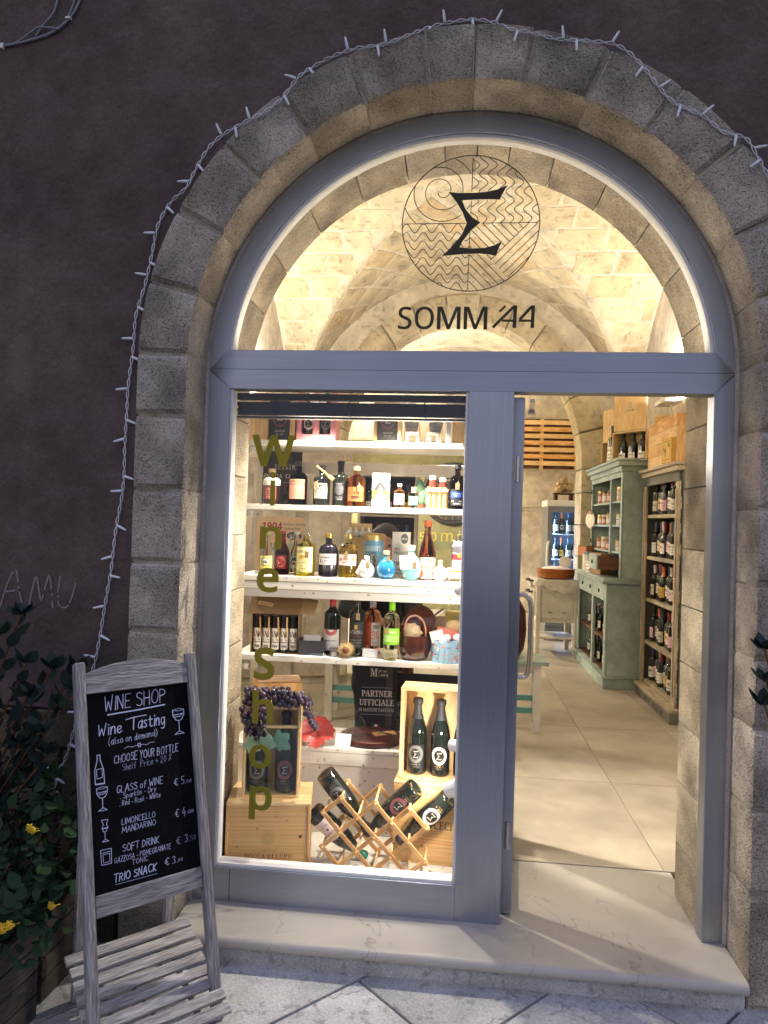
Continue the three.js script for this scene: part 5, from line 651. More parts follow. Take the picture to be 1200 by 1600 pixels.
// ---------- row 5
{
  const y = S[4]; let t = thing('pine_crate', 'closed pine wine crate at the back of the low shelf', 'crate', [-0.84, y, -0.7], 0.3); obj('body', cbox(0.23, 0.25, 0.15, 0, 0.125, 0, 0.002), M.pine, t); obj('lid', cbox(0.222, 0.006, 0.14, 0, 0.2535, 0), M.pine, t);
  { // red leaf dish
    t = thing('leaf_dish', 'red vine leaf shaped dish with a small tag', 'dish', [-0.61, y, -0.56]); const lobe = (a) => 0.074 + 0.016 * Math.abs(Math.cos(a * 2.5 + 0.3)) + 0.006 * Math.sin(a * 17), n = 70, pos = [0, 0.03, 0.02], idx = []; for (let r = 1; r <= 4; r++) for (let i = 0; i < n; i++) { const a = i / n * Math.PI * 2, q = lobe(a) * r / 4, bend = 0.03 - 0.02 * Math.sin(a) * 0; pos.push(q * Math.cos(a), 0.062 + q * Math.sin(a) * 0.62 + 0.004 * Math.sin(a * 5), -q * Math.sin(a) * 0.62 + (q * q) * 4.5 - 0.008); const c = (r - 1) * n + i + 1, d2 = (r - 1) * n + (i + 1) % n + 1; if (r === 1) idx.push(0, c, d2); else { const p0 = c - n, p1 = d2 - n; idx.push(p0, c, d2, p0, d2, p1); } } pos[1] = 0.062; pos[2] = -0.008; const g = new THREE.BufferGeometry(); g.setAttribute('position', new THREE.Float32BufferAttribute(pos, 3)); g.setAttribute('uv', new THREE.Float32BufferAttribute(new Float32Array(pos.length / 3 * 2), 2)); g.setIndex(idx); g.computeVertexNormals(); const lm = phy([0.46, 0.06, 0.045], 0.3, { side: THREE.DoubleSide }); obj('bowl', g, lm, t); const ft = lathe([[0.04, 0], [0.036, 0.012], [0.03, 0.028], [0.0001, 0.032]], 16); obj('foot', ft, lm, t); obj('price_tag', cbox(0.02, 0.026, 0.001, 0.002, 0.075, 0.016), M.kraft, t); }
  t = thing('price_card', 'white folded price card before the cutting board', 'card', [-0.48, y, -0.518]); { const q = card(0.07, 0.062, P.card, 0, 0, 0); q.rotateX(-0.3); q.rotateZ(-0.06); q.translate(0, 0.031, 0.002); obj('front', q, M.print, t); const q2 = cbox(0.068, 0.06, 0.001, 0, 0, 0); q2.rotateX(0.3); q2.translate(0, 0.03, -0.02); obj('rear', q2, M.white, t); }
  { t = thing('cutting_board', 'round wooden serving board with a slate cheese inset', 'board', [-0.365, y, -0.645]); const m = mat([0.8, 0.42, 0.24], 0.45, { map: tDarkW }); const g = lathe([[0.0001, 0], [0.142, 0], [0.15, 0.008], [0.15, 0.024], [0.145, 0.03], [0.0001, 0.03]], 44); g.scale(1, 1, 0.88); obj('disc', boxUV(g, true), m, t); const rg = new THREE.TorusGeometry(0.05, 0.0015, 6, 40); rg.rotateX(Math.PI / 2); rg.translate(-0.075, 0.0305, 0.01); obj('groove_ring', rg, M.darkwood, t); const kb = cbox(0.11, 0.006, 0.05, 0, 0, 0); kb.rotateY(0.5); kb.translate(0.06, 0.0335, -0.01); obj('small_board', kb, M.pine, t); const kn = [bar([0.02, 0.042, -0.02], [0.1, 0.042, 0.03], 0.005, 0.009)]; obj('knife', kn, M.steel, t); }
  t = thing('glass_cloche', 'clear glass cloche with knob standing on the serving board', 'cloche', [-0.44, y + 0.032, -0.635]); obj('dome', lathe([[0.048, 0], [0.048, 0.035], [0.042, 0.062], [0.026, 0.08], [0.008, 0.087], [0.006, 0.092], [0.012, 0.099], [0.009, 0.108], [0.0001, 0.111]], 28), M.clear, t);
  t = thing('partner_sign', 'dark acrylic sign with white serif lettering behind the board', 'sign', [-0.36, y, -0.79], 0.08); obj('panel', cbox(0.2, 0.33, 0.005, 0, 0.165, 0), M.black, t); obj('print', card(0.196, 0.326, P.partner, 0, 0.165, 0.003), M.printGloss, t);
}
// ---------- bottom of the window: crates, grapes, bottles, folding rack
{
  let t = thing('wooden_crate', 'pine wine crate with a printed front carrying the two bottle box', 'crate', [-0.735, S[5], -0.24], 0.17); obj('side', cbox(0.012, 0.262, 0.24, -0.164, 0.131, 0), M.pine, t); obj('side', cbox(0.012, 0.262, 0.24, 0.164, 0.131, 0), M.pine, t); obj('top', cbox(0.34, 0.012, 0.24, 0, 0.268, 0), M.pineB, t); obj('bottom', cbox(0.316, 0.012, 0.24, 0, 0.006, 0), M.pine, t); obj('back', cbox(0.316, 0.25, 0.008, 0, 0.137, -0.116), M.pine, t); obj('front_panel', cbox(0.316, 0.25, 0.008, 0, 0.137, 0.112), M.pine, t); obj('front_print', card(0.31, 0.24, P.bocca, 0, 0.137, 0.1165), M.print, t); obj('thumb_notch', cbox(0.012, 0.012, 0.002, 0.13, 0.14, 0.1175), M.darkwood, t);
  const by = S[5] + 0.2745; t = openBox('bottle_box', 'upright pine box holding two dark sparkling bottles under the grapes', 0.234, 0.375, 0.12, -0.735, by, -0.235, 0.17, M.pineB);
  obj('inner_ledge', cbox(0.205, 0.012, 0.012, 0, 0.29, 0.05), M.pineB, t); obj('clear_cover', cbox(0.21, 0.27, 0.0015, 0, 0.148, 0.057, 0.0003), M.clear, t);
  for (const [x, p, w] of [[-0.06, P.rGrey, 'grey'], [0.055, P.rPink, 'pink']]) bottle({ name: 'champagne_bottle', label: `large dark sparkling bottle with ${w} ringed label in the upright pine box`, kind: 'champ', x: -0.735 + x * Math.cos(0.17), y: by + 0.0125, z: -0.235 - x * Math.sin(0.17), h: 0.325, r: 0.043, turn: 0.17, print: p, lh: 0.105, ly: 0.085, arc: 1.8, cap: M.slate });
  { // artificial grapes with leaves draped over the box
    const gx = -0.735, gy = by + 0.375, gz = -0.2; t = thing('grape_bunch', 'dark purple artificial grape bunch with green leaves draped over the pine box', 'ornament', [gx, gy, gz]); const geo = new THREE.SphereGeometry(1, 12, 9), ms = [phy([0.035, 0.018, 0.035], 0.22, { clearcoat: 0.4 }), phy([0.055, 0.022, 0.04], 0.22, { clearcoat: 0.4 }), phy([0.03, 0.025, 0.05], 0.25, { clearcoat: 0.4 })]; const q = mulberry(77); let n = 0;
    const pts = []; for (let k = 0; k < 3000 && n < 175; k++) { const s = q(); let x, y, z; if (s < 0.62) { x = -0.11 + q() * 0.27; y = 0.004 + q() * (0.06 - Math.max(0, x - 0.06) * 0.25); z = -0.03 + q() * 0.07; } else if (s < 0.86) { const v = q(); x = -0.085 + (q() - 0.5) * 0.11 * (1.1 - v * 0.5) + 0.03; y = -v * 0.125; z = 0.045 + q() * 0.03; } else { x = 0.13 + q() * 0.06; y = 0.03 - (x - 0.13) * 1.4 - q() * 0.03; z = 0.0 + q() * 0.04; if (x < 0.145 && y < 0.012) continue; } const r = 0.0105 + q() * 0.0025; if (pts.some((p) => (p[0] - x) ** 2 + (p[1] - y) ** 2 + (p[2] - z) ** 2 < (r * 1.45) ** 2)) continue; if (y < r && z < 0.02 && x > -0.125 && x < 0.125) y = r; pts.push([x, y, z]); const m = obj('grape', geo, ms[n % 3], t); m.position.set(x, y, z); m.scale.set(r, r * 1.12, r); n++; }
    obj('stalk', tube([[-0.06, 0.01, 0.03], [-0.02, -0.06, 0.075], [0.01, -0.1, 0.08], [0.03, -0.12, 0.075]], 0.002, 20, 5), paint(0.3, 0.35, 0.22), t);
    for (const [x, y, z, s, ry, rz, c] of [[-0.055, -0.145, 0.085, 0.05, 0.3, 0.7, [0.28, 0.4, 0.22]], [0.0, -0.135, 0.09, 0.046, -0.1, -0.1, [0.22, 0.38, 0.25]], [0.055, -0.12, 0.085, 0.055, -0.4, -0.6, [0.16, 0.34, 0.25]]]) { const sh = new THREE.Shape(); for (let i = 0; i <= 40; i++) { const a = i / 40 * Math.PI * 2, r = 0.72 + 0.24 * Math.cos(a * 5) * 0.5 + 0.1 * Math.cos(a) + 0.03 * Math.sin(a * 21); i ? sh.lineTo(r * Math.cos(a), r * Math.sin(a)) : sh.moveTo(r * Math.cos(a), r * Math.sin(a)); } const g = new THREE.ExtrudeGeometry(sh, { depth: 0.02, bevelEnabled: false }); g.scale(s, s, s * 0.4); const p = g.attributes.position; for (let i = 0; i < p.count; i++) p.setZ(i, p.getZ(i) - 7 * (p.getX(i) ** 2 + p.getY(i) ** 2)); g.computeVertexNormals(); g.rotateZ(rz); g.rotateY(ry); g.translate(x, y, z); obj('leaf', g, paint(...c, 0.6), t); }
  }
  // crate and champagne box by the mullion
  t = thing('wooden_crate', 'pine wine crate behind the folding rack carrying the champagne box', 'crate', [-0.07, S[5], -0.39], -0.06); obj('body', cbox(0.3, 0.325, 0.2, 0, 0.1625, 0, 0.002), M.pine, t); obj('lid', cbox(0.3, 0.008, 0.2, 0, 0.3295, 0), M.pineB, t); obj('front_print', card(0.29, 0.31, P.ceci, 0, 0.16, 0.1012), M.print, t);
  const cy = S[5] + 0.334; t = openBox('champagne_box', 'open pale pine box displaying dark sparkling wine bottles', 0.3, 0.385, 0.13, -0.055, cy, -0.39, -0.08, M.pineB); 
  ['grey', 'white', 'pink'].forEach((w, i) => bottle({ name: 'champagne_bottle', label: `dark sparkling bottle with ${w} ringed label in the open pine box`, kind: 'champ', x: -0.137 + i * 0.1, y: cy + 0.0125, z: -0.392 + i * 0.009, h: 0.318, r: 0.0425, turn: -0.08, print: [P.rGrey, P.rWhite, P.rPink][i], lh: 0.1, ly: 0.078, arc: 1.8, cap: M.slate }));
}
{ // folding lattice wine rack with bottles lying head down
  const t = thing('folding_wine_rack', 'folding bamboo lattice wine rack holding tilted dark bottles', 'wine rack', [0, 0, 0]);
  const O = [-0.428, 0.334], N = (i, j) => [O[0] + i * 0.069 + j * 0.07, O[1] - i * 0.0735 + j * 0.0625]; // diamond lattice nodes
  const zF = -0.16, zB = -0.34, wb = 0.017;
  for (const z of [zF, zB]) {
    const seg = (i0, j0, i1, j1, dz) => { const A0 = N(i0, j0), B0 = N(i1, j1), l = Math.hypot(B0[0] - A0[0], B0[1] - A0[1]), e = 0.012 / l, dx = (B0[0] - A0[0]) * e, dy = (B0[1] - A0[1]) * e; const lo = (p) => [p[0], Math.max(p[1], S[5] + 0.009)]; obj('lattice_bar', bar([...lo([A0[0] - dx, A0[1] - dy]), z + dz], [...lo([B0[0] + dx, B0[1] + dy]), z + dz], wb, 0.007), M.pine, t); };
    seg(0, -1, 1, -1, 0.004); seg(-1, 0, 2, 0, 0.004); seg(-1, 1, 3, 1, 0.004); seg(0, 2, 3, 2, 0.004); seg(1, 3, 2, 3, 0.004);
    seg(-1, 0, -1, 1, -0.004); seg(0, -1, 0, 2, -0.004); seg(1, -1, 1, 3, -0.004); seg(2, 0, 2, 3, -0.004); seg(3, 1, 3, 2, -0.004);
  }
  for (const [i, j] of [[0, -1], [1, -1], [-1, 0], [0, 0], [1, 0], [2, 0], [-1, 1], [0, 1], [1, 1], [2, 1], [3, 1], [0, 2], [1, 2], [2, 2], [3, 2], [1, 3], [2, 3]]) { const [x, y] = N(i, j); obj('cross_rod', bar([x, Math.max(y, S[5] + 0.006), zF + 0.012], [x, Math.max(y, S[5] + 0.006), zB - 0.012], 0.0085, 0.0085), M.pineB, t); }
  const lay = (x, y, z, dx, dy, dz, p, lb, cap, h = 0.3) => { const b = bottle({ name: 'champagne_bottle', label: lb, kind: 'champ', x: 0, y: 0, z: 0, h, r: 0.043, print: p, lh: 0.1, ly: 0.085, arc: 1.8, cap }); const d = V(dx, dy, dz).normalize(), up = V(0, 0, 1), xa = d.clone().cross(up).normalize(), za = xa.clone().cross(d); b.quaternion.setFromRotationMatrix(new THREE.Matrix4().makeBasis(xa, d, za)); b.position.set(x, y, z); return b; };
  lay(-0.512, 0.535, -0.25, 0.55, -0.72, -0.12, P.rGrey, 'dark sparkling bottle with grey ringed label, uppermost in the folding rack', M.slate);
  lay(-0.547, 0.385, -0.22, 0.62, -0.6, -0.2, print(110, 120, (c, w, h) => { fillBg(c, w, h, '#e6d2c8'); scrib(c, 26, 34, 60, 14, '#c99a90'); c.fillStyle = '#3a3634'; c.beginPath(); c.arc(56, 66, 6, 0, 7); c.fill(); scrib(c, 34, 84, 44, 10, '#9a8a84'); }), 'green black bottle with pale pink label in the folding rack', paint(0.02, 0.2, 0.13, 0.3));
  lay(-0.13, 0.505, -0.24, -0.66, -0.7, -0.1, P.rPink, 'dark sparkling bottle with pink ringed label in the folding rack', M.slate);
  lay(0.008, 0.47, -0.24, -0.68, -0.68, -0.1, P.rWhite, 'dark sparkling bottle with white ringed label in the folding rack', M.slate, 0.29);
}
// ================= furniture inside the shop =================
const wineLabels = [['#e9e4d8', '#5a4a40'], ['#dcd2c0', '#7a3038'], ['#e3b9c4', '#7a4050'], ['#efeae0', '#303030'], ['#d9a834', '#4a3010'], ['#cfc6b4', '#283a58']].map(([bg, ink], i) => print(90, 120, (c, w, h) => { fillBg(c, w, h, bg); scrib(c, 12, 18 + i * 4, 64, 16, ink); scrib(c, 18, 56, 52, 9, ink); scrib(c, 22, 84, 46, 8, ink); if (i % 2) { c.fillStyle = ink; c.beginPath(); c.arc(45, 48, 9, 0, 7); c.fill(); } }));
const lname = ['white', 'cream', 'pink', 'ivory', 'yellow', 'beige'], cname = ['black', 'dark red', 'silver grey', 'charcoal', 'navy', 'orange'];
const caps = [M.black, paint(0.3, 0.03, 0.04, 0.35), paint(0.55, 0.53, 0.5, 0.4), M.slate, paint(0.05, 0.07, 0.15, 0.3), paint(0.5, 0.13, 0.03, 0.4)];
{ // tall wine rack against the right wall
  const t = thing('tall_wine_rack', 'tall narrow dark grey and beige wooden wine rack full of bottles', 'wine rack', [0, 0, 0]);
  const x0 = 1.72, x1 = 2.02, z0 = -4.0, z1 = -2.98, lv = [0.25, 0.6, 0.98, 1.355, 1.725];
  obj('side', span(x0 + 0.02, x1, 0.2, 2.06, z1 - 0.03, z1, 0.003), M.rackgrey, t); obj('side', span(x0 + 0.02, x1, 0.2, 2.06, z0, z0 + 0.03, 0.003), M.rackgrey, t);
  obj('back', span(x1, x1 + 0.012, 0.2, 2.06, z0, z1, 0.002), M.darkwood, t);
  for (const y of lv) obj('shelf_board', span(x0 + 0.01, x1 - 0.001, y - 0.03, y, z0 + 0.031, z1 - 0.031, 0.003), M.rackbeige, t);
  for (const [za, zb] of [[z1 - 0.075, z1 - 0.005], [z0 + 0.005, z0 + 0.075]]) { obj('front_post', span(x0 - 0.012, x0 + 0.009, 0.22, 1.98, za, zb, 0.004), M.rackbeige, t); obj('post_moulding', span(x0 - 0.022, x0 - 0.0125, 0.3, 1.92, za + 0.02, zb - 0.02, 0.003), M.rackbeige, t); }
  obj('cornice', [span(x0 - 0.03, x1, 2.061, 2.1, z0 - 0.02, z1 + 0.02, 0.006), span(x0 - 0.055, x1, 2.1005, 2.13, z0 - 0.04, z1 + 0.04, 0.008)], M.rackbeige, t); obj('fascia', span(x0, x0 + 0.02, 1.985, 2.06, z0 + 0.03, z1 - 0.03, 0.003), M.rackgrey, t);
  obj('plinth', span(x0 - 0.05, x1, FL + 0.001, 0.19, z0 - 0.0, z1 + 0.03, 0.004), M.rackgrey, t); obj('plinth_moulding', span(x0 - 0.06, x1, 0.1905, 0.22, z0, z1 + 0.035, 0.006), M.rackbeige, t);
  obj('stencil_letters', [0, 1, 2, 3, 4].map((i) => span(x0 - 0.0525, x0 - 0.0505, 0.13, 0.165, -3.2 - i * 0.12 - (i % 2) * 0.02, -3.14 - i * 0.12, 0.0005)), M.black, t);
  const nm = ['lowest', 'second', 'third', 'fourth', 'top'];
  lv.forEach((y, s) => { for (let i = 0; i < 10; i++) { const k = (i + s * 5) % 6, h = [0.3, 0.31, 0.295][(i + s) % 3]; bottle({ label: `bottle with ${lname[k]} label and ${cname[(i + (i > 5 ? 1 : 0) + s * 2) % 6]} capsule, ${nm[s]} shelf of tall rack`, group: `wine bottles on the ${nm[s]} shelf of the tall rack`, x: x0 + 0.075 + (i % 3) * 0.012, y, z: z1 - 0.085 - i * 0.091 + (i % 2) * 0.006, h, r: 0.0375, turn: -1.25 + (HS[i * 9 + s] - 0.5) * 0.6, print: wineLabels[k], lh: 0.09, ly: 0.08 + 0.01 * (i % 3), arc: 1.9, cap: caps[(i + (i > 5 ? 1 : 0) + s * 2) % 6], kind: i % 4 === 2 ? 'champ' : 'wine' }); } });
  const b = thing('wine_case', 'wide pine wine case with stamped boards lying on the tall rack', 'crate', [1.86, 2.131, -3.5], -Math.PI / 2); for (let i = 0; i < 4; i++) obj('front_board', cbox(0.82, 0.096, 0.012, 0, 0.05 + i * 0.098, 0.14, 0.002), i % 2 ? M.pine : M.pineB, b); obj('side', cbox(0.012, 0.39, 0.27, -0.404, 0.197, 0), M.pine, b); obj('side', cbox(0.012, 0.39, 0.27, 0.404, 0.197, 0), M.pine, b); obj('top', cbox(0.796, 0.01, 0.27, 0, 0.39, 0), M.pine, b); obj('stamp', card(0.12, 0.09, pr(90, 60, '#d6b079', [], sc('#7a5028', [0.1, 0.2, 0.8, 0.25], [0.2, 0.6, 0.6, 0.2])), 0.05, 0.22, 0.1468), M.print, b);
  const c = thing('small_case', 'small yellow wooden case standing before the wide pine case', 'crate', [1.695, 2.131, -3.2], -Math.PI / 2 + 0.06); obj('body', cbox(0.22, 0.2, 0.05, 0, 0.1, 0), mat([0.75, 0.55, 0.15], 0.6, { map: tPineB }), c); obj('print', card(0.2, 0.18, pr(100, 90, '#d9ad3a', [], (k) => { k.strokeStyle = '#6a4a10'; k.lineWidth = 3; k.strokeRect(8, 8, 84, 74); scrib(k, 18, 24, 30, 34, '#6a4a10'); k.fillStyle = '#3a4a3a'; k.fillRect(66, 16, 18, 16); }), 0, 0.1, 0.0262), M.print, c);
}
{ // mint green dresser
  const t = thing('mint_dresser', 'mint green painted dresser with open shelves, drawers and a counter', 'cabinet', [0, 0, 0]); const m = M.mint, z0 = -5.6, z1 = -4.08, xb = 2.03;
  const sp = (n, ...a) => obj(n, span(...a, 0.004), m, t);
  sp('plinth', 1.4, xb, FL + 0.001, 0.2, z0, z1); sp('plinth_moulding', 1.385, xb, 0.2005, 0.225, z0, z1 + 0.012);
  sp('side', 1.43, xb, 0.2255, 1.08, z1 - 0.04, z1 - 0.002); sp('side', 1.43, xb, 0.2255, 1.08, z0, z0 + 0.035); sp('back', xb - 0.02, xb, 0.2255, 1.08, z0 + 0.036, z1 - 0.041);
  sp('corner_post', 1.412, 1.4295, 0.2255, 1.08, z1 - 0.09, z1 - 0.004); sp('corner_post', 1.412, 1.4295, 0.2255, 1.08, z0, z0 + 0.08); sp('centre_post', 1.412, 1.44, 0.2255, 0.9, -4.77, -4.7);
  sp('counter', 1.37, xb, 1.081, 1.105, z0 - 0.02, z1 + 0.025); sp('counter', 1.385, xb, 1.1055, 1.13, z0 - 0.01, z1 + 0.015);
  for (let i = 0; i < 3; i++) { const za = z1 - 0.1 - i * 0.445; const d = sp('drawer_front', 1.412, 1.43, 0.91, 1.07, za - 0.43, za); obj('drawer_knob', [cbox(0.012, 0.035, 0.01, 1.405, 0.99, za - 0.215), cbox(0.012, 0.01, 0.034, 1.4045, 0.992, za - 0.215)], M.black, d); }
  obj('inner_shelf', span(1.44, xb - 0.02, 0.53, 0.55, z0 + 0.036, z1 - 0.041, 0.002), M.darkwood, t);
  obj('inner_floor', span(1.44, xb - 0.02, 0.2255, 0.24, z0 + 0.036, z1 - 0.041, 0.002), M.darkwood, t);
  // hutch
  const hx = 1.55; sp('hutch_side', hx, xb, 1.1305, 2.13, z1 - 0.05, z1 - 0.012); sp('hutch_side', hx, xb, 1.1305, 2.13, z0 + 0.01, z0 + 0.045); sp('hutch_back', xb - 0.02, xb, 1.1305, 2.13, z0 + 0.046, z1 - 0.051); sp('hutch_post', hx - 0.015, hx - 0.001, 1.1305, 2.13, z1 - 0.075, z1 - 0.014); sp('hutch_post', hx - 0.015, hx - 0.001, 1.1305, 2.13, z0 + 0.012, z0 + 0.06); sp('hutch_divider', hx - 0.015, xb - 0.021, 1.1305, 2.08, -4.62, -4.57);
  sp('fascia', hx - 0.015, hx, 2.08, 2.13, z0 + 0.061, z1 - 0.076); sp('cornice', hx - 0.03, xb, 2.1305, 2.18, z0, z1); sp('cornice', hx - 0.06, xb, 2.1805, 2.225, z0 - 0.03, z1 + 0.03); sp('cornice', hx - 0.08, xb, 2.2255, 2.25, z0 - 0.045, z1 + 0.045);
  for (const y of [1.37, 1.63, 1.86]) { sp('hutch_shelf', hx, xb - 0.021, y - 0.02, y, z0 + 0.046, -4.6205); sp('hutch_shelf', hx, xb - 0.021, y - 0.02, y, -4.5695, z1 - 0.051); }
  const dr = sp('open_drawer', hx - 0.22, hx - 0.2, 1.2, 1.345, -4.53, -4.16); obj('drawer_box', [span(hx - 0.2, hx + 0.1, 1.205, 1.32, -4.525, -4.515), span(hx - 0.2, hx + 0.1, 1.205, 1.32, -4.175, -4.165), span(hx - 0.2, hx + 0.1, 1.205, 1.213, -4.515, -4.175)], M.darkwood, dr); obj('drawer_knob', [cbox(0.012, 0.035, 0.01, hx - 0.226, 1.27, -4.345), cbox(0.012, 0.01, 0.034, hx - 0.2265, 1.272, -4.345)], M.black, dr);
  for (const y of [1.45, 1.75, 2.0]) obj('hinge', cbox(0.01, 0.05, 0.016, hx - 0.019, y, z0 + 0.05), M.black, t);
  // jars, packets and bottles on the shelves
  const jm = [paint(0.5, 0.36, 0.16, 0.4), paint(0.6, 0.5, 0.34, 0.5), paint(0.35, 0.12, 0.05, 0.3), paint(0.66, 0.6, 0.5, 0.5)];
  let n = 0; const jar = (x, y, z, h, r, k, lb, grp) => { const q = thing('preserve_jar', lb, 'jar', [x, y, z], 0, grp); obj('body', bottleGeo('jar', h, r), jm[k % 4], q); obj('lid', capGeo('jar', h, r), [M.lidgold, M.offwhite, M.black, M.kraft][(k + (k >> 2)) % 4], q); q.userData.label = lb.replace('small preserve jar', `${['brown', 'pale', 'red', 'cream'][k % 4]} jar with ${['gold', 'white', 'black', 'kraft'][(k + (k >> 2)) % 4]} lid`); obj('label', labelGeo(r, h * 0.4, h * 0.4, 2, wineLabels[k % 4], -1.2), M.print, q); };
  for (const [y, nm] of [[1.37, 'lowest'], [1.63, 'middle'], [1.86, 'upper']]) { for (let i = 0; i < 7; i++) jar(hx + 0.06 + (i % 2) * 0.05, y, -4.7 - i * 0.115, 0.09 + 0.05 * HS[n + 50], 0.038, n++, `small preserve jar in the wide bay on the ${nm} hutch shelf`, `jars in the wide bay on the ${nm} hutch shelf`); for (let i = 0; i < 3; i++) jar(hx + 0.06 + (i % 2) * 0.04, y, -4.22 - i * 0.12, 0.1 + 0.06 * HS[n + 90], 0.04, n++, `small preserve jar in the narrow bay on the ${nm} hutch shelf`, `jars in the narrow bay on the ${nm} hutch shelf`); }
  for (const [y, nm] of [[0.24, 'floor'], [0.55, 'inner shelf']]) for (let i = 0; i < 10; i++) bottle({ name: 'beer_bottle', label: `small bottle with ${lname[(i * 5 + 1) % 6]} label and ${cname[(i + (i > 5 ? 1 : 0)) % 6]} cap on the dresser ${nm}`, group: `small bottles on the dresser ${nm}`, kind: 'slim', x: 1.5 + (i % 2) * 0.06, y, z: -4.2 - i * 0.13, h: 0.235, r: 0.031, print: wineLabels[(i * 5 + 1) % 6], lh: 0.07, ly: 0.07, turn: -1.3, cap: caps[(i + (i > 5 ? 1 : 0)) % 6] });
  // goods on the counter
  let q = thing('gift_carton', 'orange and olive printed carton at the far end of the dresser counter', 'carton', [1.47, 1.131, -5.5], -0.9); obj('body', cbox(0.12, 0.26, 0.12, 0, 0.13, 0), paint(0.12, 0.11, 0.03, 0.6), q); obj('upper_print', [cbox(0.122, 0.1, 0.122, 0, 0.2, 0)], paint(0.55, 0.2, 0.06, 0.6), q);
  q = thing('biscuit_tin', 'slim pale tin with grey lid on the dresser counter', 'tin', [1.45, 1.131, -5.28]); obj('body', cyl(0.05, 0.05, 0.17, 0, 0, 0, 20), M.offwhite, q); obj('lid', cyl(0.052, 0.052, 0.03, 0, 0.17, 0, 20), paint(0.3, 0.32, 0.36, 0.3), q);
  q = thing('candle_jar', 'dark squat jar on the dresser counter', 'jar', [1.5, 1.131, -5.15]); obj('body', cyl(0.05, 0.05, 0.1, 0, 0, 0, 20), paint(0.12, 0.13, 0.15, 0.3), q); obj('lid', cyl(0.04, 0.035, 0.07, 0, 0.1, 0, 16), M.offwhite, q);
  for (let i = 0; i < 3; i++) { q = thing('soap_box', `small white box, ${['lowest', 'middle', 'topmost'][i]} of the stack on the dresser counter`, 'box', [1.435, 1.131 + i * 0.036, -5.0 + i * 0.004], -1.5 + i * 0.1, 'small white boxes stacked on the dresser counter'); obj('body', cbox(0.12, 0.0355, 0.06, 0, 0.018, 0, 0.001), M.white, q); obj('band', cbox(0.121, 0.012, 0.061, 0, 0.018, 0, 0.001), paint(0.5, 0.12, 0.08), q); }
  q = thing('sauce_carton', 'brown kraft carton with three window slots on the dresser counter', 'carton', [1.47, 1.131, -4.66], -1.45); const kw = paint(0.3, 0.16, 0.07, 0.8); obj('body', [cbox(0.3, 0.05, 0.1, 0, 0.025, 0), cbox(0.3, 0.07, 0.1, 0, 0.175, 0), cbox(0.3, 0.09, 0.08, 0, 0.095, -0.01), ...[-0.135, -0.05, 0.05, 0.135].map((x) => cbox(0.03, 0.09, 0.02, x, 0.095, 0.04))], kw, q); for (const [i, c] of [[-1, [0.55, 0.35, 0.1]], [0, [0.5, 0.06, 0.1]], [1, [0.3, 0.06, 0.03]]]) obj('jar_front', cbox(0.055, 0.088, 0.01, i * 0.095, 0.095, 0.036), paint(...c, 0.3), q);
  // wine boxes on top of the cornice
  q = openBox('wine_box', 'tall pine wine box with lid raised on the dresser, beside a big bottle', 0.2, 0.28, 0.16, 1.68, 2.251, -5.2, -1.1, M.pineB); obj('raised_panel', cbox(0.17, 0.34, 0.008, -0.0, 0.45, 0.07), M.pineB, q); obj('stamp', card(0.05, 0.2, print(60, 200, (c, w, h) => { fillBg(c, w, h, '#dcc092'); c.save(); c.translate(30, 150); c.rotate(-Math.PI / 2); scrib(c, 0, -10, 110, 22, '#6a4a2a'); c.restore(); c.strokeStyle = '#6a4a2a'; c.lineWidth = 3; c.beginPath(); c.arc(30, 172, 13, 0, 7); c.stroke(); }), 0.02, 0.46, 0.0745), M.print, q);
  bottle({ label: 'large dark wine bottle with white label standing by the open pine box on the dresser', x: 1.63, y: 2.251, z: -4.98, h: 0.42, r: 0.055, turn: -0.9, print: wineLabels[0], lh: 0.16, ly: 0.12, arc: 2, cap: M.black });
  bottle({ label: 'dark wine bottle with white label inside the tall pine box on the dresser', x: 1.66, y: 2.264, z: -5.2, h: 0.25, r: 0.045, turn: -0.9, print: wineLabels[3], lh: 0.12, ly: 0.09, arc: 2, cap: M.black });
  q = openBox('wine_box', 'wide pine wine box with raised printed panel on the dresser corner', 0.42, 0.3, 0.18, 1.74, 2.251, -4.5, -0.95, M.pineB); obj('raised_panel', cbox(0.4, 0.42, 0.008, 0, 0.52, 0.08), M.pineB, q); obj('stamp', card(0.14, 0.12, pr(120, 100, '#d9bd8f', [], (c) => { c.strokeStyle = '#8a6a3a'; c.lineWidth = 3; c.beginPath(); c.ellipse(60, 36, 14, 22, 0, 0, 7); c.stroke(); scrib(c, 14, 70, 92, 14, '#8a6a3a'); }), 0, 0.54, 0.0845), M.print, q); obj('loose_panel', cbox(0.16, 0.42, 0.012, 0.33, 0.21, 0.02), M.pine, q);
  for (let i = 0; i < 3; i++) bottle({ label: 'dark sloping wine bottle with white label inside the wide pine box on the dresser', group: 'bottles in the wide pine box on the dresser', kind: 'champ', x: 1.72 + (i - 1) * 0.12 * Math.cos(0.95), y: 2.264, z: -4.49 + (i - 1) * 0.12 * Math.sin(0.95), h: 0.27, r: 0.045, turn: -0.9, print: wineLabels[3], lh: 0.06, ly: 0.05, arc: 2, cap: M.black });
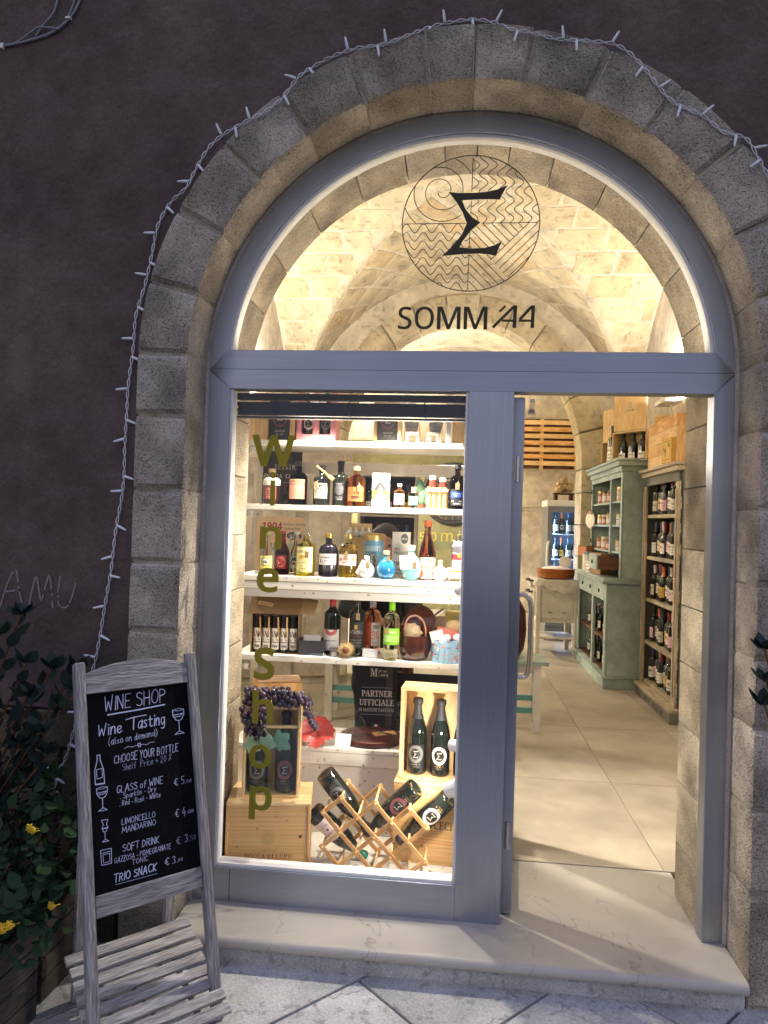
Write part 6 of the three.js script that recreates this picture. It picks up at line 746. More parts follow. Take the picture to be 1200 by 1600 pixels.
  q = thing('wooden_plaque', 'round cream wooden plaque hung on the dresser front post', 'plaque', [1.528, 1.68, -5.545], -1.2); obj('disc', lathe([[0.0001, 0], [0.09, 0], [0.09, 0.014], [0.0001, 0.014]], 24).rotateX(Math.PI / 2), M.offwhite, q); obj('bow', [bar([-0.04, 0.1, 0.014], [0.04, 0.07, 0.018], 0.02, 0.006), bar([-0.04, 0.07, 0.014], [0.04, 0.1, 0.018], 0.02, 0.006)], paint(0.25, 0.05, 0.04), q); obj('cord', tube([[0, 0.08, 0], [0, 0.14, 0]], 0.003, 4, 5), M.string, q);
}
{ // cream stove used as a side table
  const t = thing('old_stove', 'cream enamel stove on tall legs covered with a fringed cloth', 'stove', [1.18, FL + 0.001, -5.9], 0.06); const m = mat([0.66, 0.6, 0.48], 0.35, { map: tPaint });
  obj('body', cbox(0.46, 0.44, 0.5, 0, 0.6, 0, 0.006), m, t); for (const [a, b] of [[-1, -1], [1, -1], [-1, 1], [1, 1]]) obj('leg', cbox(0.05, 0.86, 0.05, a * 0.22, 0.43, b * 0.245, 0.004), m, t); obj('lower_tray', cbox(0.46, 0.02, 0.48, 0, 0.2, 0), m, t); obj('front_panel', cbox(0.36, 0.34, 0.008, 0, 0.6, 0.255, 0.003), m, t); obj('vent_slot', cbox(0.05, 0.008, 0.004, -0.08, 0.5, 0.2605), M.black, t); obj('vent_slot', cbox(0.05, 0.008, 0.004, 0.08, 0.5, 0.2605), M.black, t); obj('oven_door', cbox(0.02, 0.3, 0.4, -0.25, 0.6, 0, 0.006), m, t); for (const y of [0.72, 0.85]) obj('handle', [tube([[-0.26, y, 0.12], [-0.3, y, 0.11], [-0.3, y, -0.11], [-0.26, y, -0.12]], 0.012, 20, 8)], M.black, t);
  const c = thing('table_cloth', 'cream fringed cloth draped over the old stove', 'cloth', [1.18, FL + 0.862, -5.9], 0.06); { const g = new THREE.BoxGeometry(0.54, 0.012, 0.58, 20, 1, 20), p = g.attributes.position; for (let i = 0; i < p.count; i++) { const x = p.getX(i), z = p.getZ(i); const e = Math.max(Math.abs(x) - 0.255, Math.abs(z) - 0.275); if (e > 0) p.setY(i, p.getY(i) - 0.09 - 0.05 * Math.sin(x * 6 + 0.6) * (z > 0 ? 1 : 0.3) - 0.012 * Math.sin(x * 40 + z * 40)); else p.setY(i, p.getY(i) + 0.006 + 0.004 * Math.sin(x * 20) * Math.sin(z * 17)); } g.computeVertexNormals(); obj('cloth', boxUV(g, false), mat([0.72, 0.66, 0.52], 0.95, { map: tStucco }), c); const fr = []; for (let i = 0; i < 44; i++) { const x = -0.265 + i * 0.0123; fr.push(cbox(0.003, 0.04, 0.003, x, -0.115 - 0.05 * Math.sin(x * 6 + 0.6), 0.289)); } const f = obj('fringe', fr, M.offwhite, c); f.userData.kind = 'stuff'; }
  const b = thing('wicker_basket', 'woven wicker basket lined with white cloth on the covered stove', 'basket', [1.2, FL + 0.886, -5.86]); const wm = mat([0.5, 0.27, 0.08], 0.7, { map: tPine }); for (let k = 0; k < 5; k++) { const pts = []; for (let i = 0; i <= 60; i++) { const a = i / 60 * Math.PI * 2, r = 1 + 0.03 * Math.sin(i * Math.PI + k * Math.PI) + k * 0.02; pts.push([0.2 * r * Math.cos(a), 0.012 + k * 0.022, 0.15 * r * Math.sin(a)]); } obj('woven_ring', tube(pts, 0.011, 90, 6), wm, b); } obj('base', cyl(0.19, 0.19, 0.01, 0, 0, 0, 24).scale(1, 1, 0.75), wm, b); const ln = new THREE.SphereGeometry(1, 20, 12); ln.scale(0.19, 0.05, 0.14); ln.translate(0, 0.09, 0); obj('liner', ln, M.white, b); const br = lathe([[0.0001, 0], [0.07, 0], [0.07, 0.016], [0.0001, 0.016]], 20); br.rotateX(Math.PI / 2 - 0.3); br.translate(0.1, 0.19, 0); obj('round_card', br, M.offwhite, b);
}
{ // glass door wine fridge
  const t = thing('wine_fridge', 'grey glass door drinks fridge glowing blue inside', 'fridge', [0, 0, 0]); const x0 = 1.2, x1 = 1.82, z0 = -7.35, z1 = -6.78, g = paint(0.16, 0.16, 0.16, 0.4);
  obj('side', span(x0, x0 + 0.04, FL + 0.001, 1.86, z0, z1), g, t); obj('side', span(x1 - 0.04, x1, FL + 0.001, 1.86, z0, z1), g, t); obj('back', span(x0 + 0.041, x1 - 0.041, FL + 0.001, 1.86, z0, z0 + 0.04), paint(0.5, 0.6, 0.75), t); obj('base', span(x0 + 0.041, x1 - 0.041, FL + 0.001, 0.3, z0 + 0.041, z1), g, t); obj('head_panel', span(x0 - 0.01, x1 + 0.01, 1.8605, 1.94, z0, z1 + 0.02), M.offwhite, t);
  obj('door_frame', [span(x0, x0 + 0.06, 0.3, 1.86, z1 + 0.002, z1 + 0.04), span(x1 - 0.06, x1, 0.3, 1.86, z1 + 0.002, z1 + 0.04), span(x0 + 0.06, x1 - 0.06, 1.78, 1.86, z1 + 0.002, z1 + 0.04), span(x0 + 0.06, x1 - 0.06, 0.3, 0.38, z1 + 0.002, z1 + 0.04)], g, t);
  const pg = new THREE.PlaneGeometry(0.5, 1.4); pg.translate((x0 + x1) / 2, 1.08, z1 + 0.03); obj('door_pane', pg, M.glass, t); obj('door_handle', tube([[x0 + 0.02, 1.0, z1 + 0.04], [x0 + 0.0, 1.05, z1 + 0.08], [x0 + 0.0, 1.35, z1 + 0.08], [x0 + 0.02, 1.4, z1 + 0.04]], 0.014, 24, 8), M.offwhite, t);
  const lt = mat([0.6, 0.7, 0.9], 0.5, { emissive: lin(0.45, 0.7, 1), emissiveIntensity: 2.5 }); obj('light_strip', span(x0 + 0.042, x0 + 0.055, 0.4, 1.76, z1 - 0.06, z1 - 0.03), lt, t);
  const l = new THREE.RectAreaLight(0x8cbcff, 190, 0.02, 1.3); l.position.set(x0 + 0.06, 1.08, z1 - 0.045); l.rotation.set(0, -Math.PI / 2 - 0.3, 0); scene.add(l);
  const sh = [[0.84, 'lower'], [1.17, 'middle'], [1.5, 'upper']]; for (const [y] of sh) obj('wire_shelf', span(x0 + 0.041, x1 - 0.041, y - 0.012, y, z0 + 0.041, z1 - 0.02), M.white, t);
  for (const [y, n] of sh) for (let i = 0; i < 6; i++) bottle({ label: `dark bottle with ${i === 1 && n === 'upper' ? 'white ringed' : lname[(i + 3) % 6]} label standing on the ${n} fridge shelf`, group: `bottles on the ${n} fridge shelf`, kind: i % 2 ? 'champ' : 'wine', x: x0 + 0.12 + i * 0.084, y, z: z1 - 0.1 - (i % 2) * 0.04, h: 0.28, r: 0.038, print: i === 1 && n === 'upper' ? P.rWhite : wineLabels[(i + 3) % 6], lh: 0.08, ly: 0.08, cap: caps[(i * 5) % 6] });
  let q = thing('carved_figure', 'brown carved wooden creature on a small stand on the fridge', 'figure', [1.42, 1.941, -6.95]); const cm = mat([0.42, 0.26, 0.12], 0.6, { map: tDarkW }); obj('stand', [cbox(0.26, 0.02, 0.16, 0, 0.09, 0), cbox(0.04, 0.08, 0.14, -0.1, 0.04, 0), cbox(0.04, 0.08, 0.14, 0.1, 0.04, 0)], cm, q); { const gs = []; const k = mulberry(6); for (let i = 0; i < 26; i++) { const s = new THREE.IcosahedronGeometry(0.03 + k() * 0.022, 1); s.translate((k() - 0.5) * 0.17, 0.14 + k() * 0.08, (k() - 0.5) * 0.1); gs.push(s); } const hd = new THREE.IcosahedronGeometry(0.055, 2); hd.translate(0.0, 0.26, 0.02); gs.push(hd); const e1 = new THREE.ConeGeometry(0.02, 0.05, 6); e1.translate(-0.035, 0.315, 0.02); const e2 = e1.clone(); e2.translate(0.07, 0, 0); gs.push(e1, e2); obj('creature', gs, mat([0.36, 0.24, 0.11], 0.45), q); }
  q = thing('yellow_vase', 'bright yellow ceramic head vase on the fridge', 'vase', [1.68, 1.941, -6.95]); obj('vase', lathe([[0.0001, 0], [0.06, 0], [0.05, 0.04], [0.09, 0.12], [0.1, 0.2], [0.085, 0.26], [0.06, 0.28]], 24), phy([0.62, 0.45, 0.03], 0.2, { clearcoat: 1 }), q); obj('crown', [0, 1, 2, 3, 4, 5, 6].map((i) => { const c = new THREE.ConeGeometry(0.022, 0.06, 6); c.translate(0.06 * Math.cos(i * 0.9), 0.3, 0.06 * Math.sin(i * 0.9)); return c; }), paint(0.3, 0.22, 0.05), q);
}
{ // long bench with mint top, and what stands on it
  const t = thing('bench', 'long cream bench with mint green top and teal rails', 'bench', [0, 0, 0]); obj('seat', span(-0.98, 0.7, 0.59, 0.62, -2.86, -2.5, 0.004), M.mint, t);
  for (const [x, z] of [[0.62, -2.54], [0.64, -2.82], [-0.9, -2.54], [-0.9, -2.82]]) obj('leg', span(x - 0.028, x + 0.028, FL + 0.001, 0.5895, z - 0.025, z + 0.025, 0.004), M.shelf, t); for (const y of [0.24, 0.33]) obj('rail', span(-0.87, 0.59, y, y + 0.04, -2.55, -2.53, 0.003), M.teal, t); obj('apron', span(-0.87, 0.59, 0.53, 0.585, -2.55, -2.53, 0.003), M.shelf, t);
  const q = thing('maroon_vessel', 'large dark maroon rounded vessel standing on the bench', 'vessel', [0.37, 0.621, -2.68]); obj('body', lathe([[0.0001, 0], [0.13, 0], [0.165, 0.06], [0.18, 0.2], [0.17, 0.34], [0.12, 0.43], [0.08, 0.46], [0.085, 0.49], [0.0001, 0.49]], 32), phy([0.05, 0.009, 0.008], 0.3), q);
}
{ // cream cupboard and dark shelf by the left wall, seen between the bottles
  const t = thing('cream_cupboard', 'cream panelled cupboard doors beyond the display shelves', 'cupboard', [-1.42, FL + 0.001, -3.6], 0.35); obj('carcass', cbox(1.0, 2.1, 0.4, 0, 1.05, -0.2), M.cream, t); for (const x of [-0.25, 0.25]) { const d = obj('door', cbox(0.47, 1.95, 0.025, x, 1.05, 0.014, 0.004), M.cream, t); for (const y of [0.62, 1.52]) obj('door_panel', cbox(0.3, 0.72, 0.012, x, y, 0.032, 0.006), M.cream, d); obj('latch', cbox(0.02, 0.06, 0.012, x - Math.sign(x) * 0.2, 1.1, 0.034), M.black, d); }
  const s = thing('dark_bookcase', 'narrow dark shelf with bottles beyond the display', 'bookcase', [-0.62, FL + 0.001, -3.9]); obj('side', cbox(0.025, 1.95, 0.3, -0.26, 0.975, 0), M.cream, s); obj('side', cbox(0.025, 1.95, 0.3, 0.26, 0.975, 0), M.cream, s); obj('back', cbox(0.5, 1.95, 0.01, 0, 0.975, -0.145), M.black, s); for (let i = 0; i < 6; i++) obj('shelf_board', cbox(0.494, 0.02, 0.29, 0, 0.06 + i * 0.37, 0), M.cream, s);
  for (const [lv, nm] of [[3, 'third'], [4, 'fourth']]) for (let i = 0; i < 5; i++) bottle({ label: `dark bottle with ${lname[i % 6]} label on the ${nm} shelf of the narrow bookcase`, group: `bottles on the ${nm} shelf of the narrow bookcase`, x: -0.62 - 0.18 + i * 0.09, y: FL + 0.072 + lv * 0.37, z: -3.86, h: 0.28, r: 0.037, print: wineLabels[i % 6], lh: 0.08, ly: 0.08, cap: caps[i % 6] });
  // wheel ornament on the green wall
  const w = thing('wheel_ornament', 'black round wheel ornament with spiral wire on the olive wall', 'ornament', [-0.05, 2.1, -9.58]); const ring = new THREE.TorusGeometry(0.5, 0.05, 10, 48); obj('rim', ring, M.black, w); obj('disc', lathe([[0.0001, 0], [0.48, 0]], 40).rotateX(Math.PI / 2).translate(0, 0, -0.005), M.slate, w); { const p = []; for (let i = 0; i <= 120; i++) { const a = i / 120 * 5.5 * Math.PI, r = 0.05 + 0.42 * i / 120; p.push([r * Math.cos(a), r * Math.sin(a), 0.02]); } obj('spiral_wire', tube(p, 0.01, 200, 5), M.lidgold, w); const sp = []; for (let i = 0; i < 24; i++) sp.push(bar([0.2 * Math.cos(i * 0.2618), 0.2 * Math.sin(i * 0.2618), 0.01], [0.48 * Math.cos(i * 0.2618), 0.48 * Math.sin(i * 0.2618), 0.01], 0.006, 0.006)); obj('spokes', sp.slice(0, 24), M.lidgold, w).userData.kind = 'stuff'; }
  const l = thing('wall_lettering', 'thin yellow lettering on the olive wall under the wheel', 'lettering', [0, 0, -9.59]); const yl = paint(0.45, 0.38, 0.05); { let x = -0.62; for (const ch of ['s', 'o', 'm', 'm']) { const g = new TextGeometry(ch, { font, size: 0.2, depth: 0.006, curveSegments: 6 }); g.computeBoundingBox(); const ww = g.boundingBox.max.x; g.translate(x, 1.28, 0); obj('letter', g, yl, l); x += ww + 0.05; } }
  // a low bin of bottles lying on their sides
  const b = thing('bottle_bin', 'low dark wooden bin of bottles lying on their sides', 'bottle bin', [-0.1, FL + 0.001, -1.25]); obj('side', cbox(0.02, 0.62, 0.3, -0.34, 0.31, 0), M.darkwood, b); obj('side', cbox(0.02, 0.62, 0.3, 0.34, 0.31, 0), M.darkwood, b); obj('shelf_board', cbox(0.66, 0.02, 0.3, 0, 0.35, 0), M.darkwood, b); obj('shelf_board', cbox(0.66, 0.02, 0.3, 0, 0.05, 0), M.darkwood, b); obj('back', cbox(0.66, 0.62, 0.01, 0, 0.31, -0.145), M.black, b);
  for (let k = 0; k < 13; k++) { const row = k < 7 ? 0 : 1, i = row ? k - 7 : k; const q = bottle({ label: 'dark bottle lying base outwards in the low bin', group: 'bottles lying in the low bin', kind: 'champ', x: -0.1 - 0.29 + i * 0.092 + row * 0.046, y: FL + 0.405 + row * 0.079, z: -1.1, h: 0.29, r: 0.0435, cap: M.slate }); q.rotation.x = -Math.PI / 2; }
}
{ // high table behind the display, and the person bending over it
  const t = thing('high_table', 'brown wooden high table behind the window shelves', 'table', [0.0, FL + 0.001, -1.75]); obj('top', cbox(0.62, 0.035, 0.5, 0, 0.86, 0), M.darkwood, t); for (const [a, b] of [[-1, -1], [1, -1], [-1, 1], [1, 1]]) obj('leg', cbox(0.045, 0.84, 0.045, a * 0.27, 0.42, b * 0.2), M.darkwood, t);
  const q = thing('glass_jar', 'glass jar of slices on the high table', 'jar', [0.0, FL + 0.879, -1.66]); obj('jar', lathe([[0.0001, 0], [0.05, 0], [0.055, 0.01], [0.055, 0.1], [0.045, 0.115]], 20), M.clear, q); obj('slices', cyl(0.045, 0.045, 0.07, 0, 0.006, 0, 16), paint(0.6, 0.5, 0.12, 0.5), q);
  function field(bones, o, size, res, k) { const mc = new MarchingCubes(res, new THREE.MeshStandardMaterial(), false, false, 60000); mc.isolation = 0; const f = mc.field, hs = size / 2; for (let z = 0; z < res; z++) for (let y = 0; y < res; y++) for (let x = 0; x < res; x++) { const p = [o[0] + ((x - res / 2) / (res / 2)) * hs, o[1] + ((y - res / 2) / (res / 2)) * hs, o[2] + ((z - res / 2) / (res / 2)) * hs]; let d = 9; for (const [a, b, ra, rb] of bones) { const ab = [b[0] - a[0], b[1] - a[1], b[2] - a[2]], ap = [p[0] - a[0], p[1] - a[1], p[2] - a[2]], l = ab[0] ** 2 + ab[1] ** 2 + ab[2] ** 2; const tt = l ? cl((ap[0] * ab[0] + ap[1] * ab[1] + ap[2] * ab[2]) / l) : 0; const e = Math.hypot(ap[0] - ab[0] * tt, ap[1] - ab[1] * tt, ap[2] - ab[2] * tt) - (ra + (rb - ra) * tt); const h = cl(0.5 + 0.5 * (d - e) / k); d = d * (1 - h) + e * h - k * h * (1 - h); } f[x + y * res + z * res * res] = -d; } mc.update(); const n = mc.count ?? mc.geometry.drawRange.count, g = new THREE.BufferGeometry(); const P0 = mc.positionArray.slice(0, n * 3), N0 = mc.normalArray.slice(0, n * 3); for (let i = 0; i < P0.length; i += 3) { P0[i] = o[0] + P0[i] * hs; P0[i + 1] = o[1] + P0[i + 1] * hs; P0[i + 2] = o[2] + P0[i + 2] * hs; } g.setAttribute('position', new THREE.BufferAttribute(P0, 3)); g.setAttribute('normal', new THREE.BufferAttribute(N0, 3)); g.setAttribute('uv', new THREE.BufferAttribute(new Float32Array(n * 2), 2)); return g; }
  const p = thing('person', 'person in black bending over the high table holding a pen', 'person', [0, 0, 0]);
  const body = [[[-0.5, 0.95, -2.0], [-0.49, 1.08, -1.95], 0.15, 0.14], [[-0.49, 1.08, -1.95], [-0.46, 1.24, -1.85], 0.14, 0.135], [[-0.63, 1.27, -1.85], [-0.29, 1.26, -1.83], 0.07, 0.07], [[-0.29, 1.25, -1.83], [-0.24, 1.05, -1.74], 0.058, 0.048], [[-0.24, 1.05, -1.74], [-0.215, 1.035, -1.69], 0.046, 0.04], [[-0.63, 1.26, -1.85], [-0.67, 1.03, -1.8], 0.058, 0.047], [[-0.67, 1.03, -1.8], [-0.5, 0.98, -1.62], 0.046, 0.036], [[-0.58, 0.92, -2.0], [-0.58, 0.52, -1.98], 0.095, 0.065], [[-0.58, 0.52, -1.98], [-0.58, 0.19, -2.02], 0.06, 0.045], [[-0.42, 0.92, -2.0], [-0.42, 0.52, -1.98], 0.095, 0.065], [[-0.42, 0.52, -1.98], [-0.42, 0.19, -2.02], 0.06, 0.045], [[-0.58, 0.15, -2.04], [-0.58, 0.14, -1.88], 0.042, 0.035], [[-0.42, 0.15, -2.04], [-0.42, 0.14, -1.88], 0.042, 0.035]];
  obj('body', field(body, [-0.45, 0.74, -1.85], 1.36, 96, 0.05), mat([0.012, 0.012, 0.014], 0.9), p);
  const skin = mat([0.45, 0.22, 0.14], 0.55), hc = [-0.43, 1.44, -1.75];
  obj('head', field([[[-0.455, 1.29, -1.83], [-0.44, 1.38, -1.78], 0.052, 0.05], [[hc[0], hc[1] + 0.03, hc[2]], [hc[0], hc[1] - 0.02, hc[2] + 0.015], 0.082, 0.074], [[hc[0], hc[1] - 0.05, hc[2] + 0.03], [hc[0] + 0.01, hc[1] - 0.075, hc[2] + 0.05], 0.05, 0.032], [[hc[0], hc[1] + 0.01, hc[2] + 0.085], [hc[0], hc[1] - 0.025, hc[2] + 0.103], 0.009, 0.014], [[hc[0] - 0.084, hc[1] + 0.01, hc[2] - 0.01], [hc[0] - 0.084, hc[1] - 0.03, hc[2] - 0.005], 0.014, 0.01], [[hc[0] + 0.084, hc[1] + 0.01, hc[2] - 0.01], [hc[0] + 0.084, hc[1] - 0.03, hc[2] - 0.005], 0.014, 0.01]], [-0.43, 1.42, -1.76], 0.42, 72, 0.02), skin, p);
  obj('hair', field([[[hc[0], hc[1] + 0.06, hc[2] - 0.02], [hc[0], hc[1] + 0.02, hc[2] - 0.045], 0.085, 0.08], [[hc[0] - 0.05, hc[1] + 0.07, hc[2] + 0.03], [hc[0] + 0.05, hc[1] + 0.07, hc[2] + 0.03], 0.04, 0.04]], [-0.43, 1.48, -1.78], 0.36, 48, 0.03), mat([0.02, 0.013, 0.009], 0.7), p);
  obj('eye', [new THREE.SphereGeometry(0.011, 10, 8).translate(hc[0] - 0.03, hc[1] + 0.005, hc[2] + 0.078), new THREE.SphereGeometry(0.011, 10, 8).translate(hc[0] + 0.03, hc[1] + 0.005, hc[2] + 0.078)], M.black, p);
  const hand = (o, s) => { const w = [o[0], o[1], o[2]]; const B = [[[w[0], w[1], w[2]], [w[0] + s * 0.05, w[1] + 0.004, w[2] + 0.02], 0.026, 0.024], [[w[0] + s * 0.045, w[1] + 0.012, w[2] - 0.005], [w[0] + s * 0.05, w[1] + 0.02, w[2] + 0.05], 0.025, 0.022]]; for (let i = 0; i < 4; i++) { const z = -0.012 + i * 0.018, L = [0.03, 0.036, 0.034, 0.026][i]; B.push([[w[0] + s * 0.06, w[1] + 0.012, w[2] + z + 0.015], [w[0] + s * (0.06 + L), w[1] + 0.006, w[2] + z + 0.02], 0.0105, 0.0095], [[w[0] + s * (0.06 + L), w[1] + 0.006, w[2] + z + 0.02], [w[0] + s * (0.064 + L), w[1] - 0.022, w[2] + z + 0.022], 0.0095, 0.008]); } B.push([[w[0] + s * 0.02, w[1] + 0.004, w[2] + 0.035], [w[0] + s * 0.055, w[1] - 0.004, w[2] + 0.07], 0.012, 0.0105], [[w[0] + s * 0.055, w[1] - 0.004, w[2] + 0.07], [w[0] + s * 0.085, w[1] - 0.012, w[2] + 0.068], 0.0105, 0.0085]); return field(B, [w[0] + s * 0.05, w[1], w[2] + 0.03], 0.24, 60, 0.008); };
  obj('hand', hand([-0.235, 1.03, -1.7], 1), skin, p); obj('hand', hand([-0.5, 0.985, -1.63], 1), skin, p);
  const pen = thing('ball_pen', 'purple grey pen held over the high table', 'pen', [0, 0, 0]); obj('barrel', new THREE.TubeGeometry(new THREE.LineCurve3(V(-0.15, 1.0, -1.635), V(-0.06, 1.075, -1.64)), 4, 0.006, 8), paint(0.16, 0.13, 0.25, 0.3), pen); obj('tip', new THREE.TubeGeometry(new THREE.LineCurve3(V(-0.15, 1.0, -1.635), V(-0.158, 0.993, -1.635)), 2, 0.003, 6), M.steel, pen);
}
// ================= things in the street =================
{ // chalkboard A-frame
  const al = 0.758, nrm = [Math.sin(al), Math.cos(al)], W = 0.407, Hh = 1.154, lean = 0.283;
  const t = thing('chalkboard_sign', 'weathered grey wooden A-frame sign with a handwritten chalkboard', 'sign', [-0.692 - Math.cos(al) * W / 2, 0, 0.475 + Math.sin(al) * W / 2], al);
  const ln = (g) => { g.rotateX(-lean); return g; };
  for (const s of [-1, 1]) { const g = cbox(0.034, Hh, 0.036, s * (W / 2 - 0.017), Hh / 2, 0, 0.007); obj('post', ln(g), M.grey, t); }
  const top = new THREE.Shape(); const w2 = W / 2 - 0.035; top.moveTo(-w2, 1.054); top.lineTo(w2, 1.054); top.lineTo(w2, 1.115); top.quadraticCurveTo(0, 1.175, -w2, 1.115); top.closePath(); const tg = new THREE.ExtrudeGeometry(top, { depth: 0.018, bevelEnabled: true, bevelSize: 0.002, bevelThickness: 0.002, bevelSegments: 1 }); tg.translate(0, 0, -0.009); obj('top_rail', ln(boxUV(tg, true)), M.grey, t);
  obj('bottom_rail', ln(cbox(w2 * 2, 0.062, 0.02, 0, 0.425, 0, 0.003)), M.grey, t);
  obj('board', ln(cbox(w2 * 2 + 0.004, 0.6, 0.01, 0, 0.755, -0.003, 0.001)), M.slate, t);
  const cw = 900, chh = 1600, cv = document.createElement('canvas'); cv.width = cw; cv.height = chh; const c = cv.getContext('2d'); c.fillStyle = '#05060a'; c.fillRect(0, 0, cw, chh); { const q = mulberry(31); for (let i = 0; i < 900; i++) { c.fillStyle = `rgba(120,125,150,${q() * 0.035})`; c.beginPath(); c.ellipse(q() * cw, q() * chh, 4 + q() * 60, 2 + q() * 16, q() * 3, 0, 7); c.fill(); } }
  // handwriting: single chalk strokes on a 10 x 14 grid ("~" marks a smooth curve)
  const GL = { W: '0,14 2,0 5,9 8,0 11,15', I: '1,14 1,0', N: '0,0 0,14 8,0 8,15', E: '8,14 0,14 0,0 8,0|0,7 6,7', S: '~8,12 5,14 1,13 0,10 4,8 8,6 8,2 4,0 0,2', H: '0,14 0,0|8,14 8,0|0,7 8,7', O: '~5,14 1,12 0,7 1,2 5,0 9,2 10,7 9,12 5,14', P: '0,0 0,14|~0,14 6,14 9,11 7,8 0,7', T: '-1,14 9,14|4,14 4,0', C: '~9,12 6,14 2,13 0,8 1,2 5,0 9,2', Y: '0,14 4,7 8,14|4,7 3,0', U: '~0,14 0,5 1,1 4,0 7,1 8,5 8,14', R: '0,0 0,14|~0,14 6,14 8,11 6,8 0,7|3,7 8,0', B: '0,0 0,14|~0,14 5,14 7,11 5,8 0,7|~0,7 6,7 9,4 6,0 0,0', L: '0,14 0,0 7,0', G: '~9,12 6,14 2,13 0,8 1,2 5,0 9,2|9,2 9,6 5,6', A: '0,0 5,14 10,0|2,5 8,5', F: '8,14 0,14 0,0|0,8 6,8', M: '0,0 1,14 6,4 11,14 12,0', D: '0,0 0,14|~0,14 6,13 9,8 7,2 0,0', K: '0,14 0,0|8,14 0,6 8,0', Z: '0,14 8,14 0,0 8,0|2,7 6,7',
    a: '~7,8 4,9 1,7 0,3 2,0 5,1 7,5|7,9 7,0', e: '~0,4 7,5 6,9 2,9 0,5 1,1 4,0 7,2', i: '1,9 1,0|1,12 1,13', n: '0,9 0,0|~0,5 2,9 5,9 6,6 6,0', s: '~6,8 3,9 0,7 3,5 6,3 4,0 0,1', t: '3,13 3,2 5,0 7,1|0,9 7,9', g: '~7,8 4,9 1,8 0,4 2,0 5,1 7,5|~7,9 7,-3 4,-5 0,-4', l: '1,14 1,1 3,0', o: '~3,9 0,7 0,2 3,0 6,2 6,7 3,9', d: '~7,4 5,8 2,8 0,4 2,0 5,1 7,4|7,14 7,0', m: '0,9 0,0|~0,5 2,9 4,8 4,0|~4,5 6,9 8,8 8,0', h: '0,14 0,0|~0,5 3,9 6,8 6,0', f: '~7,13 4,14 3,10 3,0|0,8 6,8', r: '0,9 0,0|~0,5 2,8 5,9', c: '~6,8 3,9 0,6 1,1 4,0 6,1', p: '0,9 0,-5|~0,7 3,9 6,7 6,2 3,0 0,1', k: '0,14 0,0|6,9 0,4 6,0', y: '0,9 3,2|7,9 1,-5', '(': '~4,16 1,11 0,6 1,1 4,-3', ')': '~0,16 3,11 4,6 3,1 0,-3', '+': '4,10 4,2|0,6 8,6', '-': '0,5 5,5', '.': '0,0 1,1', ',': '1,1 0,-2', '%': '0,0 8,14|~1,12 3,13 2,10 1,12|~6,3 8,4 7,1 6,3', '0': '~4,14 0,10 0,4 4,0 8,4 8,10 4,14', '2': '~0,11 3,14 7,12 6,7 0,0|0,0 8,0', '3': '~0,12 4,14 7,11 3,7 8,4 5,0 0,1', '4': '5,14 0,5 9,5|7,9 7,-1', '5': '7,14 1,14 1,8|~1,8 6,8 7,3 4,0 0,1', '€': '~9,12 6,14 3,12 1,7 3,2 6,0 9,2|-1,8 6,8|-1,5 6,5', '~e': '~0,4 7,5 6,9 2,9 0,5 1,1 4,0 7,2|3,11 6,14' };
  const jit = mulberry(12); const INK = '#bcc1de';
  function stroke(pts, w, col = INK, close) { c.strokeStyle = col; c.lineWidth = w; c.lineJoin = c.lineCap = 'round'; c.beginPath(); pts.forEach(([x, y], i) => i ? c.lineTo(x, y) : c.moveTo(x, y)); if (close) c.closePath(); c.stroke(); }
  function hand(str, x0, y0, x1, y1, cap, lw, col = INK) { // from x0,y0 to x1,y1 along the baseline
    const seq = [...str.replace('é', '\u0001')].map((ch) => ch === '\u0001' ? '~e' : ch); const adv = (k) => { if (k === ' ') return 6; let m = 0; for (const q of GL[k].matchAll(/(-?\d+),/g)) m = Math.max(m, +q[1]); return m + 3.2; };
    const tot = seq.reduce((a, k) => a + adv(k), 0), fx = Math.hypot(x1 - x0, y1 - y0) / tot, fy = cap / 14, ang = Math.atan2(y1 - y0, x1 - x0); c.save(); c.translate(x0, y0); c.rotate(ang); let px = 0; c.strokeStyle = col; c.lineCap = c.lineJoin = 'round';
    for (const k of seq) { if (k !== ' ') { const dy = (jit() - 0.5) * cap * 0.08, sl = 0.06 + jit() * 0.08, sz = 0.95 + jit() * 0.1; for (const st of GL[k].split('|')) { const sm = st[0] === '~', pts = st.replace('~', '').split(' ').map((q) => { const [a, b] = q.split(',').map(Number); return [px + a * fx * sz + b * fy * sl + (jit() - 0.5) * fx * 0.5, -b * fy * sz + dy + (jit() - 0.5) * fy * 0.5]; }); c.lineWidth = lw * 0.68 * (0.8 + jit() * 0.4); c.beginPath(); c.moveTo(...pts[0]); if (sm && pts.length > 2) { for (let i = 1; i < pts.length - 1; i++) { const e = i === pts.length - 2 ? pts[i + 1] : [(pts[i][0] + pts[i + 1][0]) / 2, (pts[i][1] + pts[i + 1][1]) / 2]; c.quadraticCurveTo(...pts[i], ...e); } } else for (const q of pts.slice(1)) c.lineTo(...q); c.stroke(); } } px += adv(k) * fx; }
    c.restore(); }
  hand('WINE SHOP', 150, 168, 705, 152, 118, 9); stroke([[172, 200], [430, 192], [677, 178]], 11);
  hand('Wine', 85, 366, 300, 360, 92, 12); hand('Tasting', 365, 355, 680, 350, 100, 12); stroke([[323, 262], [400, 250], [505, 246]], 7);
  hand('(also on demand)', 166, 452, 600, 436, 54, 6);
  stroke([[298, 502], [330, 488], [365, 500], [400, 492]], 4); stroke([[452, 490], [490, 500], [525, 486], [561, 488]], 4); for (let i = 0; i < 6; i++) { c.fillStyle = INK; c.beginPath(); c.ellipse(427 + 14 * Math.cos(i * 1.05), 492 + 14 * Math.sin(i * 1.05), 8, 5, i * 1.05, 0, 7); c.fill(); }
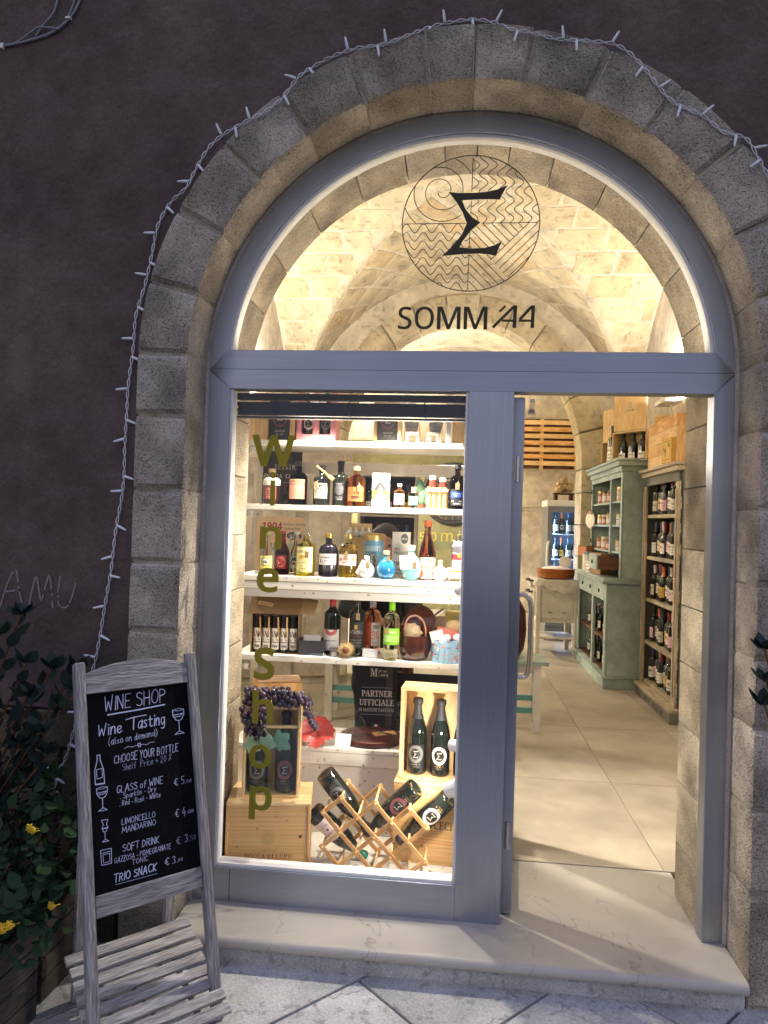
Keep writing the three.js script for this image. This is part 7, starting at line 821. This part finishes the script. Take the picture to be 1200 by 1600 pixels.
  hand('CHOOSE YOUR BOTTLE', 205, 612, 780, 600, 66, 7); hand('Shelf  Price + 20 %', 271, 682, 710, 668, 54, 5, '#9aa0c2');
  hand('GLASS of WINE', 215, 856, 620, 846, 58, 7); hand('. Sparklin - Dry', 240, 905, 555, 900, 42, 5); hand('. Red - Rosé - White', 232, 962, 590, 956, 42, 5); hand('€ 5', 715, 892, 815, 890, 62, 6); hand(',00', 815, 886, 880, 884, 26, 4);
  hand('LIMONCELLO', 243, 1112, 535, 1108, 46, 6); hand('MANDARINO', 242, 1176, 535, 1172, 46, 6); hand('€ 4', 705, 1152, 805, 1150, 68, 6); hand('.00', 812, 1144, 880, 1142, 26, 4);
  hand('SOFT DRINK', 238, 1324, 555, 1322, 54, 7); hand('GAZZOSA - POMEGRANATE', 168, 1394, 650, 1392, 42, 5); hand('TONIC', 312, 1440, 452, 1438, 38, 5); hand('€ 3', 700, 1376, 815, 1374, 64, 5, '#aab0d0'); hand('.50', 815, 1372, 885, 1370, 40, 4, '#7f86a8');
  hand('TRIO SNACK', 158, 1538, 520, 1536, 60, 10); stroke([[168, 1556], [515, 1560]], 3); hand('€ 3', 588, 1520, 690, 1518, 58, 6); hand(',00', 694, 1514, 750, 1512, 26, 4);
  const glass = (x, y, s) => { stroke([[x - 42 * s, y], [x - 40 * s, y + 40 * s], [x - 22 * s, y + 70 * s], [x, y + 78 * s], [x + 22 * s, y + 70 * s], [x + 40 * s, y + 40 * s], [x + 42 * s, y]], 6 * s); stroke([[x - 42 * s, y], [x, y - 9 * s], [x + 42 * s, y], [x, y + 9 * s], [x - 42 * s, y]], 4 * s); stroke([[x - 34 * s, y + 34 * s], [x + 34 * s, y + 30 * s], [x + 10 * s, y + 48 * s], [x - 26 * s, y + 48 * s]], 6 * s); stroke([[x, y + 78 * s], [x, y + 150 * s]], 6 * s); stroke([[x - 34 * s, y + 170 * s], [x, y + 150 * s], [x + 34 * s, y + 170 * s], [x - 34 * s, y + 170 * s]], 5 * s); };
  glass(797, 240, 1.25); glass(96, 786, 1.05);
  stroke([[68, 519], [68, 560], [44, 640], [44, 752], [120, 756], [116, 640], [92, 562], [92, 519], [68, 519]], 7); stroke([[58, 634], [104, 630], [104, 704], [60, 708]], 5, INK, true); stroke([[50, 748], [114, 752]], 9);
  stroke([[79, 1039], [132, 1042], [118, 1078], [130, 1104], [112, 1134], [92, 1132], [82, 1104], [94, 1076]], 5, INK, true); stroke([[86, 1106], [124, 1106]], 8); stroke([[104, 1134], [104, 1192]], 5); stroke([[80, 1208], [104, 1192], [130, 1210]], 5, INK, true);
  stroke([[62, 1269], [149, 1271], [144, 1386], [66, 1382]], 5, INK, true); stroke([[64, 1292], [148, 1292]], 4); stroke([[80, 1306], [134, 1306], [132, 1370], [82, 1368]], 4, INK, true);
  const ct = new THREE.CanvasTexture(cv); ct.colorSpace = THREE.SRGBColorSpace; const pg = new THREE.PlaneGeometry(w2 * 2, 0.598); pg.translate(0, 0.755, 0.0026); obj('chalk_writing', ln(pg), phy(0xffffff, 0.9, { map: ct, specularIntensity: 0.25 }), t);
  // rear legs, cross bar and slatted tray
  const zt = -Math.sin(lean) * 0.98 - 0.03, yt = Math.cos(lean) * 0.98; for (const s of [-1, 1]) obj('rear_leg', bar([s * (W / 2 - 0.055), yt, zt], [s * (W / 2 - 0.055), 0.004, -0.345], 0.034, 0.022), M.slat, t);
  obj('cross_bar', bar([-W / 2 + 0.075, 0.3, -0.333], [W / 2 - 0.075, 0.3, -0.333], 0.03, 0.016), M.slat, t);
  for (const s of [-1, 1]) obj('tray_bearer', bar([s * (W / 2 - 0.085), 0.04, 0.03], [s * (W / 2 - 0.085), 0.155, -0.33], 0.02, 0.018), M.slat, t);
  for (let i = 0; i < 8; i++) { const f = i / 7, g = cbox(W - 0.005 + 0.008 * (i % 2), 0.012, 0.037, rr(-0.004, 0.004), 0, 0, 0.002); g.rotateX(0.31); g.translate(0, 0.066 + f * 0.104, 0.055 - f * 0.345 + (i === 0 ? 0.0 : 0)); obj('tray_slat', g, M.slat, t); }
  for (const s of [-1, 1]) obj('hinge', cbox(0.02, 0.05, 0.004, s * (W / 2 - 0.05), yt + 0.005, zt - 0.014), M.steel, t);
}
{ // unlit string lights along the arch
  const P0 = [[-1.319, 1.021], [-1.299, 1.128], [-1.284, 1.245], [-1.264, 1.387], [-1.252, 1.528], [-1.229, 1.693], [-1.228, 1.858], [-1.225, 1.976], [-1.223, 2.07], [-1.209, 2.212], [-1.203, 2.33], [-1.171, 2.448], [-1.15, 2.555], [-1.128, 2.673], [-1.082, 2.755], [-1.017, 2.789], [-1.0, 2.86], [-0.946, 2.953], [-0.904, 2.992], [-0.804, 3.027], [-0.739, 3.058], [-0.669, 3.109], [-0.606, 3.189], [-0.556, 3.246], [-0.464, 3.266], [-0.395, 3.284], [-0.303, 3.294], [-0.212, 3.325], [-0.127, 3.375], [0.012, 3.392], [0.09, 3.377], [0.147, 3.33], [0.214, 3.316], [0.302, 3.29], [0.412, 3.279], [0.498, 3.264], [0.553, 3.229], [0.608, 3.167], [0.674, 3.081], [0.717, 3.046], [0.802, 3.004], [0.866, 2.95], [0.94, 2.926], [0.972, 2.876], [1.026, 2.777], [1.1, 2.66], [1.16, 2.5]];
  const zAt = (x, y) => { const r = Math.hypot(x - CX, y - SPR); const inR = y > SPR ? r < 1.205 : Math.abs(x - CX) < 1.205; return inR ? 0.209 : 0.178; };
  const low = [[-1.432, 0.532], [-1.443, 0.614], [-1.408, 0.686], [-1.387, 0.77], [-1.354, 0.889]];
  const pts = [...low.map(([x, y]) => V(x, y, 0.186)), ...P0.map(([x, y]) => V(x, y, zAt(x, y)))]; const cu = new THREE.CatmullRomCurve3(pts);
  const t = thing('string_light', 'unlit white fairy light string following the stone arch', 'string light', [0, 0, 0]); const wm = paint(0.6, 0.6, 0.6, 0.5), bm = paint(0.72, 0.72, 0.74, 0.4);
  const N = 620; for (let s = 0; s < 2; s++) { const q = []; for (let i = 0; i <= N; i++) { const p = cu.getPointAt(i / N), a = i * 0.62 + s * Math.PI; q.push(V(p.x + 0.0042 * Math.cos(a), p.y + 0.0042 * Math.sin(a) * 0.7, p.z + 0.003 * Math.sin(a))); } obj('cord', new THREE.TubeGeometry(new THREE.CatmullRomCurve3(q), 1300, 0.0021, 5), wm, t); }
  const L = cu.getLength(), nb = 52; for (let i = 0; i < nb; i++) { const f = (i + 0.05 + 0.9 * HS[i * 3 + 1]) / nb, p = cu.getPointAt(f), tg = cu.getTangentAt(f), sd = i % 2 ? 1 : -1; const d = V(-tg.y * sd + (HS[i + 9] - 0.5) * 0.5, tg.x * sd - 0.25 + (HS[i + 19] - 0.5) * 0.5, 0.25 * HS[i + 5]).normalize(); const g = lathe([[0.0001, 0], [0.0048, 0.001], [0.0052, 0.02], [0.0045, 0.022], [0.0042, 0.036], [0.002, 0.042], [0.0001, 0.043]], 8); g.applyQuaternion(new THREE.Quaternion().setFromUnitVectors(V(0, 1, 0), d)); const b = obj('bulb', g, bm, t); b.position.set(p.x + d.x * 0.002, p.y + d.y * 0.002, p.z + 0.003); }
}
{ // cables on the wall, upper left
  const t = thing('wall_cables', 'thin grey cables looped and tied on the stucco wall', 'cable', [0, 0, 0]); const m = paint(0.2, 0.2, 0.22, 0.5);
  obj('cable', tube([[-1.95, 3.36, 0.172], [-1.78, 3.366, 0.172], [-1.677, 3.382, 0.172], [-1.576, 3.412, 0.172], [-1.506, 3.466, 0.172], [-1.473, 3.525, 0.172], [-1.45, 3.7, 0.172]], 0.005, 50, 6), m, t); obj('cable', tube([[-1.95, 3.35, 0.173], [-1.728, 3.374, 0.173], [-1.66, 3.41, 0.178], [-1.627, 3.429, 0.178], [-1.58, 3.425, 0.178], [-1.545, 3.42, 0.176]], 0.0035, 40, 6), m, t); obj('cable', tube([[-1.64, 3.4, 0.173], [-1.61, 3.44, 0.175], [-1.575, 3.48, 0.175], [-1.56, 3.529, 0.173], [-1.55, 3.7, 0.173]], 0.004, 30, 6), m, t); obj('cable', tube([[-1.515, 3.46, 0.176], [-1.49, 3.53, 0.174], [-1.48, 3.7, 0.174]], 0.0035, 20, 6), m, t);
  obj('cable_tie', cbox(0.02, 0.008, 0.016, -1.512, 3.462, 0.173), M.offwhite, t); obj('cable_clip', cbox(0.012, 0.02, 0.014, -1.775, 3.366, 0.172), M.offwhite, t);
}
{ // planters with shrubs
  function planter(x, z, w, d, h, turn, label) { const t = thing('planter_box', label, 'planter', [x, 0, z], turn); const n = 4; for (let i = 0; i < n; i++) { const y = h * (i + 0.5) / n, hh = h / n - 0.006; for (const [ww, dd, px, pz] of [[w, 0.02, 0, d / 2 - 0.01], [w, 0.02, 0, -d / 2 + 0.01], [0.02, d - 0.041, w / 2 - 0.01, 0], [0.02, d - 0.041, -w / 2 + 0.01, 0]]) obj('board', cbox(ww, hh, dd, px, y, pz, 0.003), M.brownbox, t); } obj('corner_post', cbox(0.03, h, 0.03, w / 2 - 0.035, h / 2, d / 2 - 0.035), M.brownbox, t); obj('lining', cbox(w - 0.045, h - 0.05, d - 0.045, 0, (h - 0.05) / 2 + 0.002, 0), M.dirt, t); return t; }
  planter(-1.46, 0.68, 0.36, 0.28, 0.3, -0.1, 'brown board planter box beside the chalkboard sign, before the other planter');
  planter(-1.45, 0.36, 0.34, 0.26, 0.29, -0.06, 'brown board planter box close against the wall behind the sign');
  const leafGeo = (l, w, tip) => { const s = new THREE.Shape(); s.moveTo(0, 0); s.quadraticCurveTo(w * 0.7, l * 0.18, w * 0.5, l * 0.55); s.quadraticCurveTo(w * 0.3, l * 0.85, 0, l * (tip ? 1 : 0.97)); s.quadraticCurveTo(-w * 0.3, l * 0.85, -w * 0.5, l * 0.55); s.quadraticCurveTo(-w * 0.7, l * 0.18, 0, 0); const g = new THREE.ShapeGeometry(s, 4), p = g.attributes.position; for (let i = 0; i < p.count; i++) p.setZ(i, -Math.abs(p.getX(i)) * 0.35 + 0.2 * p.getY(i) * p.getY(i) / l * -0.6); g.computeVertexNormals(); return g; };
  const lm = [[0.02, 0.045, 0.02], [0.028, 0.06, 0.024], [0.018, 0.036, 0.02]].map((c) => phy(c, 0.85, { side: THREE.DoubleSide, specularIntensity: 0.4 }));
  function leaves(t, spots, geo, ms, name) { // each leaf its own piece
    for (const [x, y, z, rx, ry, rz, s, k] of spots) { const m = obj(name, geo, ms[k % ms.length], t); m.position.set(x, y, z); m.rotation.set(rx, ry, rz, 'YXZ'); m.scale.setScalar(s); }
  }
  const stuffLeaves = (t, n, gen, geo, m, name) => { const im = new THREE.InstancedMesh(geo, m, n), M4 = new THREE.Matrix4(), e = new THREE.Euler(), Q = new THREE.Quaternion(); for (let i = 0; i < n; i++) { const [x, y, z, rx, ry, rz, s] = gen(i); e.set(rx, ry, rz, 'YXZ'); Q.setFromEuler(e); M4.compose(V(x, y, z), Q, V(s, s, s)); im.setMatrixAt(i, M4); } im.name = name; im.userData.kind = 'stuff'; t.add(im); return im; };
  const q = mulberry(55), lan = leafGeo(0.048, 0.032, true);
  function lantana(cx, cz, y0, y1, rx, rz, n, nTwigs, label, fl) {
    const t = thing('lantana_shrub', label, 'shrub', [cx, y0, cz]); const tw = [];
    for (let i = 0; i < nTwigs; i++) { const a = q() * 6.28, r = 0.3 + q() * 0.6, e = [Math.cos(a) * rx * r, (y1 - y0) * (0.35 + q() * 0.6), Math.sin(a) * rz * r]; tw.push(e); obj('twig', tube([[Math.cos(a) * 0.05, -0.06, Math.sin(a) * 0.04], [e[0] * 0.5, e[1] * 0.55, e[2] * 0.5], e], 0.0032, 8, 5), M.darkwood, t); }
    const gen = () => { const a = q() * 6.28, c = q() * 2 - 0.75, r = Math.pow(q(), 0.45), s = Math.sqrt(Math.max(0.05, 1 - Math.max(0, c) * Math.max(0, c))); return [Math.cos(a) * rx * r * s, Math.max(-0.09, (y1 - y0) * (0.36 + 0.62 * c * (0.5 + 0.5 * r) * (0.75 + 0.5 * q()))), Math.sin(a) * rz * r * s, -0.3 - q() * 1.3, a > 3.14 ? q() * 6.28 : 1.57 - a + (q() - 0.5), (q() - 0.5) * 0.9, 0.7 + q() * 0.6, Math.floor(q() * 3)]; };
    leaves(t, Array.from({ length: Math.min(n, 280) }, gen), lan, lm, 'leaf'); if (n > 280) stuffLeaves(t, n - 280, gen, lan, lm[0], 'inner_leaves');
    const ym = paint(0.72, 0.42, 0.02, 0.6), yo = paint(0.75, 0.5, 0.03, 0.6); for (const [x, y, z, s] of fl) { const gs = []; for (let i = 0; i < 16; i++) { const a = i * 2.4, r = Math.sqrt(i / 16) * 0.014 * s; const p = new THREE.IcosahedronGeometry(0.0042 * s, 0); p.scale(1.2, 0.7, 1.2); p.translate(r * Math.cos(a), r * Math.sin(a), 0.008 - r * 0.3); gs.push(p); } gs.push(new THREE.CylinderGeometry(0.0015, 0.0015, 0.05, 5).rotateX(1.2).translate(0, -0.012, -0.02)); const f = obj('flower_head', gs, s > 1 ? ym : yo, t); f.position.set(x - cx, y - y0, z - cz); }
  }
  lantana(-1.42, 0.66, 0.29, 0.56, 0.25, 0.2, 460, 12, 'dark leafy shrub with yellow flower clusters in the planter beside the sign', [[-1.198, 0.386, 0.61, 0.85], [-1.255, 0.397, 0.76, 1.05], [-1.275, 0.385, 0.765, 0.95], [-1.238, 0.405, 0.755, 0.9]]);
  lantana(-1.4, 0.38, 0.28, 0.68, 0.24, 0.17, 440, 12, 'taller dark leafy shrub with a yellow flower in the planter by the wall', [[-1.335, 0.572, 0.515, 0.95], [-1.325, 0.566, 0.515, 0.8]]);
  const oval = leafGeo(0.062, 0.034, false), om = [[0.016, 0.03, 0.024], [0.022, 0.042, 0.03], [0.012, 0.022, 0.02]].map((c) => phy(c, 0.6, { side: THREE.DoubleSide, specularIntensity: 0.5 }));
  function sprigs(name, label, base, tips, per) { const t = thing(name, label, 'shrub', base); for (const tip of tips) { const e = tip.map((v, i) => v - base[i]), mid = [e[0] * 0.5, e[1] * 0.6 + 0.03, e[2] * 0.5 + 0.03]; const c = new THREE.CatmullRomCurve3([V(0, 0, 0), V(...mid), V(...e)]); obj('branch', new THREE.TubeGeometry(c, 16, 0.004, 5), M.darkwood, t); const sp = []; for (let i = 0; i < per; i++) { const f = 0.45 + 0.55 * (i / per), p = c.getPointAt(Math.min(1, f)); sp.push([p.x, p.y, p.z, -0.6 + q() * 1.2, q() * 6.28, (q() - 0.5) * 2.4, 0.75 + q() * 0.5, Math.floor(q() * 3)]); } for (let i = 0; i < 7; i++) { const a = i * 0.9; sp.push([e[0], e[1], e[2], -0.4 - q() * 0.5, a, (q() - 0.5) * 1.4, 0.8 + q() * 0.4, i]); } leaves(t, sp, oval, om, 'leaf'); } }
  sprigs('evergreen_shrub', 'dark evergreen shrub with oval leaves reaching along the wall behind the sign', [-1.72, 0.0, 0.42], [[-1.47, 1.24, 0.4], [-1.5, 1.18, 0.46], [-1.43, 1.08, 0.42], [-1.36, 1.06, 0.38], [-1.28, 0.98, 0.36], [-1.3, 1.05, 0.32], [-1.4, 0.98, 0.46], [-1.36, 0.86, 0.44], [-1.42, 0.82, 0.46], [-1.34, 0.78, 0.42], [-1.52, 1.02, 0.48], [-1.55, 0.9, 0.5], [-1.62, 1.2, 0.5], [-1.66, 1.1, 0.55], [-1.64, 0.95, 0.58], [-1.6, 0.8, 0.6], [-1.7, 0.7, 0.66], [-1.72, 1.3, 0.5]], 18);
  sprigs('evergreen_shrub', 'green leafy shrub standing before the stone jamb on the doorway side', [1.2, 0.0, 0.42], [[0.985, 1.23, 0.33], [0.99, 1.13, 0.34], [0.99, 1.05, 0.33], [1.04, 1.1, 0.36]], 8);
}
scene.traverse((o) => { if (o.isMesh) { o.castShadow = true; o.receiveShadow = true; } });
renderer.render(scene, camera);
